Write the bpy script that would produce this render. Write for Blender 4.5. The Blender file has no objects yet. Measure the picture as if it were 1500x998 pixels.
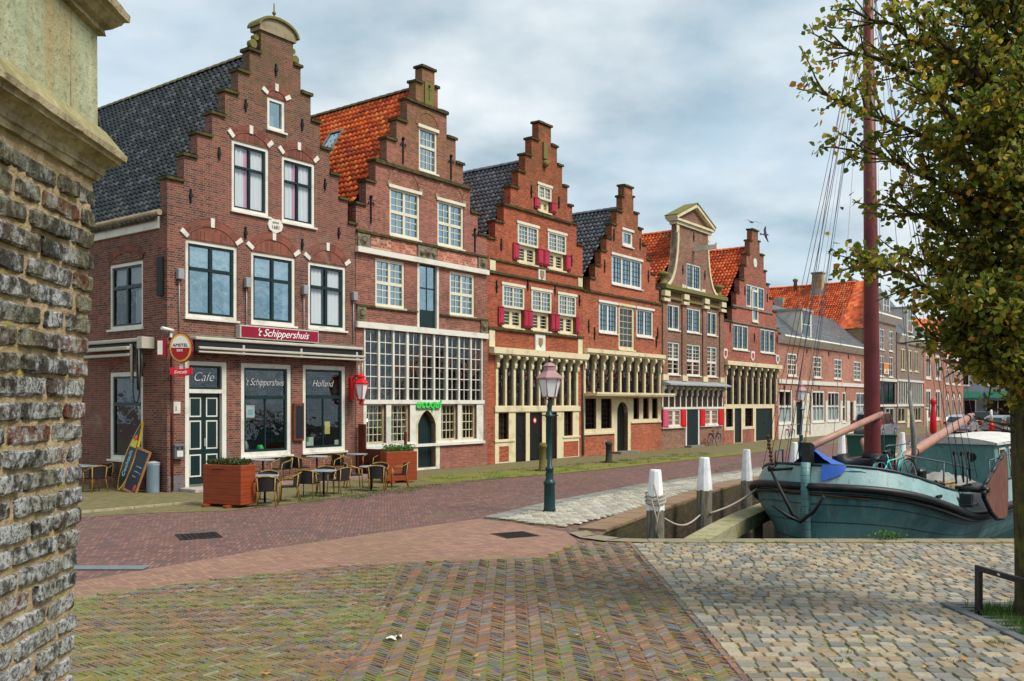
import bpy, math, random
from mathutils import Vector, Matrix
from mathutils.geometry import tessellate_polygon
R = math.radians
rnd = random.Random(7)
scene = bpy.context.scene
COL = scene.collection

# ------------------------------------------------------------------ camera
cam_d = bpy.data.cameras.new('camera'); cam = bpy.data.objects.new('camera', cam_d); COL.objects.link(cam)
cam.location = (0, 0, 2.4); cam.rotation_euler = (R(90), 0, 0)
cam_d.sensor_width = 36; cam_d.lens = 32.0; cam_d.shift_y = 0.0613; cam_d.clip_start = 0.05; cam_d.clip_end = 3000
scene.camera = cam
# ------------------------------------------------------------------ light
SUN_EL, SUN_AZ = 52, 118          # azimuth clockwise from +Y
world = bpy.data.worlds.new('World'); scene.world = world; world.use_nodes = True
wn, wl = world.node_tree.nodes, world.node_tree.links
for n in list(wn): wn.remove(n)
w_out = wn.new('ShaderNodeOutputWorld'); w_bg = wn.new('ShaderNodeBackground')
sky = wn.new('ShaderNodeTexSky'); sky.sky_type = 'NISHITA'; sky.sun_disc = False
sky.sun_elevation = R(SUN_EL); sky.sun_rotation = R(SUN_AZ); sky.air_density = 1.2; sky.dust_density = 1.5
w_bg.inputs['Strength'].default_value = 0.092
tc = wn.new('ShaderNodeTexCoord')
sep = wn.new('ShaderNodeSeparateXYZ'); wl.new(tc.outputs['Generated'], sep.inputs[0])
def wmath(op, a, b):
    m = wn.new('ShaderNodeMath'); m.operation = op
    for i, q in enumerate((a, b)):
        if isinstance(q, (int, float)): m.inputs[i].default_value = q
        else: wl.new(q, m.inputs[i])
    return m.outputs[0]
den = wmath('ADD', wmath('MAXIMUM', sep.outputs['Z'], 0.0), 0.22)
cmb = wn.new('ShaderNodeCombineXYZ')
wl.new(wmath('DIVIDE', sep.outputs['X'], den), cmb.inputs[0]); wl.new(wmath('DIVIDE', sep.outputs['Y'], den), cmb.inputs[1])
n1 = wn.new('ShaderNodeTexNoise'); n1.inputs['Scale'].default_value = 1.0; n1.inputs['Detail'].default_value = 7; n1.inputs['Roughness'].default_value = 0.52
n1.inputs['Distortion'].default_value = 0.25
wl.new(cmb.outputs[0], n1.inputs['Vector'])
n2 = wn.new('ShaderNodeTexNoise'); n2.inputs['Scale'].default_value = 2.1; n2.inputs['Detail'].default_value = 6; n2.inputs['Roughness'].default_value = 0.5
wl.new(cmb.outputs[0], n2.inputs['Vector'])
r1 = wn.new('ShaderNodeValToRGB'); r1.color_ramp.elements[0].position = 0.30; r1.color_ramp.elements[1].position = 0.52
wl.new(n1.outputs['Fac'], r1.inputs[0])
r2 = wn.new('ShaderNodeValToRGB')      # cloud body: grey blue to white
r2.color_ramp.elements[0].position = 0.36; r2.color_ramp.elements[0].color = (2.05, 2.75, 3.25, 1)
r2.color_ramp.elements[1].position = 0.66; r2.color_ramp.elements[1].color = (5.05, 5.3, 5.45, 1)
wl.new(n2.outputs['Fac'], r2.inputs[0])
mx0 = wn.new('ShaderNodeMixRGB'); mx0.inputs[0].default_value = 0.75; mx0.inputs[2].default_value = (2.5, 3.5, 4.2, 1)   # thin high veil over the blue
wl.new(sky.outputs[0], mx0.inputs[1])
mx = wn.new('ShaderNodeMixRGB'); wl.new(r1.outputs[0], mx.inputs[0]); wl.new(mx0.outputs[0], mx.inputs[1]); wl.new(r2.outputs[0], mx.inputs[2])
wl.new(mx.outputs[0], w_bg.inputs['Color']); wl.new(w_bg.outputs[0], w_out.inputs[0])
sun_d = bpy.data.lights.new('sun', 'SUN'); sun_d.energy = 2.0; sun_d.angle = R(22); sun_d.color = (1.0, 0.95, 0.87)
sun = bpy.data.objects.new('sun', sun_d); COL.objects.link(sun)
sv = Vector((math.sin(R(SUN_AZ)) * math.cos(R(SUN_EL)), math.cos(R(SUN_AZ)) * math.cos(R(SUN_EL)), math.sin(R(SUN_EL))))
sun.rotation_euler = sv.to_track_quat('Z', 'Y').to_euler(); sun.location = (0, 0, 60)
scene.view_settings.view_transform = 'Standard'; scene.view_settings.look = 'None'
scene.view_settings.gamma = 1.0; scene.view_settings.exposure = 1.08; scene.view_settings.use_curve_mapping = False
scene.cycles.max_bounces = 6; scene.cycles.diffuse_bounces = 3; scene.cycles.glossy_bounces = 3; scene.cycles.transparent_max_bounces = 10
scene.cycles.caustics_reflective = False; scene.cycles.caustics_refractive = False

# ------------------------------------------------------------------ materials
def new_mat(name):
    m = bpy.data.materials.new(name); m.use_nodes = True
    return m, m.node_tree.nodes, m.node_tree.links, m.node_tree.nodes['Principled BSDF']
def srgb(r, g, b):
    f = lambda c: (c / 255 / 12.92) if c / 255 <= 0.04045 else ((c / 255 + 0.055) / 1.055) ** 2.4
    return (f(r), f(g), f(b), 1)
class NG:
    """tiny node-wiring helper"""
    def __init__(s, name):
        s.m, s.n, s.l, s.b = new_mat(name)
    def put(s, inp, v):
        if isinstance(v, bpy.types.NodeSocket): s.l.new(v, inp)
        else: inp.default_value = v
    def math(s, op, a, b=0.0, c=None):
        m = s.n.new('ShaderNodeMath'); m.operation = op; s.put(m.inputs[0], a); s.put(m.inputs[1], b)
        if c is not None: s.put(m.inputs[2], c)
        return m.outputs[0]
    def mix(s, f, a, b, mode='MIX'):
        m = s.n.new('ShaderNodeMixRGB'); m.blend_type = mode; s.put(m.inputs[0], f); s.put(m.inputs[1], a); s.put(m.inputs[2], b); return m.outputs[0]
    def noise(s, vec, scale, detail=4, rough=0.55, dist=0):
        n = s.n.new('ShaderNodeTexNoise'); n.inputs['Scale'].default_value = scale; n.inputs['Detail'].default_value = detail
        n.inputs['Roughness'].default_value = rough; n.inputs['Distortion'].default_value = dist
        if vec is not None: s.l.new(vec, n.inputs['Vector'])
        return n.outputs['Fac']
    def white(s, vec):
        n = s.n.new('ShaderNodeTexWhiteNoise'); n.noise_dimensions = '3D'; s.l.new(vec, n.inputs['Vector']); return n.outputs['Value'], n.outputs['Color']
    def ramp(s, f, stops, const=False):
        n = s.n.new('ShaderNodeValToRGB'); cr = n.color_ramp
        if const: cr.interpolation = 'CONSTANT'
        while len(cr.elements) < len(stops): cr.elements.new(0.5)
        for e, (p, c) in zip(cr.elements, stops):
            e.position = p; e.color = c if len(c) == 4 else (*c, 1)
        s.put(n.inputs[0], f); return n.outputs[0]
    def step(s, f, a, b):
        n = s.n.new('ShaderNodeMapRange'); n.clamp = True; s.put(n.inputs[0], f); n.inputs[1].default_value = a; n.inputs[2].default_value = b; return n.outputs[0]
    def obj(s): return s.n.new('ShaderNodeTexCoord').outputs['Object']
    def pos(s): return s.n.new('ShaderNodeNewGeometry').outputs['Position']
    def uv(s): return s.n.new('ShaderNodeTexCoord').outputs['UV']
    def attr(s, name='rnd'):
        n = s.n.new('ShaderNodeAttribute'); n.attribute_name = name; return n.outputs['Fac']
    def sep(s, v):
        n = s.n.new('ShaderNodeSeparateXYZ'); s.l.new(v, n.inputs[0]); return n.outputs
    def comb(s, x=0.0, y=0.0, z=0.0):
        n = s.n.new('ShaderNodeCombineXYZ')
        for i, v in enumerate((x, y, z)): s.put(n.inputs[i], v)
        return n.outputs[0]
    def mapping(s, v, rot=(0, 0, 0), scale=(1, 1, 1)):
        n = s.n.new('ShaderNodeMapping'); s.l.new(v, n.inputs[0]); n.inputs['Rotation'].default_value = rot; n.inputs['Scale'].default_value = scale; return n.outputs[0]
    def bump(s, h, strength=0.5, dist=0.02):
        n = s.n.new('ShaderNodeBump'); n.inputs['Strength'].default_value = strength; n.inputs['Distance'].default_value = dist
        s.l.new(h, n.inputs['Height']); s.l.new(n.outputs[0], s.b.inputs['Normal'])
    def fin(s, col, rough=0.6, spec=0.3, metal=0.0):
        s.put(s.b.inputs['Base Color'], col); s.put(s.b.inputs['Roughness'], rough); s.b.inputs['Specular IOR Level'].default_value = spec
        s.b.inputs['Metallic'].default_value = metal
        return s.m
def paint(name, col, rough=0.45, var=0.18, scale=3.0, spec=0.35, metal=0.0, dirt=None):
    """painted or plain surface with weathering"""
    g = NG(name); p = g.pos()
    nz = g.noise(p, scale, 6, 0.6); fine = g.noise(p, scale * 9, 3, 0.6)
    dark = tuple(c * (1 - 2.2 * var) for c in col[:3]) + (1,)
    c = g.mix(g.step(nz, 0.35, 0.75), col, dark) if dirt is None else g.mix(g.step(nz, 0.5, 0.72), col, dirt)
    c = g.mix(g.math('MULTIPLY', g.step(fine, 0.45, 0.7), var), c, dark)
    g.bump(fine, 0.15, 0.01)
    return g.fin(c, rough, spec, metal)
def brick(name, cols, mortar, course=0.062, length=0.235, moss=None, moss_z=None, stain=0.3, weather=(0.06, 0.045, 0.035)):
    stain = stain * 1.25 + 0.08
    """brickwork on metre UVs: cols are the brick tones drawn per brick"""
    g = NG(name); uv = g.uv(); s = g.sep(uv)
    row = g.math('FLOOR', g.math('DIVIDE', s[1], course))
    fz = g.math('FRACT', g.math('DIVIDE', s[1], course))
    odd = g.math('MODULO', g.math('ABSOLUTE', row), 2.0)
    # alternate stretcher and header courses (cross bond)
    ln = g.math('SUBTRACT', length, g.math('MULTIPLY', odd, length * 0.5))
    xs = g.math('DIVIDE', g.math('ADD', s[0], g.math('MULTIPLY', odd, length * 0.25)), ln)
    ix = g.math('FLOOR', xs); fx = g.math('FRACT', xs)
    rv, rc = g.white(g.comb(ix, row, odd))
    dx = g.math('MULTIPLY', g.math('MINIMUM', fx, g.math('SUBTRACT', 1.0, fx)), ln)
    dz = g.math('MULTIPLY', g.math('MINIMUM', fz, g.math('SUBTRACT', 1.0, fz)), course)
    d = g.math('MINIMUM', dx, dz)
    wob = g.math('MULTIPLY', g.math('SUBTRACT', g.noise(g.obj(), 40, 2), 0.5), 0.006)
    inb = g.step(g.math('ADD', d, wob), 0.0035, 0.0075)
    k = len(cols)
    bc = g.ramp(rv, [(i / k, c) for i, c in enumerate(cols)], const=True)
    o = g.obj()
    big = g.noise(o, 0.45, 6, 0.6, 0.4); mid = g.noise(o, 3.0, 5, 0.65)
    bc = g.mix(g.math('MULTIPLY', g.step(mid, 0.42, 0.8), 0.34), bc, (*weather, 1))
    c = g.mix(inb, mortar, bc)
    c = g.mix(g.math('MULTIPLY', g.step(big, 0.46, 0.72), stain), c, (*weather, 1))
    streak = g.noise(g.mapping(o, scale=(2.5, 2.5, 0.22)), 1.0, 4, 0.6)
    c = g.mix(g.math('MULTIPLY', g.step(streak, 0.55, 0.78), stain * 0.8), c, (weather[0] * 1.4, weather[1] * 1.3, weather[2], 1))
    patch = g.noise(o, 0.33, 3, 0.5, 0.8); c = g.mix(g.math('MULTIPLY', g.step(patch, 0.52, 0.56), 0.22), c, tuple(min(1, q * 1.5 + 0.02) for q in cols[0][:3]) + (1,))
    salt = g.noise(o, 0.8, 5, 0.7, 1.0)
    c = g.mix(g.math('MULTIPLY', g.step(salt, 0.58, 0.72), 0.22), c, (0.42, 0.36, 0.30, 1))
    if moss:
        z = g.sep(o)[2]; ms = g.noise(o, 2.4, 5, 0.65)
        f = g.math('MULTIPLY', g.step(z, moss_z[0], moss_z[1]), g.step(ms, 0.36, 0.60))
        c = g.mix(g.math('MULTIPLY', f, 0.75), c, (*moss, 1))
    g.bump(g.math('ADD', inb, g.math('MULTIPLY', mid, 0.4)), 0.55, 0.008)
    return g.fin(c, 0.82, 0.2)
def herring(name, cols, joint, W=0.055, n=4, rot=45, moss=(0.08, 0.10, 0.02), moss_amt=0.5, dirt=(0.07, 0.05, 0.04), joint_w=0.09, leaf=None, bumpd=0.008):
    """herringbone clinker paving in world metres"""
    g = NG(name); p = g.pos()
    v = g.mapping(p, rot=(0, 0, R(rot)), scale=(1 / W, 1 / W, 1)); s = g.sep(v)
    ix = g.math('FLOOR', s[0]); iy = g.math('FLOOR', s[1]); fx = g.math('FRACT', s[0]); fy = g.math('FRACT', s[1])
    k = g.math('FLOORED_MODULO', g.math('SUBTRACT', ix, iy), 2.0 * n)
    H = g.math('LESS_THAN', k, n - 0.5)
    kv = g.math('SUBTRACT', 2.0 * n - 1, k)
    def sel(a, b):   # H ? a : b
        return g.math('ADD', g.math('MULTIPLY', H, a), g.math('MULTIPLY', g.math('SUBTRACT', 1.0, H), b))
    u = sel(g.math('ADD', k, fx), g.math('ADD', kv, fy)); w = sel(fy, fx)
    bx = sel(g.math('SUBTRACT', ix, k), ix); by = sel(iy, g.math('SUBTRACT', iy, kv))
    rv, rc = g.white(g.comb(bx, by, H))
    d = g.math('MINIMUM', g.math('MINIMUM', u, g.math('SUBTRACT', float(n), u)), g.math('MINIMUM', w, g.math('SUBTRACT', 1.0, w)))
    inb = g.step(d, joint_w * 0.5, joint_w * 1.6)
    kk = len(cols); bc = g.ramp(rv, [(i / kk, c) for i, c in enumerate(cols)], const=True)
    big = g.noise(p, 0.35, 6, 0.6, 0.5); mid = g.noise(p, 2.2, 5, 0.65); fine = g.noise(p, 26, 4, 0.7)
    bc = g.mix(g.math('MULTIPLY', g.step(fine, 0.42, 0.7), 0.5), bc, (*dirt, 1))
    c = g.mix(inb, joint, bc)
    c = g.mix(g.math('MULTIPLY', g.step(big, 0.42, 0.7), 0.35), c, (*dirt, 1))
    mf = g.math('MULTIPLY', g.step(g.math('ADD', g.math('MULTIPLY', mid, 0.6), g.math('MULTIPLY', big, 0.6)), 0.70 - 0.28 * moss_amt, 0.82 - 0.22 * moss_amt),
                g.math('ADD', 0.35, g.math('MULTIPLY', g.math('SUBTRACT', 1.0, inb), 0.65)))
    mf = g.math('MULTIPLY', mf, g.step(g.noise(p, 14, 4, 0.7), 0.35, 0.6))
    c = g.mix(mf, c, (*moss, 1))
    g.bump(g.math('ADD', inb, g.math('MULTIPLY', fine, 0.5)), 0.6, bumpd)
    return g.fin(c, g.math('SUBTRACT', 0.85, g.math('MULTIPLY', inb, 0.15)), 0.25)
def tile(name, cols, moss=None, spec=0.35, rough=0.5, mossamt=0.4):
    """pantiles: one random tone per tile from metre UVs"""
    g = NG(name); uv = g.uv(); s = g.sep(uv)
    rv, rc = g.white(g.comb(g.math('FLOOR', g.math('DIVIDE', s[0], 0.25)), g.math('FLOOR', g.math('DIVIDE', s[1], 0.34)), 0.0))
    k = len(cols); c = g.ramp(rv, [(i / k, q) for i, q in enumerate(cols)], const=True)
    o = g.obj(); nz = g.noise(o, 6, 5, 0.65); big = g.noise(o, 0.7, 5, 0.6)
    c = g.mix(g.math('MULTIPLY', g.step(nz, 0.45, 0.72), 0.55), c, tuple(x * 0.35 for x in cols[0][:3]) + (1,))
    if moss: c = g.mix(g.math('MULTIPLY', g.step(g.math('ADD', g.math('MULTIPLY', big, 0.7), g.math('MULTIPLY', nz, 0.45)), 0.60, 0.78), mossamt), c, (*moss, 1))
    g.bump(nz, 0.25, 0.01)
    return g.fin(c, rough, spec)
def glass(name, refl=0.22, tint=(0.85, 0.9, 0.9), wav=0.03, gcol=(0.84, 0.95, 1, 1)):
    g = NG(name); g.n.remove(g.b)
    out = g.n['Material Output']
    gl = g.n.new('ShaderNodeBsdfGlossy'); gl.inputs['Roughness'].default_value = 0.02; gl.inputs['Color'].default_value = gcol
    tr = g.n.new('ShaderNodeBsdfTransparent'); tr.inputs[0].default_value = (*tint, 1)
    mix = g.n.new('ShaderNodeMixShader'); lw = g.n.new('ShaderNodeLayerWeight'); lw.inputs[0].default_value = 0.5
    f = g.math('MINIMUM', g.math('ADD', refl + 0.04, g.math('MULTIPLY', g.math('POWER', lw.outputs['Facing'], 5.0), 0.85)), 1.0)
    g.l.new(f, mix.inputs[0]); g.l.new(tr.outputs[0], mix.inputs[1]); g.l.new(gl.outputs[0], mix.inputs[2]); g.l.new(mix.outputs[0], out.inputs[0])
    nz = g.noise(g.obj(), 1.6, 3, 0.5); b = g.n.new('ShaderNodeBump'); b.inputs['Strength'].default_value = wav; b.inputs['Distance'].default_value = 0.3
    g.l.new(nz, b.inputs['Height']); g.l.new(b.outputs[0], gl.inputs['Normal'])
    return g.m
def S(*a): return srgb(*a)
M = {}
BR1 = brick('purple brown brick', [S(120, 70, 58), S(98, 58, 52), S(136, 82, 66), S(84, 52, 48), S(126, 72, 56), S(106, 72, 62)], S(150, 128, 112), moss=(0.10, 0.08, 0.03), moss_z=(9.0, 13.0), stain=0.25)
BR1U = BR1
BR2 = brick('rose brown brick', [S(142, 84, 72), S(122, 72, 62), S(156, 96, 82), S(108, 64, 56), S(134, 76, 60)], S(160, 130, 112), moss=(0.16, 0.11, 0.02), moss_z=(9.6, 14.0), stain=0.2)
BR3 = brick('bright red brick', [S(160, 76, 50), S(142, 64, 42), S(174, 88, 58), S(122, 56, 42), S(150, 70, 48)], S(156, 110, 82), moss=(0.10, 0.07, 0.02), moss_z=(9.5, 14.0), stain=0.28, weather=(0.09, 0.04, 0.022))
BR4 = brick('orange red brick', [S(164, 82, 56), S(146, 70, 48), S(178, 96, 66), S(128, 62, 46)], S(164, 122, 94), moss=(0.08, 0.06, 0.02), moss_z=(8.6, 12.5), stain=0.25, weather=(0.10, 0.05, 0.03))
BR5 = brick('brown clinker brick', [S(134, 92, 74), S(118, 80, 66), S(146, 102, 82), S(108, 72, 58)], S(160, 136, 116), stain=0.15)
BR6 = brick('dusty red brick', [S(158, 82, 66), S(140, 70, 56), S(172, 96, 78), S(124, 62, 52)], S(166, 128, 108), moss=(0.09, 0.07, 0.03), moss_z=(9.0, 13), stain=0.2)
BR7 = brick('pale red brick', [S(172, 112, 94), S(156, 98, 82), S(184, 124, 104), S(142, 90, 76)], S(176, 144, 124), stain=0.15)
BR8 = brick('grey brown brick', [S(128, 108, 100), S(112, 94, 88), S(142, 120, 110)], S(156, 142, 130), stain=0.15)
BRY = brick('yellow brick', [S(168, 138, 88), S(150, 120, 76), S(178, 150, 100)], S(170, 150, 120), stain=0.2)
ARCHB = brick('arch brick', [S(124, 68, 54), S(108, 58, 48), S(136, 76, 60)], S(120, 96, 84), course=0.3, length=0.12, stain=0.1)
T_BLACK = tile('glazed black pantile', [(0.012, 0.013, 0.014, 1), (0.05, 0.055, 0.058, 1), (0.008, 0.009, 0.01, 1), (0.025, 0.026, 0.026, 1), (0.09, 0.095, 0.095, 1), (0.014, 0.015, 0.016, 1)], moss=(0.10, 0.095, 0.05), spec=0.9, rough=0.26, mossamt=0.35)  # paler tile tones stand in for glints on the glaze
T_ORANGE = tile('orange pantile', [S(226, 104, 42), S(212, 90, 36), S(234, 124, 58), S(186, 74, 36), S(218, 98, 46), S(160, 70, 40)], moss=(0.07, 0.045, 0.03), rough=0.6, mossamt=0.5)
T_BLUE = tile('blue grey pantile', [S(84, 88, 96), S(68, 72, 80), S(102, 104, 110), S(76, 72, 74)], moss=(0.09, 0.08, 0.05), spec=0.5, rough=0.38, mossamt=0.35)
T_SLATE = tile('slate', [S(84, 88, 92), S(70, 74, 80), S(98, 100, 104)], moss=(0.08, 0.08, 0.07), rough=0.5)
CREAM = paint('cream paint', S(212, 199, 162), 0.45, 0.14, 2.0, dirt=S(176, 160, 126))
WHITE = paint('white paint', S(214, 210, 198), 0.42, 0.12, 2.0, dirt=S(180, 176, 162))
GREEN = paint('dark green paint', S(22, 44, 46), 0.35, 0.15, 3.0)
BLACKP = paint('black paint', S(24, 26, 27), 0.4, 0.2, 3.0)
IRON = paint('black iron', S(22, 22, 24), 0.55, 0.25, 8.0)
STONE = paint('weathered sandstone', S(146, 134, 108), 0.85, 0.2, 4.0, dirt=S(118, 110, 86), spec=0.2)
GREYST = paint('grey stone', S(128, 124, 114), 0.85, 0.2, 3.0, spec=0.2)
def mossy(name, base, mossc, lo=0.42, hi=0.62):
    g = NG(name); p = g.pos(); nz = g.noise(p, 5, 6, 0.65); f2 = g.noise(p, 30, 3, 0.7)
    c = g.mix(g.step(nz, lo, hi), base, mossc); c = g.mix(g.math('MULTIPLY', g.step(f2, 0.45, 0.7), 0.5), c, tuple(q * 0.45 for q in base[:3]) + (1,))
    g.bump(g.math('ADD', nz, g.math('MULTIPLY', f2, 0.5)), 0.6, 0.03); return g.fin(c, 0.9, 0.15)
COPING = mossy('mossy coping stone', S(66, 58, 46), S(92, 88, 42))
MOSSST = mossy('yellow mossy stone', S(120, 108, 74), S(112, 116, 48))
REDSH = paint('crimson paint', S(176, 40, 66), 0.45, 0.12, 3)
PINKSH = paint('faded pink paint', S(204, 84, 118), 0.45, 0.12, 3)
SCARLET = paint('scarlet paint', S(206, 24, 36), 0.4, 0.1, 3)
LEAD = paint('lead sheet', S(150, 156, 156), 0.5, 0.12, 2)
GL_SKY = glass('upper window glass', 0.46, (0.5, 0.58, 0.62), 0.04, (0.66, 0.9, 1, 1))
GL_CLEAR = glass('clear window glass', 0.07, (0.93, 0.95, 0.95))
GL_LOW = glass('shop window glass', 0.075, (0.72, 0.78, 0.78), 0.05)
GL_DARK = glass('dark old glass', 0.07, (0.5, 0.52, 0.52), 0.08)
def cloth(name, col, stripes=None):
    g = NG(name); u = g.sep(g.uv())[0]
    w = g.n.new('ShaderNodeTexWave'); w.inputs['Scale'].default_value = 2.2; w.inputs['Distortion'].default_value = 1.5; g.l.new(g.uv(), w.inputs['Vector'])
    c = g.mix(g.math('MULTIPLY', w.outputs['Fac'], 0.25), col, tuple(q * 0.6 for q in col[:3]) + (1,)); return g.fin(c, 0.9, 0.1)
CURT = cloth('white net curtain', (0.68, 0.70, 0.72, 1)); CURTP = cloth('pink curtain', S(214, 150, 176)); BLIND = cloth('grey blind', (0.74, 0.78, 0.80, 1))
ROOMD = paint('indoor shade black', (0.035, 0.032, 0.03, 1), 0.9, 0.1, 1)  # near-black colour stands in for the shade indoors
WOODB = paint('brown varnished wood', S(120, 58, 34), 0.5, 0.2, 6)

# ------------------------------------------------------------------ mesh builder
class MB:
    def __init__(s, M=None):
        s.v = []; s.f = []; s.uv = []; s.r = []; s.mi = []; s.sm = []; s.M = M; s.cr = 0.0; s.cm = 0; s.cs = False
    def av(s, p):
        p = Vector(p); s.v.append(tuple(s.M @ p) if s.M is not None else tuple(p)); return len(s.v) - 1
    def face(s, idx, uv=None, r=None):
        s.f.append(tuple(idx)); s.uv.append(uv); s.r.append(s.cr if r is None else r); s.mi.append(s.cm); s.sm.append(s.cs)
    def poly(s, pts, uv=None): s.face([s.av(p) for p in pts], uv)
    def box(s, x0, x1, y0, y1, z0, z1):
        i = [s.av(p) for p in ((x0, y0, z0), (x1, y0, z0), (x1, y1, z0), (x0, y1, z0), (x0, y0, z1), (x1, y0, z1), (x1, y1, z1), (x0, y1, z1))]
        for q in ((0, 3, 2, 1), (4, 5, 6, 7), (0, 1, 5, 4), (1, 2, 6, 5), (2, 3, 7, 6), (3, 0, 4, 7)): s.face([i[k] for k in q])
    def bbox(s, x0, x1, y0, y1, z0, z1, b=0.01):
        """box with chamfered edges"""
        pts = []
        for sx in (0, 1):
            for sy in (0, 1):
                for sz in (0, 1):
                    c = ((x0, x1)[sx], (y0, y1)[sy], (z0, z1)[sz]); d = (b if sx == 0 else -b, b if sy == 0 else -b, b if sz == 0 else -b)
                    pts.append([s.av((c[0], c[1] + d[1], c[2] + d[2])), s.av((c[0] + d[0], c[1], c[2] + d[2])), s.av((c[0] + d[0], c[1] + d[1], c[2]))])
        P = lambda a, bb, c: pts[a * 4 + bb * 2 + c]
        for q in (0, 1):
            s.face([P(q, 0, 0)[0], P(q, 1, 0)[0], P(q, 1, 1)[0], P(q, 0, 1)[0]])
            s.face([P(0, q, 0)[1], P(1, q, 0)[1], P(1, q, 1)[1], P(0, q, 1)[1]])
            s.face([P(0, 0, q)[2], P(1, 0, q)[2], P(1, 1, q)[2], P(0, 1, q)[2]])
        for a in (0, 1):
            for c in (0, 1):
                s.face([P(0, a, c)[1], P(1, a, c)[1], P(1, a, c)[2], P(0, a, c)[2]])
                s.face([P(a, 0, c)[0], P(a, 1, c)[0], P(a, 1, c)[2], P(a, 0, c)[2]])
                s.face([P(a, c, 0)[0], P(a, c, 1)[0], P(a, c, 1)[1], P(a, c, 0)[1]])
        for k in range(8): s.face(pts[k])
    def prism(s, outline, y0, y1, holes=(), back=True, o=(0, 0, 0), ax=(1, 0, 0), az=(0, 0, 1), ay=(0, 1, 0)):
        """polygon in the (ax, az) plane pushed from y0 to y1 along ay, with holes"""
        o, ax, az, ay = Vector(o), Vector(ax), Vector(az), Vector(ay)
        P = lambda p, y: o + ax * p[0] + az * p[1] + ay * y
        loops = [[Vector((p[0], p[1], 0)) for p in lp] for lp in [outline, *holes]]
        tris = tessellate_polygon(loops); flat = [p for lp in loops for p in lp]
        ids = [s.av(P(p, y0)) for p in flat]
        for t in tris: s.face([ids[k] for k in t])
        idb = [s.av(P(p, y1)) for p in flat]
        if back:
            for t in tris: s.face([idb[k] for k in reversed(t)])
        k = 0
        for lp in loops:
            n = len(lp)
            for j in range(n): s.face([ids[k + j], ids[k + (j + 1) % n], idb[k + (j + 1) % n], idb[k + j]])
            k += n
    def tube(s, pts, rad, n=8, caps=True, closed=False, smooth=True):
        pts = [Vector(p) for p in pts]; m = len(pts)
        if not hasattr(rad, '__len__'): rad = [rad] * m
        rings = []; prev = None; cs = s.cs; s.cs = smooth
        for i, p in enumerate(pts):
            if closed: t = pts[(i + 1) % m] - pts[i - 1]
            else: t = pts[min(i + 1, m - 1)] - pts[max(i - 1, 0)]
            if t.length < 1e-9: t = Vector((0, 0, 1))
            t.normalize()
            if prev is None:
                a = Vector((0, 0, 1)) if abs(t.z) < 0.9 else Vector((1, 0, 0)); u = t.cross(a).normalized()
            else:
                u = prev - t * prev.dot(t)
                u = u.normalized() if u.length > 1e-6 else t.orthogonal().normalized()
            prev = u; w = t.cross(u)
            rings.append([s.av(p + (u * math.cos(2 * math.pi * k / n) + w * math.sin(2 * math.pi * k / n)) * rad[i]) for k in range(n)])
        for i in range(m if closed else m - 1):
            a, b = rings[i], rings[(i + 1) % m]
            for k in range(n): s.face([a[k], a[(k + 1) % n], b[(k + 1) % n], b[k]])
        s.cs = cs
        if caps and not closed: s.face(rings[0][::-1]); s.face(rings[-1])
    def lathe(s, prof, c=(0, 0, 0), n=16, smooth=True, axis='z', ang=0.0):
        c = Vector(c); rings = []; cs = s.cs; s.cs = smooth
        for r, z in prof:
            ring = []
            for k in range(n):
                a = 2 * math.pi * k / n + ang
                d = (r * math.cos(a), r * math.sin(a), z)
                if axis == 'y': d = (d[0], z, d[1])
                if axis == 'x': d = (z, d[0], d[1])
                ring.append(s.av(c + Vector(d)))
            rings.append(ring)
        for a, b in zip(rings, rings[1:]):
            for k in range(n): s.face([a[k], a[(k + 1) % n], b[(k + 1) % n], b[k]])
        s.cs = cs; s.face(rings[0][::-1]); s.face(rings[-1])
    def grid(s, fn, nu, nv, uvfn=None, smooth=True):
        cs = s.cs; s.cs = smooth
        ids = [[s.av(fn(i / nu, j / nv)) for j in range(nv + 1)] for i in range(nu + 1)]
        for i in range(nu):
            for j in range(nv):
                uv = [uvfn(a / nu, b / nv) for a, b in ((i, j), (i + 1, j), (i + 1, j + 1), (i, j + 1))] if uvfn else None
                s.face([ids[i][j], ids[i + 1][j], ids[i + 1][j + 1], ids[i][j + 1]], uv)
        s.cs = cs
    def ball(s, c, r, n=10, m=6, sq=(1, 1, 1)):
        c = Vector(c)
        s.grid(lambda u, v: c + Vector((r * sq[0] * math.sin(math.pi * v) * math.cos(2 * math.pi * u), r * sq[1] * math.sin(math.pi * v) * math.sin(2 * math.pi * u), r * sq[2] * math.cos(math.pi * v))), n, m)
    def build_each(s, name, mat, parent=None):
        """one object for every loose piece"""
        par = list(range(len(s.v)))
        def root(a):
            while par[a] != a: par[a] = par[par[a]]; a = par[a]
            return a
        for f in s.f:
            for k in f[1:]: par[root(k)] = root(f[0])
        groups = {}
        for i, f in enumerate(s.f): groups.setdefault(root(f[0]), []).append(i)
        for ids in groups.values():
            m = MB(); remap = {}
            for i in ids:
                q = []
                for k in s.f[i]:
                    if k not in remap: remap[k] = len(m.v); m.v.append(s.v[k])
                    q.append(remap[k])
                m.f.append(tuple(q)); m.uv.append(s.uv[i]); m.r.append(s.r[i]); m.mi.append(s.mi[i]); m.sm.append(s.sm[i])
            o = m.build(name, mat, parent)
        return o
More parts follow.
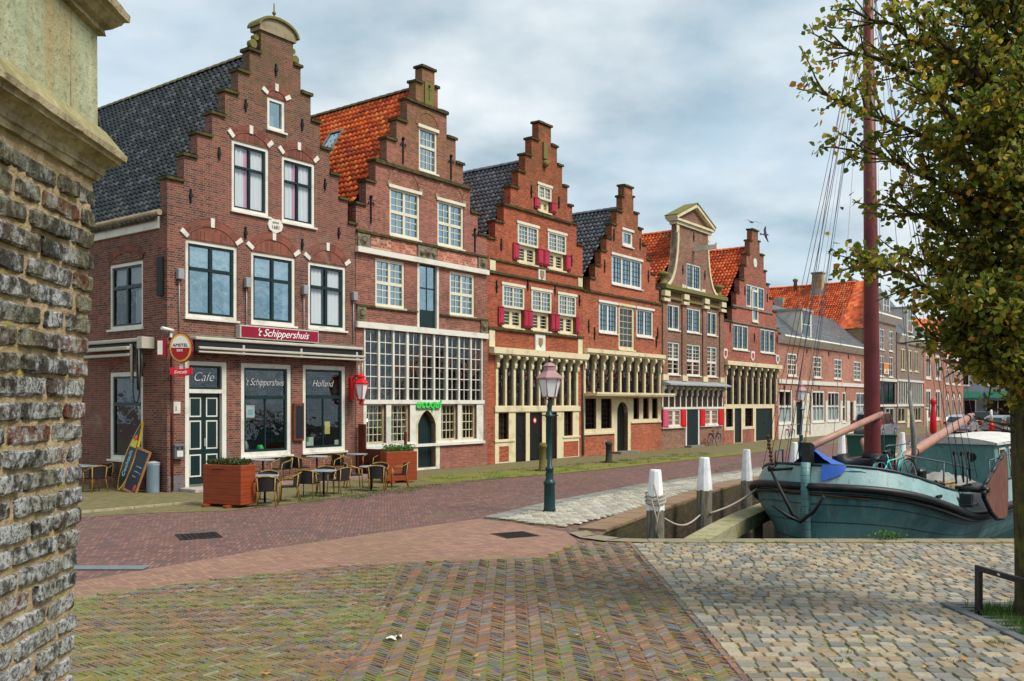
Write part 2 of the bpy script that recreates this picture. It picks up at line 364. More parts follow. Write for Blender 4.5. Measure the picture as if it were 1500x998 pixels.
    def build(s, name, mat, parent=None, loc=None):
        me = bpy.data.meshes.new(name); me.from_pydata(s.v, [], s.f)
        mats = mat if isinstance(mat, (list, tuple)) else [mat]
        for q in mats: me.materials.append(q)
        me.polygons.foreach_set('material_index', s.mi); me.polygons.foreach_set('use_smooth', s.sm)
        ul = me.uv_layers.new(name='UVMap'); uvs = []; vs = s.v
        at = me.attributes.new('rnd', 'FLOAT', 'FACE'); at.data.foreach_set('value', s.r)
        for f, uv in zip(s.f, s.uv):
            if uv is not None:
                for q in uv: uvs += q
                continue
            a, b, c = vs[f[0]], vs[f[1]], vs[f[2]]
            if len(f) > 3:
                d = vs[f[3]]; e1 = (c[0] - a[0], c[1] - a[1], c[2] - a[2]); e2 = (d[0] - b[0], d[1] - b[1], d[2] - b[2])
            else: e1 = (b[0] - a[0], b[1] - a[1], b[2] - a[2]); e2 = (c[0] - a[0], c[1] - a[1], c[2] - a[2])
            nx = abs(e1[1] * e2[2] - e1[2] * e2[1]); ny = abs(e1[2] * e2[0] - e1[0] * e2[2]); nz = abs(e1[0] * e2[1] - e1[1] * e2[0])
            if nz > nx and nz > ny:
                for k in f: uvs += (vs[k][0], vs[k][1])
            elif ny >= nx:
                for k in f: uvs += (vs[k][0], vs[k][2])
            else:
                for k in f: uvs += (vs[k][1], vs[k][2])
        ul.data.foreach_set('uv', uvs)
        me.update()
        o = bpy.data.objects.new(name, me); COL.objects.link(o)
        if parent is not None: o.parent = parent
        if loc is not None: o.location = loc
        return o
def tag(o, label=None, cat=None, group=None, kind=None):
    if label: o['label'] = label
    if cat: o['category'] = cat
    if group: o['group'] = group
    if kind: o['kind'] = kind
    return o
def thing(name, label, cat, loc=(0, 0, 0), rz=0.0, group=None, scale=1.0):
    o = bpy.data.objects.new(name, None); COL.objects.link(o); o.location = loc; o.rotation_euler = (0, 0, rz); o.scale = (scale,) * 3
    o.empty_display_size = 0.2
    return tag(o, label, cat, group)
def kids(o): return [c for c in bpy.data.objects if c.parent is o]
def copy_tree(o, parent=None):
    c = o.copy(); COL.objects.link(c)
    if parent is not None: c.parent = parent
    for ch in kids(o): copy_tree(ch, c)
    return c
def put_text(name, body, size, mat, parent=None, M=None, shear=0.0, align='CENTER', depth=0.004, sx=1.0, offset=0.0):
    cu = bpy.data.curves.new(name, 'FONT'); cu.body = body; cu.size = size; cu.shear = shear; cu.align_x = align; cu.align_y = 'CENTER'
    cu.extrude = depth; cu.offset = offset
    t = bpy.data.objects.new(name, cu); COL.objects.link(t)
    dg = bpy.context.evaluated_depsgraph_get(); me = bpy.data.meshes.new_from_object(t.evaluated_get(dg)); me.name = name
    bpy.data.objects.remove(t); bpy.data.curves.remove(cu)
    me.transform(Matrix.Diagonal((sx, 1, 1, 1)))
    if M is not None: me.transform(M)
    me.materials.clear(); me.materials.append(mat)
    o = bpy.data.objects.new(name, me); COL.objects.link(o)
    if parent is not None: o.parent = parent
    return o
def leafmat(name, cols, trans=0.25, rough=0.5):
    g = NG(name); c = g.ramp(g.attr('rnd'), [(i / len(cols), q) for i, q in enumerate(cols)], const=True)
    g.fin(c, rough, 0.25)
    t = g.n.new('ShaderNodeBsdfTranslucent'); g.l.new(c, t.inputs[0]); mx = g.n.new('ShaderNodeMixShader'); mx.inputs[0].default_value = trans
    g.l.new(g.b.outputs[0], mx.inputs[1]); g.l.new(t.outputs[0], mx.inputs[2]); g.l.new(mx.outputs[0], g.n['Material Output'].inputs[0])
    return g.m
def leaf(mb, p, size, rg, up=0.3):
    """one folded leaf"""
    d = Vector((rg.uniform(-1, 1), rg.uniform(-1, 1), rg.uniform(-1, 1) - up)).normalized()
    n = d.cross(Vector((rg.uniform(-1, 1), rg.uniform(-1, 1), rg.uniform(-1, 1)))).normalized(); e = d.cross(n); p = Vector(p)
    a = p; b = p + d * size; l1 = p + d * size * 0.35 + e * size * 0.46 + n * size * 0.12; l2 = p + d * size * 0.75 + e * size * 0.28 + n * size * 0.1
    r1 = p + d * size * 0.35 - e * size * 0.46 + n * size * 0.12; r2 = p + d * size * 0.75 - e * size * 0.28 + n * size * 0.1
    i = [mb.av(q) for q in (a, l1, l2, b, r2, r1)]; r = rg.random()
    mb.face((i[0], i[1], i[2], i[3]), None, r); mb.face((i[0], i[3], i[4], i[5]), None, r)
# ------------------------------------------------------------------ the row of houses along the quay
C0 = Vector((-9.25, 24.43, 0)); U = Vector((0.6, 0.8, 0)); V = Vector((-0.8, 0.6, 0)); ROT = math.atan2(0.8, 0.6)
SIDE = Matrix(((0, 1, 0, 0), (1, 0, 0, 0), (0, 0, 1, 0), (0, 0, 0, 1)))
class House:
    def __init__(s, name, label, t0, W, D, yoff=0.0, group=None):
        s.root = thing(name, label, 'house', C0 + U * t0 + V * yoff, ROT, group); s.W, s.D = W, D; s.holes = []; s.sholes = []; s.M = None
    def mb(s): return MB(s.M)
    def hole(s, p): (s.sholes if s.M is not None else s.holes).append(p)
    def rect(s, x0, x1, z0, z1): s.hole([(x0, z0), (x1, z0), (x1, z1), (x0, z1)])
    def window(s, x0, x1, z0, z1, mat=None, cols=(1,), rows=(1,), cells=(1, 1), fw=0.07, mw=0.06, bw=0.022, inner=None, iw=0.055, sill=True,
               pane=None, y=0.03, curtain=None, name='window', hole=True, head=False, room=True, barm=None):
        mat = mat or WHITE; pane = pane or GL_SKY
        if hole: s.rect(x0, x1, z0, z1)
        b = s.mb(); ya, yb = y, y + 0.11
        def frame(mb, a0, a1, c0, c1, w, p, q):
            mb.box(a0, a0 + w, p, q, c0, c1); mb.box(a1 - w, a1, p, q, c0, c1); mb.box(a0 + w, a1 - w, p, q, c0, c0 + w); mb.box(a0 + w, a1 - w, p, q, c1 - w, c1)
        frame(b, x0, x1, z0, z1, fw, ya, yb)
        wp = b.build(name, mat, s.root)
        X0, X1, Z0, Z1 = x0 + fw, x1 - fw, z0 + fw, z1 - fw
        bb = s.mb(); gb = s.mb()
        if inner:
            frame(bb, X0, X1, Z0, Z1, iw, ya + 0.035, yb + 0.01); X0 += iw; X1 -= iw; Z0 += iw; Z1 -= iw
        cx = [X0]; tot = sum(cols)
        for c in cols: cx.append(cx[-1] + (X1 - X0) * c / tot)
        rz = [Z0]; tot = sum(rows)
        for r in rows: rz.append(rz[-1] + (Z1 - Z0) * r / tot)
        for c in cx[1:-1]: bb.box(c - mw / 2, c + mw / 2, ya + 0.02, yb + 0.004, Z0, Z1)
        for r in rz[1:-1]: bb.box(X0, X1, ya + 0.012, yb + 0.008, r - mw / 2, r + mw / 2)
        for i in range(len(cols)):
            for j in range(len(rows)):
                nx, nz = cells[(i, j)] if isinstance(cells, dict) else cells
                a0, a1, c0, c1 = cx[i], cx[i + 1], rz[j], rz[j + 1]
                for k in range(1, nx): q = a0 + (a1 - a0) * k / nx; gb.box(q - bw / 2, q + bw / 2, ya + 0.045, ya + 0.085, c0, c1)
                for k in range(1, nz): q = c0 + (c1 - c0) * k / nz; gb.box(a0, a1, ya + 0.049, ya + 0.081, q - bw / 2, q + bw / 2)
        if bb.f: bb.build('sash', inner or mat, wp)
        if gb.f: gb.build('glazing_bars', barm or inner or mat, wp)
        pn = s.mb(); pq = [(X0 - 0.01, ya + 0.066, Z0 - 0.01), (X1 + 0.01, ya + 0.066, Z0 - 0.01), (X1 + 0.01, ya + 0.066, Z1 + 0.01), (X0 - 0.01, ya + 0.066, Z1 + 0.01)]; pn.poly(pq[::-1] if s.M is not None else pq)
        pn.build('pane', pane, wp)
        if sill: k = s.mb(); k.box(x0 - 0.05, x1 + 0.05, -0.07, ya - 0.002, z0 - 0.055, z0 + 0.002); k.build('sill', mat, wp)
        if head: k = s.mb(); k.box(x0 - 0.07, x1 + 0.07, -0.05, ya - 0.002, z1 - 0.03, z1 + 0.08); k.build('head_board', mat, wp)
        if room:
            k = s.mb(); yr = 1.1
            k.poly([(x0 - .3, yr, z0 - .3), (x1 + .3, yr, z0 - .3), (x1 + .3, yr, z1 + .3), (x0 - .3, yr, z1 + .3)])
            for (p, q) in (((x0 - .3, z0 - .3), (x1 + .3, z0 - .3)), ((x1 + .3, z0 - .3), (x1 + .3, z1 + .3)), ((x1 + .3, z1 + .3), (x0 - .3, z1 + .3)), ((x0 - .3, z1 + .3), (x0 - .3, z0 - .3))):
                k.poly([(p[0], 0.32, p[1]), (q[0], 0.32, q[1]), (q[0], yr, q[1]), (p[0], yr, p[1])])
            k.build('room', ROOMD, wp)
        if curtain:
            for (f0, f1, g0, g1, m) in curtain:
                k = s.mb(); a0 = X0 + (X1 - X0) * f0; a1 = X0 + (X1 - X0) * f1; c0 = Z0 + (Z1 - Z0) * g0; c1 = Z0 + (Z1 - Z0) * g1
                amp = 0.0 if m is BLIND else 0.025
                k.grid(lambda u, v: (a0 + (a1 - a0) * u, yb + 0.012 + amp * 0.5 * math.sin(u * (a1 - a0) * 42) * (0.6 + 0.4 * v), c0 + (c1 - c0) * v), max(4, int((a1 - a0) * 40)), 1)
                k.build('curtain', m, wp)
        return wp
    def panel(s, name, mat, boxes, parent=None):
        b = s.mb()
        for q in boxes: b.box(*q)
        return b.build(name, mat, parent or s.root)
    def door(s, x0, x1, z0, z1, mat=None, frame=None, leaves=1, fw=0.09, boards=5, y=0.12, panels=None, name='door'):
        mat = mat or GREEN; s.rect(x0, x1, z0, z1); b = s.mb()
        if frame:
            f = s.mb(); f.box(x0, x0 + fw, 0.02, 0.2, z0, z1); f.box(x1 - fw, x1, 0.02, 0.2, z0, z1); f.box(x0 + fw, x1 - fw, 0.02, 0.2, z1 - fw, z1)
        a0, a1, c1 = (x0 + fw, x1 - fw, z1 - fw) if frame else (x0, x1, z1)
        w = (a1 - a0) / leaves
        for k in range(leaves):
            l0, l1 = a0 + w * k + 0.004, a0 + w * (k + 1) - 0.004
            if panels: b.box(l0, l1, y, y + 0.06, z0 + 0.01, c1 - 0.004)
            else:
                bw = (l1 - l0) / boards
                for j in range(boards): b.bbox(l0 + bw * j, l0 + bw * (j + 1), y, y + 0.05, z0 + 0.01, c1 - 0.004, 0.006)
        d = b.build(name, mat, s.root)
        if frame: f.build('door_frame', frame, d)
        k = s.mb(); k.tube([(a0 + w * leaves * 0.5 + 0.08, y - 0.06, z0 + 1.02), (a0 + w * leaves * 0.5 + 0.08, y - 0.06, z0 + 1.16)], 0.014, 6); k.box(a0 + w * leaves * 0.5 + 0.072, a0 + w * leaves * 0.5 + 0.088, y - 0.06, y + 0.002, z0 + 1.08, z0 + 1.1)
        k.build('handle', IRON, d)
        return d
    def arch_door(s, x0, x1, z0, zs, zt, mat=None, pointed=False, y=0.2, trim=None):
        xm = (x0 + x1) / 2; hw = (x1 - x0) / 2; pts = [(x0, z0), (x1, z0)]
        for k in range(0, 13):
            a = math.pi * k / 12
            if pointed: u = math.cos(a); zz = zs + (zt - zs) * (1 - abs(u) ** 1.7) ** 0.8; pts.append((xm + hw * u, zz))
            else: pts.append((xm + hw * math.cos(a), zs + (zt - zs) * math.sin(a)))
        s.hole(pts); b = s.mb(); b.prism(pts, y, y + 0.05); d = b.build('door', mat or GREEN, s.root)
        g = s.mb()
        for k in range(1, 6): q = x0 + (x1 - x0) * k / 6; g.box(q - 0.006, q + 0.006, y - 0.006, y + 0.002, z0 + 0.02, zs + (zt - zs) * 0.55)
        g.build('board_joint', BLACKP, d)
        h = s.mb(); h.ball((x0 + 0.16, y - 0.03, z0 + 1.05), 0.035); h.build('knob', IRON, d)
        if trim:
            t = s.mb(); o = [(xm + (p[0] - xm) * 1.2, p[1] if i < 2 else zs + (p[1] - zs) * 1.14) for i, p in enumerate(pts)]
            arcs = pts[2:]; oo = o[2:]
            for i in range(len(arcs) - 1): t.prism([arcs[i], arcs[i + 1], oo[i + 1], oo[i]], -0.03, y - 0.01)
            t.prism([(x1, z0), (o[1][0], z0), oo[0], arcs[0]], -0.03, y - 0.01); t.prism([(x0, z0), arcs[-1], oo[-1], (o[0][0], z0)], -0.03, y - 0.01)
            t.build_each('door_surround', trim, d)
        return d
    def arch(s, xm, z, w, rise, th, brickm=None, tymp=None, keys=True, keymat=None, semi=False):
        """segmental relieving arch over an opening, with its brick filling"""
        hw = w / 2; Rr = (hw * hw + rise * rise) / (2 * rise); a0 = math.asin(min(1, hw / Rr)); n = 14
        if semi: a0 = math.pi / 2
        cz = z + rise - Rr
        P = lambda a, r: (xm + r * math.sin(a), cz + r * math.cos(a))
        b = s.mb(); s_len = Rr * a0 * 2
        for i in range(n):
            aa, ab = -a0 + 2 * a0 * i / n, -a0 + 2 * a0 * (i + 1) / n
            p = [P(aa, Rr), P(ab, Rr), P(ab, Rr + th), P(aa, Rr + th)]
            u0, u1 = (aa + a0) * Rr, (ab + a0) * Rr
            b.poly([(p[0][0], -0.022, p[0][1]), (p[1][0], -0.022, p[1][1]), (p[2][0], -0.022, p[2][1]), (p[3][0], -0.022, p[3][1])], [(0.3, u0), (0.3, u1), (0.3 + th, u1), (0.3 + th, u0)])
            b.poly([(p[0][0], -0.022, p[0][1]), (p[1][0], -0.022, p[1][1]), (p[1][0], 0.01, p[1][1]), (p[0][0], 0.01, p[0][1])])
            b.poly([(p[3][0], -0.022, p[3][1]), (p[2][0], -0.022, p[2][1]), (p[2][0], 0.01, p[2][1]), (p[3][0], 0.01, p[3][1])])
        ar = b.build('arch', brickm or ARCHB, s.root)
        if tymp:
            t = s.mb(); pts = [(xm - hw, z), (xm + hw, z)] + [P(a0 - 2 * a0 * i / n, Rr - 0.004) for i in range(n + 1)]
            t.prism(pts, -0.006, 0.012, back=False); t.build('arch_infill', tymp, ar)
        if keys:
            for a in (-a0, 0, a0):
                k = s.mb(); wd = 0.058; d = Vector((math.cos(a), -math.sin(a))); c1 = Vector(P(a, Rr - 0.005)); c2 = Vector(P(a, Rr + th + 0.012))
                if a < 0: c1 += d * wd; c2 += d * wd
                if a > 0: c1 -= d * wd; c2 -= d * wd
                k.prism([tuple(c1 - d * wd), tuple(c1 + d * wd), tuple(c2 + d * wd * 1.15), tuple(c2 - d * wd * 1.15)], -0.04, 0.01, back=False)
                k.build('keystone', keymat or WHITE, ar)
        return ar
    def anchor(s, x, z, h=0.42, fancy=False):
        b = s.mb(); b.box(x - 0.022, x + 0.022, -0.05, -0.004, z - h / 2, z + h / 2)
        if fancy:
            b.ball((x, -0.04, z + h / 2 + 0.03), 0.06, 8, 5); b.tube([(x - 0.13, -0.035, z + h * .22), (x - 0.1, -0.035, z + h * .34), (x, -0.035, z + h * .26), (x + 0.1, -0.035, z + h * .34), (x + 0.13, -0.035, z + h * .22)], 0.02, 6)
        else: b.box(x - 0.045, x + 0.045, -0.06, -0.01, z - 0.05, z + 0.05)
        return b.build('wall_anchor', IRON, s.root)
    def gable(s, L, Rr, mat, thick=0.34, cap=0.09, over=0.06, capmat=None, top=True):
        """stepped gable: L and Rr list the wall edge x and the tread height, bottom to top"""
        out = [(0.0, 0.0), (s.W, 0.0)]; caps = []
        xs = [p[0] for p in Rr]
        out += [(Rr[0][0], 0.0)] if abs(Rr[0][0] - s.W) > 1e-6 else []
        for i, (x, z) in enumerate(Rr):
            out.append((x, z))
            if i + 1 < len(Rr): out.append((Rr[i + 1][0], z)); caps.append((Rr[i + 1][0], x + over, z))
        for i in range(len(L) - 1, -1, -1):
            x, z = L[i]; out.append((x, z))
            if i > 0: out.append((x, L[i - 1][1])); caps.append((L[i - 1][0] - over, x, L[i - 1][1]))
        if top: caps.append((L[-1][0] - over, Rr[-1][0] + over, max(L[-1][1], Rr[-1][1]) + 0.001))
        b = s.mb(); b.prism(out, 0, thick, s.holes)
        s.facade = b
        rg = random.Random(len(out))
        for (a, c, z) in caps:
            k = s.mb()
            n = max(2, int((c - a) / 0.16)); y0, y1 = -0.07, thick + 0.05
            k.grid(lambda u, v: (a + (c - a) * u, y0 + (y1 - y0) * v, z + cap + rg.uniform(-0.012, 0.012)), n, 2, smooth=False)
            k.box(a, c, y0, y1, z + 0.002, z + cap - 0.012); k.build('coping_stone', capmat or COPING, s.root)
        return out
    def shell(s, mat, ze, zr=None, back=True, side=True):
        """finish the wall part: facade plus side, back and end walls"""
        b = s.facade; W, D = s.W, s.D; t = 0.3
        if s.sholes:
            m = b.M; b.M = SIDE; b.prism([(0.342, 0), (D, 0), (D, ze), (0.342, ze)], 0.012, t, s.sholes); b.M = m
        else: b.box(0.012, t, 0.342, D, 0, ze)
        b.box(W - t, W - 0.012, 0.342, D, 0, ze)
        if zr: b.prism([(0.012, 0), (W - 0.012, 0), (W - 0.012, ze), (W / 2, zr), (0.012, ze)], D - 0.3, D - 0.001)
        else: b.box(t, W - t, D - t, D - 0.001, 0, ze)
        s.wall = b.build('wall', mat, s.root)
    def roof(s, mat, ze, zr, y0=0.2, y1=None, xm=None, x0=0.0, x1=None, ridge=None, both=True, over=0.12, tw=0.22, tl=0.29):
        y1 = y1 or s.D; x1 = s.W if x1 is None else x1; xm = (x0 + x1) / 2 if xm is None else xm
        b = s.mb(); pantiles(b, (x0 - over, y0, ze - over * (zr - ze) / (xm - x0)), (xm, y0, zr), (0, 1, 0), y1 - y0, 0, tw, tl)
        if both: pantiles(b, (x1 + over, y0, ze - over * (zr - ze) / (x1 - xm)), (xm, y0, zr), (0, 1, 0), y1 - y0, 300, tw, tl)
        r = b.build('roof', mat, s.root)
        k = s.mb(); n = int((y1 - y0) / 0.38)
        for i in range(n):
            ya = y0 + (y1 - y0) * i / n; yb = y0 + (y1 - y0) * (i + 1) / n + 0.03
            k.grid(lambda u, v: (xm + 0.17 * math.cos(math.pi * u), ya + (yb - ya) * v, zr + 0.0 + 0.14 * math.sin(math.pi * u) + 0.02 * v), 6, 1)
        k.build('ridge_tile', ridge or mat, r)
        return r
def pantiles(b, eave, ridge, along, length, u0=0.0, tw=0.22, tl=0.29):
    """S-shaped pantiles laid in lapped courses from eave to ridge"""
    e, r, a = Vector(eave), Vector(ridge), Vector(along).normalized(); sl = r - e; L = sl.length; d = sl / L; n = d.cross(a).normalized()
    if n.z < 0: n = -n
    nc = max(1, round(L / tl)); nt = max(1, round(length / tw)); seg = 4
    prof = [(0, 0.0), (0.25, 0.085), (0.5, 0.05), (0.75, -0.02)]
    cs = b.cs; b.cs = True; rg = random.Random(int(u0) + nc * 7 + nt)
    for c in range(nc):
        lo, hi = L * c / nc - 0.02, L * (c + 1) / nc + 0.015
        rows = []
        for (q, lift) in ((lo, 0.06), (hi, 0.0)):
            row = []
            for t in range(nt):
                jit = rg.uniform(-0.004, 0.004)
                for (f, h) in prof: row.append((t + f, h, jit))
            row.append((nt, 0.0, 0)); rows.append((q, lift, row))
        ids = []
        for (q, lift, row) in rows: ids.append([b.av(e + a * (length * x / nt) + d * q + n * (h + lift + j)) for (x, h, j) in row])
        for k in range(len(ids[0]) - 1):
            uu, uv = u0 + (k + 0.001) / seg * 0.25, u0 + (k + 0.999) / seg * 0.25
            va, vb = (c + 0.02) * 0.34, (c + 0.98) * 0.34
            b.face([ids[0][k], ids[0][k + 1], ids[1][k + 1], ids[1][k]], [(uu, va), (uv, va), (uv, vb), (uu, vb)])
        lowr = [b.av(e + a * (length * x / nt) + d * (lo) + n * (h * 0.3 - 0.01)) for (x, h, j) in rows[0][2]]
        b.cs = False
        for k in range(len(lowr) - 1):
            uu, uv = u0 + (k + 0.001) / seg * 0.25, u0 + (k + 0.999) / seg * 0.25
            b.face([lowr[k], lowr[k + 1], ids[0][k + 1], ids[0][k]], [(uu, (c + 0.02) * 0.34), (uv, (c + 0.02) * 0.34), (uv, (c + 0.1) * 0.34), (uu, (c + 0.1) * 0.34)])
        b.cs = True
    b.cs = cs
def console(b, x, w, z0, z1, zc):
    """cream post with a scrolled bracket under the cornice"""
    b.box(x - w / 2, x + w / 2, -0.03, 0.1, z0, z1)
    hh = z1 - zc
    pts = [(-0.03, zc), (-0.09, zc + 0.02), (-0.11, zc + hh * 0.25), (-0.08, zc + hh * 0.45), (-0.13, zc + hh * 0.62), (-0.24, zc + hh * 0.72), (-0.26, zc + hh * 0.86), (-0.2, z1), (-0.03, z1)]
    b.prism(pts, -w * 0.55, w * 0.55, o=(x, 0, 0), ax=(0, 1, 0), ay=(1, 0, 0))
    b.tube([(x - w * .7, -0.2, zc + hh * .82), (x + w * .7, -0.2, zc + hh * .82)], 0.055, 8)

# ---- house 1: the cafe on the corner
h = House('step_gabled_house', 'purple brown brick cafe house at the left end with black tiled roof and arched windows', 0, 6.85, 14)
for (x0, x1, z0, z1, cu) in ((2.04, 3.35, 7.94, 9.97, 1), (3.83, 5.12, 7.89, 9.89, 1)):
    h.window(x0, x1, z0, z1, WHITE, (1, 1), (0.66, 0.34), inner=GREEN, fw=0.1, mw=0.06, pane=GL_CLEAR,
             curtain=[(0.0, 0.36, 0, 1, CURT), (0.36, 0.58, 0, 1, CURTP), (0.6, 1, 0, 1, CURT)])
    h.arch((x0 + x1) / 2, z1 + 0.03, x1 - x0 - 0.02, 0.27, 0.22, tymp=ARCHB)
for (x0, x1, z0, z1, cu) in ((0.55, 2.23, 4.76, 6.90, [(0, 1, 0.70, 1, BLIND), (0.86, 1, 0, 0.6, CURT)]), (2.71, 4.34, 4.75, 6.85, [(0, 1, 0.68, 1, BLIND), (0.84, 1, 0, 0.6, CURT)]),
                             (4.85, 6.42, 4.74, 6.82, [(0, 0.4, 0, 1, CURT), (0.6, 1, 0, 1, CURT)])):
    h.window(x0, x1, z0, z1, WHITE, (1, 1), (0.66, 0.34), inner=GREEN, fw=0.1, iw=0.07, mw=0.09, curtain=cu, pane=GL_SKY if x0 < 4.5 else GL_CLEAR)
    h.arch((x0 + x1) / 2, z1 + 0.03, x1 - x0 - 0.04, 0.40, 0.24, tymp=ARCHB)
h.window(3.29, 3.95, 10.58, 11.54, WHITE, inner=None, fw=0.1, curtain=[(0.0, 0.55, 0, 0.45, BLIND)])
h.arch(3.62, 11.57, 0.72, 0.2, 0.2, tymp=ARCHB)
# shop windows with white frames, green transoms
GL1 = GL_LOW
for (x0, x1, z0, z1) in ((2.36, 4.19, 0.84, 3.57), (4.64, 6.41, 0.87, 3.59)):
    h.window(x0, x1, z0, z1, WHITE, (1,), (0.66, 0.34), cells={(0, 0): (2, 1), (0, 1): (1, 1)}, inner=GREEN, fw=0.13, iw=0.07, mw=0.11, bw=0.05, pane=GL_LOW, room=False)
# door with transom light
h.rect(0.54, 1.86, 0.02, 3.56)
b = h.mb(); b.box(0.54, 0.66, 0.0, 0.2, 0.02, 3.56); b.box(1.72, 1.86, 0.0, 0.2, 0.02, 3.56); b.box(0.66, 1.72, 0.0, 0.2, 3.45, 3.56); b.box(0.66, 1.72, 0.0, 0.2, 2.68, 2.79)
dframe = b.build('door_frame', WHITE, h.root)
b = h.mb()
b.box(0.664, 1.186, 0.12, 0.17, 0.16, 2.678); b.box(1.194, 1.716, 0.12, 0.17, 0.16, 2.678)
door1 = b.build('door', GREEN, h.root)
tr = h.mb()
for (a0, a1) in ((0.74, 1.11), (1.27, 1.64)):
    for (c0, c1) in ((0.36, 0.98), (1.12, 1.92), (2.02, 2.56)):
        w = 0.035
        tr.box(a0, a0 + w, 0.108, 0.122, c0, c1); tr.box(a1 - w, a1, 0.108, 0.122, c0, c1); tr.box(a0 + w, a1 - w, 0.108, 0.122, c0, c0 + w); tr.box(a0 + w, a1 - w, 0.108, 0.122, c1 - w, c1)
tr.build('panel_moulding', WHITE, door1)
k = h.mb(); k.box(1.205, 1.245, 0.085, 0.12, 1.2, 1.42); k.build('letter_slot', LEAD, door1)
k = h.mb(); k.box(0.66, 1.72, 0.06, 0.2, 0.02, 0.155); k.build('threshold', GREYST, door1)
b = h.mb(); b.box(0.66, 1.72, 0.07, 0.14, 2.79, 2.85); b.box(0.66, 1.72, 0.07, 0.14, 3.39, 3.45); b.box(0.66, 0.72, 0.07, 0.14, 2.85, 3.39); b.box(1.66, 1.72, 0.07, 0.14, 2.85, 3.39)
fan = b.build('transom_light', GREEN, h.root)
p = h.mb(); p.poly([(0.71, 0.11, 2.84), (1.67, 0.11, 2.84), (1.67, 0.11, 3.40), (0.71, 0.11, 3.40)]); p.build('pane', GL_LOW, fan)
TXTW = paint('white lettering', (0.8, 0.8, 0.78, 1), 0.5, 0.02)
def face_m(x, y, z): return Matrix.Translation((x, y, z)) @ Matrix.Rotation(R(90), 4, 'X')
put_text('lettering', 'Café', 0.36, TXTW, fan, face_m(1.17, 0.098, 3.13), 0.35, offset=-0.007)
put_text('lettering', "'t Schippershuis", 0.3, TXTW, h.root, face_m(3.25, 0.085, 3.02), 0.4, sx=0.75, offset=-0.006)
put_text('lettering', 'Holland', 0.3, TXTW, h.root, face_m(5.5, 0.085, 3.02), 0.4, sx=0.9, offset=-0.006)
# side wall facing the alley
h.M = SIDE
h.window(1.2, 2.9, 4.5, 6.36, WHITE, (1, 1), (0.66, 0.34), inner=GREEN, fw=0.09, iw=0.06, mw=0.09, pane=GL_DARK, curtain=[(0, 0.3, 0, 0.6, CURT), (0.0, 1, 0.72, 1, BLIND)])
h.arch(2.05, 6.39, 1.7, 0.26, 0.2, tymp=BR1, keys=False)
h.window(1.2, 2.9, 0.8, 3.28, WHITE, (1,), (0.66, 0.34), inner=GREEN, fw=0.12, iw=0.06, mw=0.1, pane=GL_DARK, room=False)
h.arch(2.05, 3.3, 1.7, 0.26, 0.22, tymp=BR1, keys=False)
b = h.mb(); b.box(0.15, 0.36, -0.1, 0.008, 5.3, 6.34); b.build('blind_box', IRON, h.root)
b = h.mb(); b.box(0.36, 14, -0.06, 0.01, 7.14, 7.46); b.build('fascia', WHITE, h.root)
b = h.mb(); b.tube([(0.1, -0.17, 7.52), (14, -0.17, 7.52)], 0.085, 8); b.build('gutter', paint('zinc gutter', S(150, 136, 106), 0.6, 0.2, 4), h.root)
h.M = None
for (x, z) in ((3.6, 12.4), (2.51, 11.05), (4.6, 11.0), (1.61, 9.45), (5.52, 9.33), (0.7, 8.1), (2.5, 7.34), (4.6, 7.3), (6.1, 7.88)): h.anchor(x, z, 0.36)
L1 = [(0, 8.43), (.5, 9.16), (.92, 9.85), (1.40, 10.52), (1.82, 11.27), (2.26, 11.98), (2.66, 12.7), (3.06, 13.42)]
R1 = [(6.85, 8.25), (6.5, 8.98), (6.1, 9.70), (5.72, 10.44), (5.33, 11.2), (4.95, 11.97), (4.55, 12.74), (4.26, 13.42)]
h.gable(L1, R1, BR1, top=False); h.shell(BR1, 7.5, 12.6)
b = h.mb(); pts = [(2.98, 13.42), (4.34, 13.42), (4.34, 13.54)] + [(3.66 + 0.68 * math.cos(math.pi * k / 14), 13.54 + 0.33 * math.sin(math.pi * k / 14)) for k in range(1, 14)] + [(2.98, 13.54)]
b.prism(pts, -0.06, 0.4); ped = b.build('pediment', STONE, h.root)
b = h.mb(); pts = [(3.66 + 0.76 * math.cos(math.pi * k / 14), 13.53 + 0.42 * math.sin(math.pi * k / 14)) for k in range(0, 15)]; inn = [(3.66 + 0.68 * math.cos(math.pi * k / 14), 13.545 + 0.33 * math.sin(math.pi * k / 14)) for k in range(14, -1, -1)]
for k in range(14): b.prism([pts[k], pts[k + 1], inn[13 - k], inn[14 - k]], -0.13, 0.45)
b.build('pediment_moulding', MOSSST, ped)
for sx in (2.86, 4.43):
    b = h.mb(); b.lathe([(0.13, -0.05), (0.13, 0.12)], (sx, 0.12, 12.98), 10, axis='y'); b.lathe([(0.09, -0.05), (0.09, 0.12)], (sx + (0.1 if sx < 3 else -0.1), 0.12, 13.2), 10, axis='y'); b.build('scroll_stone', MOSSST, h.root)
b = h.mb(); b.tube([(3.66, 0.15, 13.9), (3.66, 0.15, 14.45)], 0.02, 6); b.ball((3.66, 0.15, 14.16), 0.06); b.build('finial', MOSSST, h.root)
h.roof(T_BLACK, 7.55, 12.95, y0=0.36, y1=14, tw=0.24, tl=0.21, ridge=paint('mortared ridge', S(112, 104, 74), 0.9, 0.3, 5))
b = h.mb(); b.prism([(3.28, 7.72), (3.33, 7.88), (3.42, 7.92), (3.56, 7.9), (3.7, 7.92), (3.8, 7.87), (3.84, 7.72), (3.77, 7.58), (3.6, 7.5), (3.5, 7.5), (3.34, 7.58)], -0.05, 0.01)
pl = b.build('date_plaque', WHITE, h.root); put_text('lettering', 'anno', 0.12, IRON, pl, face_m(3.56, -0.053, 7.81)); put_text('lettering', '1681', 0.16, IRON, pl, face_m(3.56, -0.053, 7.66))
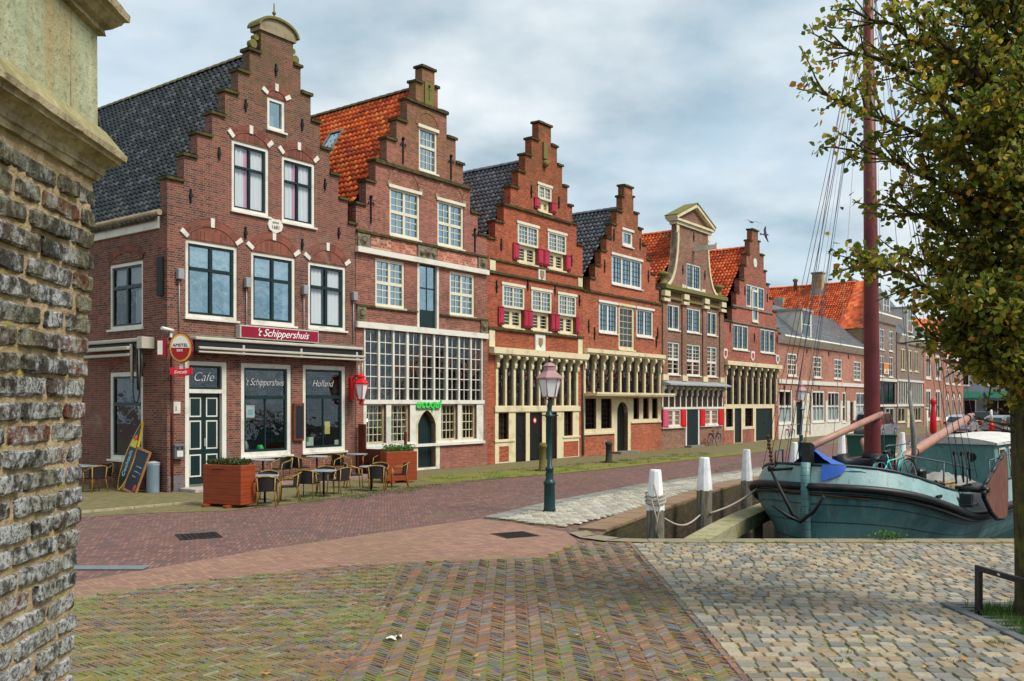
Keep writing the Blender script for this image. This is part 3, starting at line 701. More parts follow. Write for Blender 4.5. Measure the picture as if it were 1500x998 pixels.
b = h.mb(); b.box(0.0, 6.85, -0.03, 0.012, 4.22, 4.3); b.build_each('string_course', GREYST, h.root)
b = h.mb(); b.box(0.02, 0.52, -0.015, 0.01, 0.0, 0.42); b.box(1.88, 6.83, -0.015, 0.01, 0.0, 0.16); b.build('plinth', brick('grey plinth brick', [S(110, 102, 108), S(96, 88, 96), S(124, 112, 112)], S(120, 112, 104)), h.root)
b = h.mb(); b.tube([(0.12, -0.05, 0.05), (0.12, -0.05, 4.2)], 0.03, 6); b.build('drainpipe', paint('brown pipe', S(104, 50, 40), 0.5, 0.1), h.root)
h1 = h
# cafe interior: near-black shell for the shade inside, and a window ledge
b = h.mb()
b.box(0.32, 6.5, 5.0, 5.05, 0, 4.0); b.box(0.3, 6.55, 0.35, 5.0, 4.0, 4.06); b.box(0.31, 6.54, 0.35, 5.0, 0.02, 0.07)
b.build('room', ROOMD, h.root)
b = h.mb(); b.box(2.4, 6.3, 0.34, 0.7, 0.86, 0.95); b.build('window_ledge', WOODB, h.root)

# ---- house 2
h = House('step_gabled_house', 'rose brick house with orange tiled roof over a full-height white grid of panes', 6.85, 6.93, 10, -0.02)
def cross(h, x0, x1, z0, z1, mat=WHITE, top=(2, 3), bot=(2, 3), lowmat=None, sill=True, head=False, pane=None):
    return h.window(x0, x1, z0, z1, mat, (1, 1), (0.5, 0.5), {(0, 0): bot, (1, 0): bot, (0, 1): top, (1, 1): top}, fw=0.1, mw=0.11, bw=0.026, sill=sill, head=head, pane=pane)
IVORY = paint('ivory paint', S(216, 209, 186), 0.45, 0.07, 2)
h.window(3.03, 4.0, 10.7, 12.25, IVORY, (1,), (0.58, 0.42), {(0, 0): (4, 3), (0, 1): (4, 2)}, fw=0.09, mw=0.1, head=True)
h.arch(3.51, 12.3, 1.1, 0.5, 0.12, tymp=BR2, keys=False, brickm=BR2)
for (x0, x1) in ((1.56, 3.08), (4.02, 5.49)):
    cross(h, x0, x1, 8.17, 9.83, IVORY, head=True); h.arch((x0 + x1) / 2, 9.92, 1.44, 0.6, 0.14, tymp=BR2, keys=False, brickm=BR2)
    for xx in (x0 - 0.04, x1 + 0.04): k = h.mb(); k.box(xx - 0.09, xx + 0.09, -0.035, 0.01, 9.86, 10.02); k.build('spring_stone', STONE, h.root)
for (x0, x1) in ((0.88, 2.30), (4.70, 6.14)): cross(h, x0, x1, 5.68, 7.30, IVORY)
h.rect(2.95, 4.10, 5.1, 7.36)
b = h.mb(); b.box(2.95, 3.06, 0.0, 0.2, 5.1, 7.36); b.box(3.99, 4.10, 0.0, 0.2, 5.1, 7.36); hd = b.build('hatch_frame', WHITE, h.root)
b = h.mb(); b.box(3.06, 3.99, 0.1, 0.15, 5.1, 7.36)
hatch = b.build('loading_hatch', GREEN, h.root)
b = h.mb(); b.box(3.5, 3.55, 0.085, 0.1, 5.75, 7.3); b.box(3.12, 3.93, 0.086, 0.1, 6.5, 6.55); b.build('hatch_bar', GREEN, hatch)
b = h.mb(); b.poly([(3.12, 0.094, 5.75), (3.93, 0.094, 5.75), (3.93, 0.094, 7.3), (3.12, 0.094, 7.3)]); b.build('pane', GL_SKY, hatch)
b = h.mb(); b.box(-0.03, 6.9, -0.14, 0.012, 7.38, 7.56); b.box(-0.03, 6.9, -0.1, 0.012, 5.1 - 0.2, 5.1); b.build_each('cornice', WHITE, h.root)
b = h.mb(); b.box(0, 6.92, -0.08, 0.012, 8.04, 8.12); b.box(0.84, 5.9, -0.09, 0.012, 10.5, 10.62); b.box(2.42, 4.55, -0.09, 0.012, 13.0, 13.1); b.box(0, 2.93, -0.07, 0.012, 5.6, 5.67); b.box(4.12, 6.92, -0.07, 0.012, 5.6, 5.67)
b.build_each('string_course', COPING, h.root)
DIAPER = brick('diaper brickwork', [S(156, 84, 66), S(196, 150, 126), S(140, 74, 58), S(180, 120, 98)], S(190, 160, 140), course=0.09, length=0.18)
b = h.mb(); b.box(0.66, 2.88, -0.012, 0.012, 7.6, 8.02); b.box(4.02, 6.3, -0.012, 0.012, 7.6, 8.02); b.build_each('frieze', DIAPER, h.root)
RELIEF = mossy('carved stone', S(132, 124, 106), S(92, 84, 62))
for (a, c, z0, z1) in ((0.04, 0.6, 7.58, 8.02), (2.95, 3.96, 7.58, 8.03), (6.34, 6.88, 7.58, 8.02), (0.02, 0.42, 5.12, 5.6), (6.5, 6.9, 5.12, 5.6)):
    b = h.mb(); b.box(a, c, -0.05, 0.012, z0, z1); st = b.build('relief_stone', RELIEF, h.root)
    k = h.mb(); xm = (a + c) / 2; zm = (z0 + z1) / 2
    k.ball((xm, -0.04, zm), 0.12, 8, 6); k.tube([(xm + 0.17 * math.cos(q * .63), -0.05, zm + 0.15 * math.sin(q * .63)) for q in range(10)], 0.03, 6, closed=True)
    if c - a > 0.8: k.ball((xm - 0.32, -0.04, zm - .03), 0.11, 8, 6); k.ball((xm + 0.32, -0.04, zm - .03), 0.11, 8, 6)
    k.build('carving', RELIEF, st)
for (x, z) in ((2.2, 11.15), (4.75, 11.1), (0.66, 8.85), (6.15, 8.6)): h.anchor(x, z, 0.85, True)
h.anchor(3.52, 13.5, 0.5, True)
b = h.mb(); b.box(3.3, 3.75, -0.05, 0.01, 13.12, 13.9); b.build_each('shaft_stone', MOSSST, h.root)
# lower front: the grid of panes
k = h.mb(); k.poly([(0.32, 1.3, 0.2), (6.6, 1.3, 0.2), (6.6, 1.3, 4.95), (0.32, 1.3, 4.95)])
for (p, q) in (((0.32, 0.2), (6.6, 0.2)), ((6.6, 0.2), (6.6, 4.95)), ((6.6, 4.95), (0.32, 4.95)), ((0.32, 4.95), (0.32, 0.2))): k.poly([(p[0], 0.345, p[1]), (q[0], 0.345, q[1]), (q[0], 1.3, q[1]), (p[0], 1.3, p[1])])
k.build('room', ROOMD, h.root)  # near-black backing so the inside reads as unlit
lights = [0.46 + 0.0, 1.12, 1.78, 2.44, 3.08, 3.68, 4.30, 4.92, 5.54, 6.16]
h.rect(0.35, 6.62, 2.52, 4.86)
b = h.mb(); xs = [0.35 + 6.27 * k / 9 for k in range(10)]
for k, x in enumerate(xs): w = 0.12 if k % 3 == 0 else 0.085; b.box(max(0.35, x - w / 2), min(6.62, x + w / 2), -0.02, 0.12, 2.5, 4.9)
grid = b.build('window_grid', WHITE, h.root)
sb = h.mb()
for k in range(9):
    a0, a1 = xs[k], xs[k + 1]; sb.box((a0 + a1) / 2 - 0.014, (a0 + a1) / 2 + 0.014, 0.035, 0.07, 2.5, 4.9)
    for j in range(1, 6): z = 2.52 + 2.34 * j / 6; sb.box(a0, a1, 0.038, 0.066, z - 0.014, z + 0.014)
sb.build('glazing_bar', WHITE, grid)
p = h.mb(); p.poly([(0.36, 0.055, 2.5), (6.61, 0.055, 2.5), (6.61, 0.055, 4.88), (0.36, 0.055, 4.88)]); p.build('pane', GL_LOW, grid)
b = h.mb(); b.box(0.3, 6.7, -0.06, 0.14, 2.38, 2.52); b.build('transom', WHITE, h.root)
for (x0, x1, g) in ((0.46, 1.38, (4, 5)), (1.62, 2.56, (4, 5)), (4.21, 5.14, (4, 4)), (5.37, 6.26, (4, 4))):
    h.window(x0, x1, 1.05, 2.36, CREAM, cells=g, fw=0.05, bw=0.025, pane=GL_LOW, y=0.1, room=False, sill=False)
h.arch_door(2.95, 3.90, 0.1, 1.63, 2.15, GREEN, True, trim=CREAM)
b = h.mb(); out = [(0.32, 0.86), (2.70, 0.86), (2.70, 0.02), (4.12, 0.02), (4.12, 0.86), (6.66, 0.86), (6.66, 2.38), (0.32, 2.38)]
hol = [[(a, 1.05), (c, 1.05), (c, 2.36), (a, 2.36)] for (a, c) in ((0.46, 1.38), (1.62, 2.56), (4.21, 5.14), (5.37, 6.26))]
xm, hw = 3.425, 0.475; hol.append([(2.95, 0.1), (3.90, 0.1)] + [(xm + hw * math.cos(math.pi * k / 12), 1.63 + 0.52 * (1 - abs(math.cos(math.pi * k / 12)) ** 1.7) ** 0.8) for k in range(13)])
b.prism(out, -0.022, 0.0, hol, back=False); b.build_each('timber_front', WHITE, h.root)
b = h.mb(); b.box(0.3, 6.7, -0.09, -0.01, 0.86, 0.96); b.build_each('sill_board', WHITE, h.root)
LIME = paint('lime green sign paint', S(60, 196, 84), 0.4, 0.05); LIMEL = paint('pale green sign edge', S(150, 236, 150), 0.4, 0.05)
b = h.mb(); b.box(2.85, 4.05, -0.07, -0.03, 2.19, 2.23); sgn = b.build('sign_ledge', GREYST, h.root)
L2 = [(0, 8.95), (.45, 9.78), (.89, 10.56), (1.42, 11.42), (1.90, 12.18), (2.42, 13.03), (2.87, 13.78), (3.2, 14.36)]
R2 = [(6.93, 8.88), (6.34, 9.65), (5.88, 10.52), (5.47, 11.35), (5.04, 12.2), (4.53, 13.04), (4.04, 13.84), (3.86, 14.4)]
h.gable(L2, R2, BR2); h.shell(BR2, 8.7, 13.5); h.roof(T_ORANGE, 8.75, 13.75, y0=0.36, y1=10, ridge=paint('mossy ridge tile', S(96, 84, 52), 0.9, 0.3, 5))
h2 = h
# skylight on the left slope
sl = Vector((6.93 / 2, 0, 13.75 - 8.75)).normalized(); nn = Vector((-sl.z, 0, sl.x))
MS = Matrix(((sl.x, 0, nn.x, 0), (0, 1, 0, 0), (sl.z, 0, nn.z, 0), (0, 0, 0, 1))); 
def skylight(h, along, up, w, l):
    base = Vector((0, up, 8.75)) + sl * along; m = Matrix.Translation(base) @ MS
    b = MB(m); b.box(0, l, 0, 0.07, 0, 0.16); b.box(0, l, w - 0.07, w, 0, 0.16); b.box(0, 0.08, 0.07, w - 0.07, 0, 0.16); b.box(l - 0.08, l, 0.07, w - 0.07, 0, 0.16)
    b.box(-0.25, 0.0, -0.08, w + 0.08, 0.02, 0.08); s_ = b.build('skylight', GREYST, h.root)
    b = MB(m); b.poly([(0.05, 0.05, 0.12), (l - 0.05, 0.05, 0.12), (l - 0.05, w - 0.05, 0.12), (0.05, w - 0.05, 0.12)]); b.build('pane', GL_SKY, s_)
skylight(h, 3.55, 3.3, 0.75, 1.05)
put_sign = thing('shop_sign', 'lime green lettering above the pointed dark door', 'sign', C0 + U * 6.85 + V * -0.02, ROT)
put_text('lettering', 'ucoqui', 0.44, LIME, put_sign, face_m(3.46, -0.075, 2.37), 0.25, depth=0.02, sx=1.1, offset=0.012)

# warm bulbs and notices seen through the windows
BULB = NG('glowing bulb'); BULB.b.inputs['Emission Color'].default_value = (1, 0.62, 0.25, 1); BULB.b.inputs['Emission Strength'].default_value = 6.0; BULB = BULB.fin((1, 0.8, 0.5, 1), 0.4)
for x in (0.62, 0.90, 1.18): k = h.mb(); k.ball((x, 0.7, 1.82), 0.045); k.build('pendant_bulb', BULB, h.root)
CYAN = paint('pale cyan print', S(120, 190, 200), 0.6, 0.05); YELP = paint('yellow notice', S(216, 196, 110), 0.7, 0.05); GRNP = paint('green print', S(60, 160, 84), 0.6, 0.05)
for (x0, x1, z0, z1, m) in ((2.62, 2.92, 1.98, 2.34, WHITE), (2.68, 2.86, 2.06, 2.22, CYAN), (4.86, 5.16, 1.02, 1.34, WHITE), (4.86, 4.98, 1.2, 1.34, GRNP), (5.62, 5.84, 1.42, 1.82, YELP), (6.04, 6.24, 1.04, 1.22, WHITE)):
    k = MB(); y = 0.112 - (0.003 if m in (CYAN, GRNP) else 0); k.box(x0, x1, y, y + 0.002, z0, z1); k.build('window_notice', m, h1.root)
k = MB(SIDE); k.box(1.38, 1.62, 0.112, 0.114, 1.95, 2.45); k.build('window_notice', WHITE, h1.root)
for (x, r_, hh, m) in ((2.78, 0.12, 0.34, LEAD), (3.35, 0.11, 0.2, LIME), (5.25, 0.1, 0.14, YELP), (5.9, 0.16, 0.1, YELP), (2.6, 0.09, 0.2, CYAN)):
    k = MB(); k.lathe([(r_, 0.95), (r_ * 1.05, 0.96 + hh * .5), (r_ * .6, 0.95 + hh)], (x, 0.42, 0), 10); k.build('sill_ornament', m, h1.root)

# ---- house 3
h = House('step_gabled_house', 'bright red brick house with blue grey roof and crimson shutters behind the lamp post', 13.78, 6.94, 10, 0.0)
def half_shutter_win(h, x0, x1, z0, z1, top=(3, 4), bot=(1, 4), sw=0.38, swr=0.36, panes=GL_SKY, left=True, right=True, mats=REDSH):
    zm = z0 + (z1 - z0) * 0.46
    h.rect(x0, x1, z0, z1); xm = (x0 + x1) / 2
    h.window(x0, x1, zm, z1, IVORY, (1, 1), (1,), top, fw=0.09, mw=0.08, bw=0.026, sill=False, head=True, hole=False, pane=panes, y=-0.02)
    h.window(x0 + 0.06, x1 - 0.06, z0, zm, CREAM, (1, 1), (1,), bot, fw=0.13, mw=0.2, bw=0.024, hole=False, pane=GL_DARK, y=0.1)
    for side in ((-1,) if left else ()) + ((1,) if right else ()):
        a = x0 + 0.04 - sw if side < 0 else x1 - 0.04
        sw = sw if side < 0 else swr
        b = h.mb(); b.bbox(a, a + sw, -0.075, -0.03, z0 + 0.06, zm + 0.02, 0.008)
        b.bbox(a + 0.07, a + sw - 0.07, -0.09, -0.07, z0 + 0.14, zm - 0.06, 0.008); s_ = b.build('shutter', mats, h.root)
        k = h.mb(); k.box(a + 0.02, a + sw - 0.02, -0.086, -0.074, z0 + 0.1, z0 + 0.125); k.box(a + 0.02, a + sw - 0.02, -0.086, -0.074, zm - 0.045, zm - 0.02); k.build('hinge', IRON, s_)
half_shutter_win(h, 3.45, 4.43, 10.5, 11.62, (3, 3), sw=0.34)
for (x0, x1) in ((2.0, 3.45), (4.17, 5.57)): half_shutter_win(h, x0, x1, 8.16, 9.76)
for (x0, x1) in ((0.98, 2.45), (2.96, 4.42), (4.96, 6.36)): half_shutter_win(h, x0, x1, 5.45, 7.16, sw=0.33, swr=0.24)
b = h.mb(); b.box(0, 6.94, -0.08, 0.012, 7.5, 7.6); b.box(0.2, 6.8, -0.06, 0.012, 8.02, 8.1); b.box(0, 6.94, -0.09, 0.012, 5.3, 5.4); b.box(1.05, 6.0, -0.08, 0.012, 10.3, 10.4); b.build_each('string_course', COPING, h.root)
for (x, z0, z1) in ((0.14, 7.62, 8.02), (6.5, 7.62, 8.02), (0.1, 4.62, 5.28), (6.5, 4.62, 5.28)):
    b = h.mb(); b.box(x, x + 0.36, -0.05, 0.012, z0, z1); b.build_each('corner_block', CREAM, h.root)
for (x0, x1, z0, z1) in ((3.42, 3.92, 7.56, 8.06), (3.2, 3.92, 4.62, 5.3)):
    b = h.mb(); b.box(x0, x1, -0.06, 0.012, z0, z1); st = b.build('gable_stone', WHITE, h.root)
    k = h.mb(); xm = (x0 + x1) / 2; zm = (z0 + z1) / 2; k.prism([(xm - .14, zm + .18), (xm - .14, zm - .05), (xm, zm - .2), (xm + .14, zm - .05), (xm + .14, zm + .18)], -0.085, -0.055); k.build('carving', paint('painted carving', S(150, 130, 90), 0.6, 0.2, 8), st)
for (x, z) in ((2.95, 11.2), (5.0, 11.1), (0.9, 8.7), (6.0, 8.7), (2.7, 7.3), (4.7, 7.3), (0.6, 7.0), (6.65, 7.0)): h.anchor(x, z, 0.5)
b = h.mb(); b.box(3.78, 4.08, -0.08, 0.01, 12.75, 13.45); b.ball((3.93, -0.06, 12.55), 0.16); b.build_each('shaft_stone', MOSSST, h.root)
h.rect(0.62, 6.45, 2.3, 4.35)
b = h.mb(); b.box(0.12, 7.02, -0.28, 0.012, 4.36, 4.6); b.box(0.2, 6.94, -0.2, 0.012, 4.3, 4.36); b.build_each('cornice', CREAM, h.root)
for k in range(11):
    b = h.mb(); x = 0.62 + 5.83 * k / 10; console(b, x, 0.11 if k % 2 else 0.15, 2.26, 4.32, 3.8); b.build('console_post', CREAM, h.root)
def leaded(name, sx=0.11, sz=0.14, refl=0.14, bar=(0.03, 0.03, 0.03)):
    g = NG(name); s = g.sep(g.uv()); out = g.n['Material Output']
    fx = g.math('FRACT', g.math('DIVIDE', s[0], sx)); fz = g.math('FRACT', g.math('DIVIDE', s[1], sz))
    l = g.math('MAXIMUM', g.math('LESS_THAN', fx, 0.10), g.math('LESS_THAN', fz, 0.08))
    rv, rc = g.white(g.comb(g.math('FLOOR', g.math('DIVIDE', s[0], sx)), g.math('FLOOR', g.math('DIVIDE', s[1], sz)), 0.0))
    gl = g.n.new('ShaderNodeBsdfGlossy'); gl.inputs['Roughness'].default_value = 0.03
    tr = g.n.new('ShaderNodeBsdfTransparent'); tr.inputs[0].default_value = (0.55, 0.6, 0.6, 1); m1 = g.n.new('ShaderNodeMixShader'); m1.inputs[0].default_value = refl + 0.05
    geo = g.n.new('ShaderNodeNewGeometry'); vm = g.n.new('ShaderNodeVectorMath'); vm.operation = 'MULTIPLY_ADD'
    sub = g.n.new('ShaderNodeVectorMath'); sub.operation = 'SUBTRACT'; g.l.new(rc, sub.inputs[0]); sub.inputs[1].default_value = (0.5, 0.5, 0.5)
    g.l.new(sub.outputs[0], vm.inputs[0]); vm.inputs[1].default_value = (0.09, 0.09, 0.09); g.l.new(geo.outputs['Normal'], vm.inputs[2]); g.l.new(vm.outputs[0], gl.inputs['Normal'])
    g.l.new(tr.outputs[0], m1.inputs[1]); g.l.new(gl.outputs[0], m1.inputs[2]); m2 = g.n.new('ShaderNodeMixShader'); g.l.new(l, m2.inputs[0]); g.l.new(m1.outputs[0], m2.inputs[1])
    g.fin((*bar, 1), 0.6); g.l.new(g.b.outputs[0], m2.inputs[2]); g.l.new(m2.outputs[0], out.inputs[0]); return g.m
LEADED = leaded('leaded lights')
def shade_box(h, x0, x1, z0, z1, yr=1.3):  # near-black box added so the inside behind the panes reads dark
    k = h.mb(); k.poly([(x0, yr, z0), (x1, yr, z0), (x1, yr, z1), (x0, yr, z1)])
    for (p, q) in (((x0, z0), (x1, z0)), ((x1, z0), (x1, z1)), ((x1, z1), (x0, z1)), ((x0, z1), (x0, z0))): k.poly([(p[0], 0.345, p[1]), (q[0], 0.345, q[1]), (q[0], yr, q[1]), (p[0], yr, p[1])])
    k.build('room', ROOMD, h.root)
def leaded_pane(h, x0, x1, z0, z1, y=0.06, mat=None):
    b = h.mb(); b.poly([(x0, y, z0), (x1, y, z0), (x1, y, z1), (x0, y, z1)]); return b.build('leaded_glass', mat or LEADED, h.root)
leaded_pane(h, 0.62, 6.45, 2.28, 4.32); shade_box(h, 0.35, 6.6, 2.2, 4.4)
b = h.mb()
out = [(0.5, 0.0), (6.62, 0.0), (6.62, 2.3), (0.5, 2.3)]
hol = [[(0.76, 0.06), (1.4, 0.06), (1.4, 0.68), (0.76, 0.68)], [(0.72, 0.96), (1.40, 0.96), (1.40, 2.02), (0.72, 2.02)], [(1.86, 0.02), (2.57, 0.02), (2.57, 2.02), (1.86, 2.02)], [(2.84, 0.02), (3.74, 0.02), (3.74, 2.02), (2.84, 2.02)],
       [(4.0, 0.02), (4.86, 0.02), (4.86, 2.02), (4.0, 2.02)], [(5.40, 0.97), (6.1, 0.97), (6.1, 2.06), (5.40, 2.06)], [(5.36, 0.04), (6.55, 0.04), (6.55, 0.72), (5.36, 0.72)]]
b.prism(out, -0.02, 0.0, hol, back=False); b.build_each('timber_front', CREAM, h.root)
b = h.mb(); b.box(0.46, 1.8, -0.06, -0.018, 0.86, 0.93); b.box(5.3, 6.66, -0.06, -0.018, 0.88, 0.95); b.box(0.46, 6.66, -0.07, -0.018, 2.06, 2.26); b.build_each('sill_board', CREAM, h.root)
for (x0, x1, z0, z1) in ((0.72, 1.40, 0.96, 2.02), (5.40, 6.1, 0.97, 2.06)):
    h.window(x0, x1, z0, z1, IRON, cells=(3, 4), fw=0.03, bw=0.025, pane=GL_DARK, y=0.08, sill=False, curtain=[(0, 1, 0, 1, paint('brown blind', S(150, 112, 84), 0.8, 0.1))])
for (x0, x1) in ((1.86, 2.57), (2.84, 3.74), (4.0, 4.86)): h.door(x0, x1, 0.02, 2.02, BLACKP, boards=6, y=0.06)
b = h.mb(); b.lathe([(0.13, 0), (0.13, 0.02)], (3.28, 0.04, 1.68), 16, axis='y'); rs = b.build('parking_disc', SCARLET, h.root)
b = h.mb(); b.lathe([(0.075, 0), (0.075, 0.01)], (3.28, 0.032, 1.68), 16, axis='y'); b.build('disc_face', WHITE, rs)
b = h.mb(); b.box(0.47, 6.66, -0.06, 0.1, -0.05, 0.02); b.build('doorstep', GREYST, h.root)
L3 = [(0, 8.83), (.53, 9.56), (1.09, 10.28), (1.54, 11.12), (2.07, 11.86), (2.55, 12.64), (3.0, 13.4), (3.5, 14.16)]
R3 = [(6.94, 9.46), (6.43, 10.33), (6.08, 11.1), (5.7, 11.88), (5.28, 12.7), (4.88, 13.44), (4.42, 14.2)]
h.gable(L3, R3, BR3); h.shell(BR3, 8.6, 12.4); h.roof(T_BLUE, 8.65, 12.62, y0=0.36, y1=10)
h3 = h

# ---- house 4
h = House('step_gabled_house', 'orange red brick house with two wide leaded windows, slim chimney and round-arched black door', 20.72, 7.58, 10, 0.01)
BLUED = paint('dark lead bars', S(46, 56, 62), 0.5, 0.1)
BLUEG = paint('blue grey sash', S(92, 112, 124), 0.4, 0.1)
h.window(3.58, 4.60, 10.02, 10.8, WHITE, fw=0.16, inner=None, head=True, pane=GL_SKY, cells=(2, 1), curtain=[(0, 1, 0, 1, GREEN)])
h.window(2.58, 5.52, 8.06, 9.48, WHITE, (1, 1, 1), (1,), (3, 5), fw=0.12, mw=0.12, bw=0.026, head=True, barm=BLUED)
h.window(1.42, 3.14, 5.70, 7.12, WHITE, (1, 1), (1,), (3, 5), fw=0.12, mw=0.12, bw=0.026, head=True, barm=BLUED)
h.window(4.96, 6.70, 5.72, 7.12, WHITE, (1, 1), (1,), (3, 5), fw=0.12, mw=0.12, bw=0.026, head=True, barm=BLUED)
h.window(3.22, 4.74, 4.99, 7.12, CREAM, (1,), (1,), (3, 6), fw=0.15, bw=0.022, head=True, name='loading_door', pane=GL_LOW)
b = h.mb(); b.box(0, 7.58, -0.07, 0.012, 7.46, 7.56); b.build_each('string_course', COPING, h.root)
for (x, z) in ((2.75, 10.4), (5.3, 10.3), (1.9, 8.8), (6.15, 8.8), (0.5, 5.9), (7.15, 6.0), (1.0, 5.6), (7.0, 5.55)): h.anchor(x, z, 0.6)
h.rect(0.1, 7.4, 2.92, 4.66)
b = h.mb(); b.box(0.0, 7.58, -0.28, 0.012, 4.7, 4.88); b.box(0.04, 7.54, -0.2, 0.012, 4.62, 4.7); b.build_each('cornice', CREAM, h.root)
for k in range(10):
    b = h.mb(); x = 0.16 + 7.24 * k / 9; console(b, x, 0.125, 2.86, 4.64, 3.95); b.build('console_post', CREAM, h.root)
leaded_pane(h, 0.1, 7.4, 2.9, 4.66); shade_box(h, 0.32, 7.25, 2.8, 4.7)
b = h.mb(); b.box(0.0, 7.62, -0.75, 0.012, 2.74, 2.86); b.box(0.0, 7.62, -0.78, -0.7, 2.8, 2.9); b.build('canopy', CREAM, h.root)
b = h.mb(); out = [(0.06, 0.98), (2.8, 0.98), (2.8, 0.03), (4.35, 0.03), (4.35, 1.46), (7.5, 1.46), (7.5, 2.74), (0.06, 2.74)]
xm, hw = 3.55, 0.52
darc = [(3.03, 0.1), (4.07, 0.1)] + [(xm + hw * math.cos(math.pi * k / 12), 1.95 + 0.52 * math.sin(math.pi * k / 12)) for k in range(13)]
wl4 = ((0.2, 1.16, 1.22, 2.62), (1.58, 2.55, 1.22, 2.62), (4.62, 5.2, 1.62, 2.66), (5.6, 6.2, 1.62, 2.66), (6.55, 7.15, 1.62, 2.66))
hol = [[(a, z0), (c, z0), (c, z1), (a, z1)] for (a, c, z0, z1) in wl4] + [darc]
b.prism(out, -0.02, 0.0, hol, back=False); b.build_each('timber_front', CREAM, h.root)
for (a, c, z0, z1) in wl4: h.window(a, c, z0, z1, IRON, cells=(4, 6) if a < 3 else (2, 4), fw=0.03, bw=0.024, pane=GL_DARK, y=0.08, sill=False)
h.arch_door(3.03, 4.07, 0.1, 1.95, 2.47, BLACKP, False, trim=CREAM)
b = h.mb(); b.box(4.35, 7.5, -0.06, -0.018, 1.42, 1.52); b.box(0.04, 2.8, -0.06, -0.018, 0.96, 1.06); b.build_each('sill_board', CREAM, h.root)
b = h.mb(); b.box(2.6, 4.5, -0.5, -0.02, 0.0, 0.11); b.build('doorstep', GREYST, h.root)
b = h.mb(); b.tube([(-0.05, -0.08, 0.05), (-0.05, -0.08, 4.5)], 0.045, 8); b.build('drainpipe', GREYST, h.root)
L4 = [(0, 7.48), (.65, 8.1), (1.1, 8.75), (1.6, 9.48), (2.1, 10.15), (2.58, 10.86), (3.02, 11.58), (3.58, 12.36), (3.74, 12.92)]
R4 = [(7.58, 7.7), (7.3, 8.28), (6.93, 8.95), (6.4, 9.62), (5.95, 10.3), (5.52, 11.05), (5.12, 11.76), (4.66, 12.5), (4.56, 12.92)]
h.gable(L4, R4, BR4); h.shell(BR4, 7.5, 11.6); h.roof(T_BLUE, 7.55, 11.83, y0=0.36, y1=10)
h4 = h

# ---- house 5: neck gable
h = House('neck_gabled_house', 'brown house with cream scrolled neck gable, triangular pediment and white hoist beam', 28.30, 7.76, 10, 0.015)
for (x0, x1) in ((0.72, 2.10), (2.90, 4.67), (5.45, 6.86)):
    h.window(x0, x1, 6.28, 7.62, WHITE, (1, 1), (1,), (3, 5), fw=0.09, mw=0.1, bw=0.028, barm=BLUED)
    h.window(x0, x1, 3.92, 5.64, WHITE, (1, 1), (0.47, 0.53), {(0, 0): (1, 3), (1, 0): (1, 3), (0, 1): (2, 4), (1, 1): (2, 4)}, fw=0.08, mw=0.13, bw=0.024, pane=GL_LOW)
h.window(2.96, 4.72, 8.68, 10.06, WHITE, (1, 1), (1,), (3, 5), fw=0.09, mw=0.1, bw=0.028, barm=BLUED)
def vcurve(k):   # outer curve of the left shoulder: flat at the foot, upright at the neck
    u = k / 12; a = u * math.pi / 2
    return (1.82 - 1.2 * (1 - math.sin(a)), 8.72 + 2.9 * (1 - math.cos(a)))
lc = [vcurve(k) for k in range(13)]; rc_ = [(7.52 - x, z) for x, z in lc]   # mirrored about x=3.76
out = [(0, 0), (7.76, 0), (7.76, 8.6), (rc_[0][0], 8.6)] + rc_ + [(rc_[-1][0], 12.15), (lc[-1][0], 12.15)] + lc[::-1] + [(lc[0][0], 8.6), (0, 8.6)]
b = h.mb(); b.prism(out, 0, 0.34, h.holes); h.facade = b; h.holes_done = True
k = h.mb()
for cv in (lc, rc_):
    for i in range(12):
        (xa, za), (xb, zb) = cv[i], cv[i + 1]; d = Vector((xb - xa, zb - za)).normalized(); n = Vector((-d.y, d.x)) * 0.17
        if cv is rc_: n = -n
        k.prism([(xa, za), (xb, zb), (xb - n.x, zb - n.y), (xa - n.x, za - n.y)], -0.05, 0.36)
k.box(1.70, 1.98, -0.05, -0.004, 11.5, 12.15); k.box(5.54, 5.82, -0.05, -0.004, 11.5, 12.15)
k.build('scroll_moulding', CREAM, h.root)
b = h.mb(); b.box(1.62, 5.95, -0.1, 0.36, 11.95, 12.22); pe = b.build('pediment', CREAM, h.root)
b = h.mb(); b.prism([(1.6, 12.22), (5.95, 12.22), (3.78, 13.1)], 0.0, 0.3); b.build('pediment_face', BR5, pe)
b = h.mb()
for (p, q) in (((1.42, 12.2), (3.78, 13.16)), ((3.78, 13.16), (6.14, 12.2))):
    d = Vector((q[0] - p[0], q[1] - p[1])).normalized(); n = Vector((-d.y, d.x)) * 0.17; b.prism([p, q, (q[0] + n.x, q[1] + n.y), (p[0] + n.x, p[1] + n.y)], -0.24, 0.5)
b.box(1.45, 6.1, -0.2, 0.45, 12.12, 12.24); b.build('pediment_moulding', CREAM, pe)
b = h.mb()
for (p, q) in (((1.36, 12.36), (3.78, 13.36)), ((3.78, 13.36), (6.2, 12.36))):
    d = Vector((q[0] - p[0], q[1] - p[1])).normalized(); n = Vector((-d.y, d.x)) * 0.05; b.prism([p, q, (q[0] + n.x, q[1] + n.y), (p[0] + n.x, p[1] + n.y)], -0.27, 0.52)
b.build('pediment_coping', MOSSST, pe)
b = h.mb(); b.box(0.0, 7.74, -0.3, 0.02, 8.36, 8.56); b.box(0.06, 7.68, -0.2, 0.02, 8.26, 8.36); b.box(0.08, 7.66, -0.12, 0.01, 7.86, 7.98); cor = b.build_each('cornice', MOSSST, h.root)
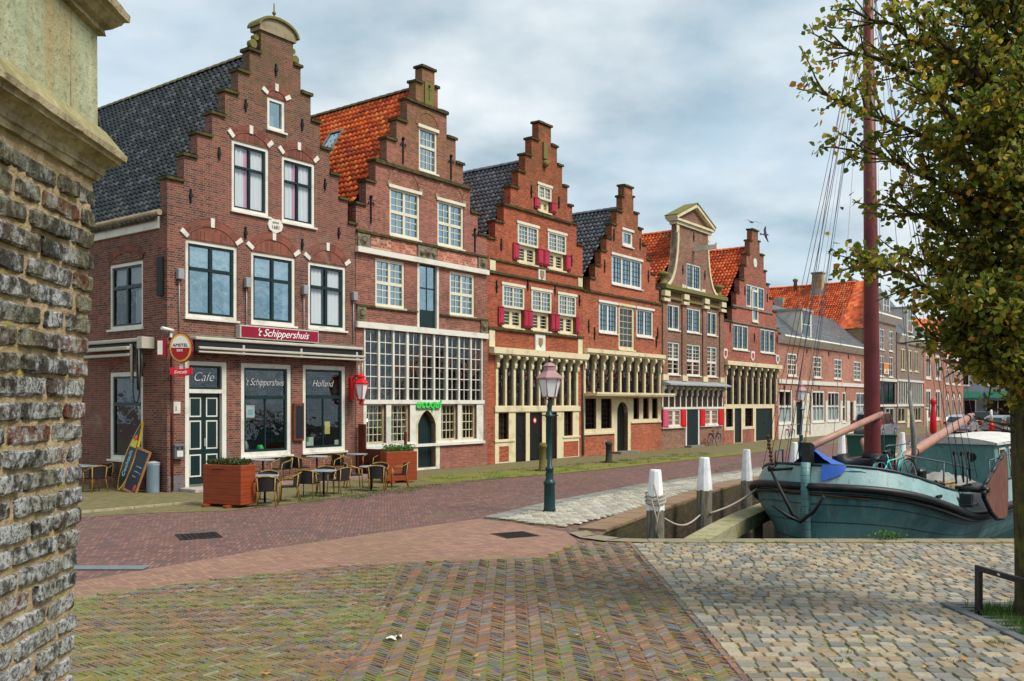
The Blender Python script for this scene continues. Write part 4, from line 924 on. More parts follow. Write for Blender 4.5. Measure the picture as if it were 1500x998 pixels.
for x in (0.02, 2.26, 4.83, 7.1):
    b = h.mb(); b.box(x, x + 0.6, -0.22, 0.008, 7.98, 8.26); b.box(x - 0.04, x + 0.64, -0.2, 0.008, 7.7, 7.86); b.build('capital', CREAM, h.root)
    b = h.mb(); b.box(x + 0.04, x + 0.56, -0.08, 0.012, 3.9, 7.7); b.build_each('pilaster', BR5, h.root)
    b = h.mb(); b.box(x, x + 0.6, -0.12, 0.012, 3.6, 3.9); b.build('pilaster_base', CREAM, h.root)
for x in (0.3, 7.22):
    b = h.mb(); b.lathe([(0.26, 8.57), (0.26, 8.66), (0.15, 8.7), (0.16, 9.0), (0.3, 9.08), (0.28, 9.2), (0.1, 9.26)], (x, 0.05, 0), 12); b.build('gable_vase', MOSSST, h.root)
b = h.mb(); b.prism([(-1.35, 10.78), (0.05, 10.74), (0.05, 11.06), (-1.35, 11.0)], -0.09, 0.09, o=(3.78, 0, 0), ax=(0, 1, 0), ay=(1, 0, 0)); b.box(3.66, 3.9, -1.42, -1.33, 10.74, 11.08); b.build('hoist_beam', WHITE, h.root)
for (x, z) in ((2.45, 9.6), (5.2, 9.6), (3.78, 11.55), (2.5, 5.9), (5.05, 5.9)): h.anchor(x, z, 0.5)
b = h.mb(); b.box(2.34, 2.8, -0.04, 0.01, 8.57, 8.8); b.box(4.8, 5.26, -0.04, 0.01, 8.57, 8.8); b.build_each('corner_block', CREAM, h.root)
b = h.mb(); b.prism([(-0.55, 3.34), (-0.55, 3.4), (0.01, 3.6), (0.01, 3.34)], 0.0, 7.7, ax=(0, 1, 0), ay=(1, 0, 0)); b.build('canopy', LEAD, h.root)
LEADG = leaded('green leaded lights', 0.16, 0.18, 0.14)
GREENIN = paint('green curtain', S(54, 96, 70), 0.8, 0.3, 6)
for k in range(12):
    b = h.mb(); x = 0.12 + 7.46 * k / 11; console(b, x, 0.11, 2.2, 3.32, 2.78); b.build('console_post', WHITE, h.root)
leaded_pane(h, 0.1, 7.6, 2.2, 3.3, -0.012, LEADG)
b = h.mb(); b.box(0.05, 7.7, -0.1, 0.0, 2.08, 2.2); b.box(2.7, 2.86, -0.06, 0.0, 0.08, 2.08); b.box(4.26, 4.42, -0.06, 0.0, 0.08, 2.08); b.box(0.0, 2.6, -0.1, 0.0, 1.08, 1.18); b.box(4.5, 7.5, -0.1, 0.0, 1.08, 1.18); b.build_each('timber_front', WHITE, h.root)
for (x0, x1) in ((0.62, 2.1), (5.05, 6.9)): h.window(x0, x1, 1.18, 2.08, WHITE, (1, 1), (1,), (1, 3), fw=0.09, mw=0.3, bw=0.02, pane=GL_DARK, y=-0.05, hole=False, sill=False, room=False)
for (x0, x1, m) in ((0.02, 0.6, PINKSH), (2.1, 2.68, SCARLET), (4.46, 5.05, SCARLET), (6.9, 7.5, SCARLET)):
    b = h.mb(); b.bbox(x0, x1, -0.12, -0.06, 1.12, 2.06, 0.008); b.bbox(x0 + 0.08, x1 - 0.08, -0.135, -0.115, 1.2, 1.98, 0.006); b.build('shutter', m, h.root)
b = h.mb()
for j in range(6): b.bbox(2.86 + 1.4 * j / 6, 2.86 + 1.4 * (j + 1) / 6, -0.04, -0.004, 0.1, 2.07, 0.006)
b.build('door', GREEN, h.root)
b = h.mb(); b.box(2.7, 4.42, -0.4, -0.0, 0.0, 0.1); b.build('doorstep', GREYST, h.root)
h.holes = []; h.shell(BR5, 8.4, 11.8); h.roof(T_ORANGE, 8.45, 11.97, y0=0.36, y1=10)
h5 = h

# ---- house 6
h = House('step_gabled_house', 'dusty red house with round clock plaque, tall narrow arched hatch and orange roof', 36.06, 8.74, 10, 0.0)
h.window(3.38, 6.36, 8.36, 9.78, WHITE, (0.8, 1.16, 1.0), (1,), {(0, 0): (2, 4), (1, 0): (1, 1), (2, 0): (2, 4)}, fw=0.1, mw=0.2, bw=0.028, sill=False, barm=BLUED)
h.window(4.26, 5.22, 7.5, 9.5, IVORY, (1,), (0.45, 0.55), (1, 1), fw=0.14, mw=0.08, name='loading_door', hole=False, y=-0.03, curtain=[(0, 1, 0, 0.45, GREEN)])
h.rect(4.26, 5.22, 7.5, 8.35)
for (x0, x1) in ((1.36, 3.72), (5.64, 8.16)): h.window(x0, x1, 5.64, 7.17, WHITE, (1, 1, 1), (1,), (3, 5), fw=0.1, mw=0.09, bw=0.028, barm=BLUED)
b = h.mb(); b.box(1.2, 7.7, -0.07, 0.012, 8.2, 8.3); b.box(0, 8.74, -0.06, 0.012, 7.24, 7.32); b.build_each('string_course', GREYST, h.root)
b = h.mb(); b.lathe([(0.28, 0), (0.28, 0.03)], (4.75, -0.03, 11.2), 18, axis='y'); ck = b.build('round_plaque', WHITE, h.root)
for (x, z0) in ((0.15, 4.98), (4.3, 5.02), (8.5, 4.98)):
    b = h.mb(); b.prism([(x - .28, z0 + .62), (x - .28, z0 + .2), (x, z0), (x + .28, z0 + .2), (x + .28, z0 + .62)], -0.06, 0.01); sh = b.build('coat_of_arms', WHITE, h.root)
    b = h.mb(); b.prism([(x - .15, z0 + .5), (x - .15, z0 + .25), (x, z0 + .14), (x + .15, z0 + .25), (x + .15, z0 + .5)], -0.075, -0.055); b.build('shield_field', REDSH if x < 5 else BLUEG, sh)
for (x, z) in ((3.1, 9.3), (6.75, 9.2), (0.9, 6.9), (4.6, 6.5), (8.45, 6.6)): h.anchor(x, z, 0.55)
h.rect(0.25, 8.45, 2.32, 4.6)
b = h.mb(); b.box(-0.02, 8.76, -0.28, 0.012, 4.66, 4.9); b.build_each('cornice', CREAM, h.root)
for k in range(9):
    b = h.mb(); x = 0.3 + 8.1 * k / 8; console(b, x, 0.14, 2.26, 4.64, 4.05); b.build('console_post', CREAM, h.root)
leaded_pane(h, 0.25, 8.45, 2.3, 4.6); shade_box(h, 0.32, 8.42, 2.2, 4.65)
b = h.mb(); out = [(0.06, 0.8), (1.42, 0.8), (1.42, 0.0), (2.72, 0.0), (2.72, 0.8), (4.6, 0.8), (4.6, 0.0), (8.0, 0.0), (8.0, 2.34), (0.06, 2.34)]
wl6 = ((0.3, 1.3, 1.0, 2.08), (3.14, 4.4, 0.98, 2.1))
hol = [[(a, z0), (c, z0), (c, z1), (a, z1)] for (a, c, z0, z1) in wl6] + [[(1.56, 0.02), (2.58, 0.02), (2.58, 2.1), (1.56, 2.1)], [(4.86, 0.02), (7.66, 0.02), (7.66, 2.08), (4.86, 2.08)]]
b.prism(out, -0.02, 0.0, hol, back=False); b.build_each('timber_front', CREAM, h.root)
for (a, c, z0, z1) in wl6: h.window(a, c, z0, z1, IRON, cells=(4, 5), fw=0.03, bw=0.024, pane=GL_LOW, y=0.08, sill=False)
h.door(1.56, 2.58, 0.02, 2.1, GREEN, boards=6, y=0.06); h.door(4.86, 7.66, 0.02, 2.08, GREEN, leaves=2, boards=6, y=0.06)
L6 = [(0, 7.25), (1.22, 8.1), (1.86, 9.06), (2.32, 9.9), (3.06, 10.82), (3.4, 11.56), (3.92, 12.48), (4.28, 13.2)]
R6 = [(8.74, 7.3), (8.36, 8.38), (7.72, 9.2), (7.1, 10.05), (6.6, 10.85), (6.2, 11.82), (5.52, 12.6), (5.26, 13.22)]
h.gable(L6, R6, BR6); h.shell(BR6, 7.3, 11.9); h.roof(T_ORANGE, 7.35, 12.1, y0=0.36, y1=10)
h6 = h
# ---- house 7: long low house with white plastered ground floor
h = House('long_house', 'long low pale red house with white cornice, slate roof and white plastered shop windows', 44.80, 20.4, 6, 0.0)
for (x0, x1) in ((1.7, 3.6), (6.9, 8.8), (11.7, 13.6), (16.7, 18.7)): h.window(x0, x1, 4.25, 5.85, WHITE, (1, 1), (0.5, 0.5), (2, 2), fw=0.14, mw=0.08, bw=0.05, pane=GL_LOW)
for (x0, x1, z0, z1, c) in ((0.1, 2.65, 1.0, 3.34, 2), (6.75, 9.45, 1.0, 3.34, 3), (10.2, 13.0, 1.0, 3.32, 3), (13.75, 14.65, 0.9, 3.32, 1), (17.3, 19.95, 1.2, 3.32, 2)):
    h.window(x0, x1, z0, z1, WHITE, (1,) * c, (0.5, 0.5), (1, 1), fw=0.16, mw=0.1, pane=GL_LOW, room=False, curtain=[(0, 1, 0, 0.55, BLIND)] if c != 1 else None)
h.door(3.42, 4.42, 0.2, 2.5, GREEN, boards=4); h.door(15.7, 16.4, 0.1, 2.5, GREEN, boards=3)
h.rect(4.8, 6.3, 0.15, 3.2)
b = h.mb(); b.box(4.8, 6.3, 0.06, 0.12, 0.15, 3.2); dd = b.build('door', CREAM, h.root)
b = h.mb()
for (a, c) in ((4.95, 5.45), (5.65, 6.15)):
    for (z0, z1) in ((0.4, 1.2), (1.4, 2.4), (2.55, 3.05)): b.bbox(a, c, 0.03, 0.062, z0, z1, 0.02)
b.build('door_panel', WHITE, dd)
b = h.mb(); b.prism([(0.0, 0), (20.4, 0), (20.4, 0.96), (0, 0.96)], -0.025, 0.0, [[(q[0][0], q[0][1]), (q[1][0], q[1][1]), (q[1][0], 0.95), (q[0][0], 0.95)] for q in h.holes if q[0][1] < 0.9], back=False); b.build('plaster_front', WHITE, h.root)
for (x0, x1) in ((2.75, 3.3), (4.5, 4.72), (6.38, 6.66), (9.55, 10.1), (13.1, 13.66), (14.75, 15.55), (16.5, 17.2), (20.05, 20.38)): k = h.mb(); k.box(x0, x1, -0.05, 0.0, 0.97, 3.4 if x1 - x0 < 0.4 else 2.6); k.build_each('pilaster', WHITE, h.root)
b = h.mb(); b.box(0, 20.4, -0.08, 0.012, 3.72, 4.0); b.build_each('string_band', WHITE, h.root)
b = h.mb(); b.prism([(-0.45, 6.95), (-0.5, 6.85), (-0.2, 6.5), (-0.1, 6.4), (0.01, 6.4), (0.01, 6.95)], 0.0, 20.4, ax=(0, 1, 0), ay=(1, 0, 0)); b.build('cornice', WHITE, h.root)
out = [(0, 0), (20.4, 0), (20.4, 6.9), (0, 6.9)]; b = h.mb(); b.prism(out, 0, 0.34, h.holes); h.facade = b
b.prism([(0.34, 6.9), (5.9, 6.9), (2.95, 9.55)], 0.02, 0.3, ax=(0, 1, 0), ay=(1, 0, 0)); b.prism([(0.34, 6.9), (5.9, 6.9), (2.95, 9.55)], 20.1, 20.38, ax=(0, 1, 0), ay=(1, 0, 0))
h.shell(BR7, 6.88)
def slate_roof(h, x0, x1, ye, ze, yr, zr, yb, mat, name='roof', z_back=None):
    b = h.mb(); L = math.hypot(yr - ye, zr - ze)
    def pl(ya, za, yc, zc):
        n = int(math.hypot(yc - ya, zc - za) / 0.3)
        for i in range(n):
            u, w = i / n, (i + 1) / n; pa = (ya + (yc - ya) * u, za + (zc - za) * u); pb = (ya + (yc - ya) * w, za + (zc - za) * w)
            b.poly([(x0, pa[0], pa[1] + 0.03), (x1, pa[0], pa[1] + 0.03), (x1, pb[0], pb[1] + 0.004), (x0, pb[0], pb[1] + 0.004)], [(x0, i * .34 + .01), (x1, i * .34 + .01), (x1, i * .34 + .33), (x0, i * .34 + .33)])
            b.poly([(x0, pa[0], pa[1] - 0.01), (x1, pa[0], pa[1] - 0.01), (x1, pa[0], pa[1] + 0.03), (x0, pa[0], pa[1] + 0.03)])
    pl(ye, ze, yr, zr); pl(yb, ze if z_back is None else z_back, yr, zr)
    for x in (x0, x1): b.poly([(x, ye, ze), (x, yr, zr), (x, yb, ze if z_back is None else z_back)])
    return b.build(name, mat, h.root)
slate_roof(h, 0.0, 20.4, -0.2, 6.97, 2.95, 9.66, 6.1, T_SLATE)
def dormer(h, x0, x1, z0, z1, y, depth, roofm, cols=2, pane=None):
    b = h.mb(); b.box(x0, x0 + 0.14, y, y + depth, z0, z1); b.box(x1 - 0.14, x1, y, y + depth, z0, z1); d = b.build('dormer', WHITE, h.root)
    b = h.mb(); b.box(x0 - 0.1, x1 + 0.1, y - 0.1, y + depth, z1, z1 + 0.16); b.build('dormer_roof', LEAD if roofm is None else roofm, d)
    b = h.mb(); a0, a1 = x0 + 0.14, x1 - 0.14; w = 0.09
    b.box(a0, a0 + w, y + .02, y + .1, z0, z1); b.box(a1 - w, a1, y + .02, y + .1, z0, z1); b.box(a0 + w, a1 - w, y + .02, y + .1, z1 - w, z1); b.box(a0 + w, a1 - w, y + .02, y + .1, z0, z0 + w)
    for k in range(1, cols): q = a0 + (a1 - a0) * k / cols; b.box(q - .04, q + .04, y + .03, y + .09, z0 + w, z1 - w)
    b.box(a0 + w, a1 - w, y + .034, y + .086, (z0 + z1) / 2 - .03, (z0 + z1) / 2 + .03); wi = b.build('dormer_window', WHITE, d)
    b = h.mb(); b.poly([(a0, y + .06, z0), (a1, y + .06, z0), (a1, y + .06, z1), (a0, y + .06, z1)]); b.build('pane', GL_LOW, wi)
dormer(h, 4.3, 6.4, 7.05, 8.9, -0.05, 2.2, None, 1)
for (x, z) in ((1.0, 3.5), (5.5, 6.1), (10.3, 6.1), (15.2, 6.1), (19.5, 3.55), (4.6, 3.55), (8.1, 3.6), (14.5, 3.55)): h.anchor(x, z, 0.35)
h7 = h
# ---- house 8
h = House('town_house', 'grey brown three storey house with big bright orange roof behind the red mast', 65.2, 9.3, 10, 0.0)
for (x0, x1) in ((0.8, 2.3), (3.9, 5.4), (6.9, 8.4)):
    h.window(x0, x1, 7.1, 9.0, WHITE, (1, 1), (1,), (1, 3), fw=0.12, mw=0.09, bw=0.05); h.window(x0, x1, 4.75, 6.65, WHITE, (1, 1), (1,), (1, 3), fw=0.12, mw=0.09, bw=0.05)
h.window(0.4, 8.9, 2.35, 4.3, GREEN, (1, 1, 1, 1, 1), (1,), (1, 1), fw=0.1, mw=0.1, pane=GL_LOW, room=False)
h.window(0.5, 3.4, 0.5, 2.05, WHITE, (1, 1), (1,), fw=0.15, mw=0.12, pane=GL_LOW, room=False); h.door(3.9, 5.4, 0.05, 2.05, GREEN, leaves=2, boards=3); h.window(5.9, 8.8, 0.5, 2.05, WHITE, (1, 1), (1,), fw=0.15, mw=0.12, pane=GL_LOW, room=False)
b = h.mb(); b.prism([(-0.5, 10.25), (-0.55, 10.1), (-0.15, 9.55), (0.01, 9.5), (0.01, 10.25)], 0.0, 9.3, ax=(0, 1, 0), ay=(1, 0, 0)); b.build('cornice', WHITE, h.root)
b = h.mb(); b.box(0, 9.3, -0.12, 0.012, 4.36, 4.6); b.box(0, 9.3, -0.08, 0.012, 2.1, 2.3); b.build_each('string_band', WHITE, h.root)
b = h.mb(); b.prism([(0, 0), (9.3, 0), (9.3, 10.2), (0, 10.2)], 0, 0.34, h.holes); h.facade = b; h.D = 16
b.box(0.012, 0.3, 0.342, 16, 0, 8.8); b.box(9.0, 9.288, 0.342, 16, 0, 8.8); b.prism([(0.012, 0), (9.288, 0), (9.288, 8.8), (4.65, 13.0), (0.012, 8.8)], 15.7, 15.99); b.build('wall', BR8, h.root)
b = h.mb(); b.box(0.005, 0.02, 0.4, 15.9, 6.6, 8.78); b.build('side_wall', BRY, h.root)
h.roof(T_ORANGE, 8.8, 13.25, y0=2.2, y1=16, over=0.2)
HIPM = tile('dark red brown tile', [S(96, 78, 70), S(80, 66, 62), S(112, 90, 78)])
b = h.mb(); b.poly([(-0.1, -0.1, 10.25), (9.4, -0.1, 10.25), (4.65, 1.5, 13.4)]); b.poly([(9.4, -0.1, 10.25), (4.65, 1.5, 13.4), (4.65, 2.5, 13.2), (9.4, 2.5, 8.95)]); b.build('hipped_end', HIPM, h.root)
b = h.mb(); b.poly([(-0.15, -0.1, 10.25), (4.65, 1.5, 13.4), (4.65, 2.5, 13.2), (-0.15, 2.5, 8.75), (-0.15, -0.1, 8.75)]); b.build('roof_side', T_ORANGE, h.root)
dormer(h, 5.4, 7.6, 10.4, 12.0, 0.1, 2.2, None, 2)
b = h.mb(); b.box(3.7, 4.5, 5.0, 5.9, 11.6, 14.2); ch = b.build('chimney', BRY, h.root)
b = h.mb(); b.box(3.62, 4.58, 4.92, 5.98, 14.2, 14.34); b.build('chimney_cap', GREYST, ch)
b = h.mb(); b.box(3.55, 4.65, 4.85, 6.0, 11.7, 12.7); b.build('lead_flashing', LEAD, ch)
b = h.mb(); b.lathe([(0.16, 12.0), (0.16, 13.7), (0.24, 13.72), (0.24, 13.9), (0.05, 14.0)], (4.2, 7.6, 0), 10); b.build('flue', GREYST, h.root)
b = h.mb(); b.box(2.6, 3.5, 8.2, 9.0, 11.0, 12.1); b.build('roof_hatch', LEAD, h.root)
h8 = h
osg = thing('sale_board', 'small orange and white board in a window of the grey brown house', 'sign', h.root.location, ROT)
b = MB(); b.box(5.0, 6.6, -0.08, -0.05, 5.0, 6.0); b.build('board', WHITE, osg)
b = MB(); b.box(5.05, 6.55, -0.095, -0.08, 5.5, 5.95); b.prism([(5.3, 5.1), (6.3, 5.1), (5.8, 5.5)], -0.095, -0.08); b.build('colour_field', paint('orange sign paint', S(226, 124, 30), 0.5, 0.05), osg)
# ---- house 9
h = House('town_house', 'brown house with white barred gallery window under a steep slate roof', 74.8, 10.2, 10, 0.0)
for k in range(3): h.window(1.5 + 2.6 * k, 3.1 + 2.6 * k, 5.5, 7.6, CREAM, (1, 1), (1,), fw=0.14, mw=0.2, pane=GL_LOW)
h.rect(0.5, 9.6, 2.35, 4.4)
b = h.mb()
for k in range(12): x = 0.5 + 9.1 * k / 11; b.box(x - 0.09, x + 0.09, -0.04, 0.1, 2.3, 4.45)
b.build('gallery_post', WHITE, h.root); p = h.mb(); p.poly([(0.5, 0.06, 2.3), (9.6, 0.06, 2.3), (9.6, 0.06, 4.4), (0.5, 0.06, 4.4)]); p.build('pane', GL_LOW, h.root)
b = h.mb(); b.box(0, 10.2, -0.1, 0.012, 4.45, 4.65); b.box(0, 10.2, -0.1, 0.012, 2.1, 2.32); b.build_each('string_band', WHITE, h.root)
h.window(0.5, 3.2, 0.6, 2.05, CREAM, (1, 1), (1,), fw=0.14, mw=0.12, pane=GL_LOW, room=False); h.door(3.9, 5.3, 0.05, 2.05, CREAM, boards=4); h.window(5.9, 9.5, 0.6, 2.05, CREAM, (1, 1, 1), (1,), fw=0.14, mw=0.12, pane=GL_LOW, room=False)
b = h.mb(); b.prism([(-0.45, 8.85), (-0.5, 8.7), (-0.15, 8.1), (0.01, 8.05), (0.01, 8.85)], 0.0, 10.2, ax=(0, 1, 0), ay=(1, 0, 0)); b.build('cornice', WHITE, h.root)
b = h.mb(); b.prism([(0, 0), (10.2, 0), (10.2, 8.8), (0, 8.8)], 0, 0.34, h.holes); h.facade = b; h.shell(BR8, 8.75)
slate_roof(h, 0, 10.2, -0.1, 8.8, 4.2, 14.4, 10, T_SLATE)
dormer(h, 4.4, 6.4, 9.3, 11.6, 0.1, 2.2, None, 2)
# ---- houses 10 and 11 and the far end
h = House('town_house', 'narrow house with tall white windows at the far end of the row', 85.2, 9.0, 10, 0.0)
for (x0, x1) in ((1.0, 3.4), (5.4, 7.8)):
    h.window(x0, x1, 4.9, 7.6, WHITE, (1, 1), (1,), (1, 2), fw=0.3, mw=0.2, pane=GL_LOW); h.window(x0, x1, 0.6, 3.9, WHITE, (1, 1), (1,), (1, 2), fw=0.3, mw=0.2, pane=GL_LOW, room=False)
b = h.mb(); b.box(0, 9, -0.3, 0.012, 8.0, 8.5); b.build('cornice', WHITE, h.root)
b = h.mb(); b.prism([(0, 0), (9, 0), (9, 8.4), (0, 8.4)], 0, 0.34, h.holes); h.facade = b; h.shell(BR7, 8.3); slate_roof(h, 0, 9, -0.1, 8.4, 4.2, 12.8, 10, T_SLATE)
h = House('town_house', 'pinkish brick house with tall arched windows, last in the row', 94.4, 10.6, 10, 0.0)
for (z0, z1) in ((4.5, 6.3), (0.7, 3.0)):
    for x0 in (1.2, 4.4, 7.6):
        h.window(x0, x0 + 1.7, z0, z1, WHITE, (1, 1), (1,), fw=0.2, mw=0.15, pane=GL_LOW, room=False)
        h.arch(x0 + 0.85, z1, 1.7, 0.5, 0.25, tymp=WHITE, keys=False)
b = h.mb(); b.box(0, 10.6, -0.25, 0.012, 7.2, 7.7); b.build('cornice', WHITE, h.root)
b = h.mb(); b.prism([(0, 0), (10.6, 0), (10.6, 7.6), (0, 7.6)], 0, 0.34, h.holes); h.facade = b; h.shell(BR7, 7.5); slate_roof(h, 0, 10.6, -0.1, 7.6, 4.4, 12.0, 10, T_ORANGE)
# ---- building closing the street at the far end
GREYW = paint('blue grey render', S(126, 138, 148), 0.8, 0.1, 0.8)
h = House('street_end_building', 'grey rendered building with green awnings closing the street behind the parked cars', 0, 26, 12, 0.0); h.root.location = (50.5, 116, 0); h.root.rotation_euler = (0, 0, R(-6))
for k in range(6): h.window(1.4 + 4.1 * k, 3.4 + 4.1 * k, 4.6, 6.8, WHITE, (1, 1), (1,), fw=0.15, mw=0.1, pane=GL_LOW); h.window(1.2 + 4.1 * k, 4.2 + 4.1 * k, 0.4, 2.9, WHITE, (1, 1), (1,), fw=0.15, mw=0.1, pane=GL_LOW, room=False)
b = h.mb(); b.prism([(0, 0), (26, 0), (26, 7.8), (0, 7.8)], 0, 0.34, h.holes); h.facade = b; h.shell(GREYW, 7.7)
slate_roof(h, 0, 26, -0.3, 7.8, 5, 13.6, 12, T_ORANGE)
AWG = paint('green canvas', S(10, 88, 72), 0.8, 0.1)
for k in range(6):
    a0 = 1.0 + 4.1 * k
    aw = thing('awning', 'green sloping awning on the grey building at the street end', 'awning', h.root.location, R(-6), 'green awnings at the street end')
    b = MB(); b.prism([(-0.02, 3.9), (-1.2, 3.1), (-1.2, 2.85), (-1.16, 2.85), (-1.16, 3.05), (-0.02, 3.82)], a0, a0 + 3.6, ax=(0, 1, 0), ay=(1, 0, 0)); b.build('canvas', AWG, aw)
    b = MB(); b.tube([(a0 + .1, -0.03, 2.9), (a0 + .1, -1.15, 2.95)], 0.025, 6); b.tube([(a0 + 3.5, -0.03, 2.9), (a0 + 3.5, -1.15, 2.95)], 0.025, 6); b.build('arm', LEAD, aw)
# small orange gabled roofs between, seen through the tree
h = House('back_house', 'house with orange roof standing behind the street end', 0, 14, 9, 0); h.root.location = (41, 108, 0); h.root.rotation_euler = (0, 0, R(40))
b = h.mb(); b.prism([(0, 0), (14, 0), (14, 9.2), (0, 9.2)], 0, 0.34); h.facade = b; h.shell(BR7, 9.1); slate_roof(h, 0, 14, -0.3, 9.2, 4.5, 15.0, 9.3, T_ORANGE)

# ---- dark terrace added out of view across the basin, for the panes to reflect
ht = thing('added_terrace', 'dark brick terrace of stepped gables added out of view for the panes to reflect', 'terrace', (68, 42, 0), R(84))
b = MB(); rf = MB(); wn_ = MB(); rg = random.Random(14); x = 0.0
while x < 52:
    w = rg.uniform(6.5, 8.5); e = rg.uniform(3.4, 5.0); pts = [(x, -1.5), (x + w, -1.5), (x + w, e)]; st = 5
    for k in range(1, st + 1): pts += [(x + w - w * .45 * k / st, e + 4.2 * (k - 1) / st), (x + w - w * .45 * k / st, e + 4.2 * k / st)]
    for k in range(st, 0, -1): pts += [(x + w * .45 * k / st, e + 4.2 * k / st), (x + w * .45 * k / st, e + 4.2 * (k - 1) / st)]
    pts.append((x, e)); b.prism(pts, 0, 0.4); b.box(x + .01, x + w - .01, 0.41, 9, -1.5, e - .1)
    rf.poly([(x, .4, e - .2), (x + w / 2, .4, e + 4), (x + w / 2, 9, e + 4), (x, 9, e - .2)]); rf.poly([(x + w, .4, e - .2), (x + w / 2, .4, e + 4), (x + w / 2, 9, e + 4), (x + w, 9, e - .2)])
    for q in range(3):
        for zz in (0.8, 2.6): wn_.box(x + w * (.12 + .28 * q), x + w * (.32 + .28 * q), -0.03, 0.0, zz, zz + 1.6)
    x += w
b.build('wall', BR1, ht); rf.build('roof', T_ORANGE, ht); o_ = wn_.build('window', WHITE, ht); o_['kind'] = 'stuff'
# ------------------------------------------------------------------ ground, quay, water
def sheet(name, polys, z, mat, kind='structure'):
    b = MB()
    for p in polys:
        tris = tessellate_polygon([[Vector((q[0], q[1], 0)) for q in p]]); ids = [b.av((q[0], q[1], z)) for q in p]
        for t in tris: b.face([ids[k] for k in t])
    o = b.build(name, mat)
    if o.data.polygons[0].normal.z < 0: o.data.flip_normals()
    return tag(o, None, None, None, kind)
QUAY = [(9.6, 30.7), (12.9, 34.6), (16.2, 38.6), (24, 49), (36.5, 65), (60, 72)]
QL = [(1.62, 16.55), (1.75, 16.95), (2.91, 19.4), (4.1, 21.85), (5.38, 24.4), (6.83, 27.1)] + QUAY    # left quay edge
QN = [(300, 15.84), (2.6, 15.84), (2.0, 16.0), (1.7, 16.25)]                                            # near quay edge
land = [(-300, -30), (300, -30)] + QN + QL + [(300, 78), (300, 500), (-300, 500)]
STREET = herring('street clinker', [S(120, 82, 78), S(104, 72, 72), S(134, 92, 84), S(98, 78, 80), S(128, 84, 74), S(142, 104, 94)], S(84, 72, 64), W=0.07, n=3, rot=-8, moss=(0.16, 0.15, 0.06), moss_amt=0.10, dirt=(0.10, 0.075, 0.065), joint_w=0.12)
SIDEW = herring('mossy pavement', [S(122, 104, 84), S(108, 92, 78), S(136, 114, 92), S(96, 86, 74)], S(96, 92, 56), W=0.07, n=3, rot=20, moss=(0.16, 0.165, 0.035), moss_amt=0.85, dirt=(0.13, 0.10, 0.06), joint_w=0.16)
REDST = herring('red paving strip', [S(150, 112, 96), S(136, 100, 88), S(160, 122, 104), S(142, 108, 94)], S(122, 100, 84), W=0.07, n=3, rot=50, moss=(0.17, 0.17, 0.05), moss_amt=0.4, dirt=(0.17, 0.10, 0.07))
SOIL = paint('joint soil', S(92, 78, 52), 0.95, 0.25, 3)
def setts_mat(name, cols, joint, moss, ma, mlo=0.5):
    g = NG(name); p = g.pos(); nz = g.noise(p, 30, 4, 0.7); big = g.noise(p, 0.8, 5, 0.6); fine = g.noise(p, 160, 3, 0.7)
    c = g.ramp(g.attr('rnd'), [(i / len(cols), q) for i, q in enumerate(cols)], const=True)
    dk = g.mix(0.55, c, (0.03, 0.03, 0.03, 1)); c = g.mix(g.math('MULTIPLY', g.step(nz, 0.42, 0.7), 0.7), c, dk)
    c = g.mix(g.math('MULTIPLY', g.step(fine, 0.5, 0.75), 0.5), c, g.mix(0.5, c, (0.5, 0.48, 0.42, 1)))
    mf = g.math('MULTIPLY', g.step(big, mlo, mlo + 0.2), g.step(nz, 0.40, 0.56)); c = g.mix(g.math('MULTIPLY', mf, ma), c, (*moss, 1))
    g.bump(g.math('ADD', nz, g.math('MULTIPLY', fine, 0.6)), 0.5, 0.012); return g.fin(c, 0.62, 0.35)
tag(sheet('street', [land], 0.0, STREET), None, None, None, 'structure')
side = [(-40, 3), (-20, 10.0), (-12, 15.8), (-9.0, 19.0), (-8.2, 19.75), (-6.3, 20.3), (-5.2, 21.8), (-3.9, 24.2), (-2.6, 26.6), (1.4, 31.0), (3.4, 33.3), (12.5, 45.2), (30, 68.5), (58, 105), (40, 110), (-9, 45), (-40, 40)]
sheet('pavement', [side], 0.006, SIDEW)
# mossy grass strip between pavement and street
GRASSY = mossy('mossy verge', S(120, 112, 64), S(112, 120, 46), 0.38, 0.58)
verge = [(-2.3, 27.4), (1.5, 30.8), (3.4, 33.1), (8.4, 39.6), (12.6, 45.2), (12.2, 45.8), (7.6, 40.3), (2.5, 34.9), (0.4, 32.9), (-2.4, 30.2), (-3.0, 28.6)]
sheet('grass_verge', [verge], 0.012, GRASSY)
# quay strip: kerb, setts, brick coping
KO = [(-0.6, 18.95), (0.85, 21.9), (3.9, 26.9), (6.8, 30.5), (12.2, 37.7), (30, 61.5)]
KI = [(x + 0.42, y - 0.22) for x, y in KO]
KERB = paint('granite kerb', S(136, 134, 126), 0.8, 0.2, 4)
b = MB()
for i in range(len(KO) - 1):
    A, B_, Cc, D = KO[i], KO[i + 1], KI[i + 1], KI[i]; n = max(1, int(math.hypot(B_[0] - A[0], B_[1] - A[1]) / 0.95))
    for k in range(n):
        u, w = k / n + 0.006, (k + 1) / n - 0.006; L = lambda P, Q, t: (P[0] + (Q[0] - P[0]) * t, P[1] + (Q[1] - P[1]) * t)
        q = [L(A, B_, u), L(A, B_, w), L(D, Cc, w), L(D, Cc, u)]; z = 0.035
        b.poly([(*p, z) for p in q]); 
        for e in range(4): b.poly([(*q[e], 0), (*q[(e + 1) % 4], 0), (*q[(e + 1) % 4], z), (*q[e], z)])
kb = b.build('kerb', KERB); kb['kind'] = 'structure'
inner = [(x - 0.52, y + 0.28) for x, y in QL[2:]]
setts_poly = KI + [(24.8, 61.0)][:0] + [(36.0, 65.2)] + inner[::-1] + [(1.0, 17.6), (0.5, 17.9)]
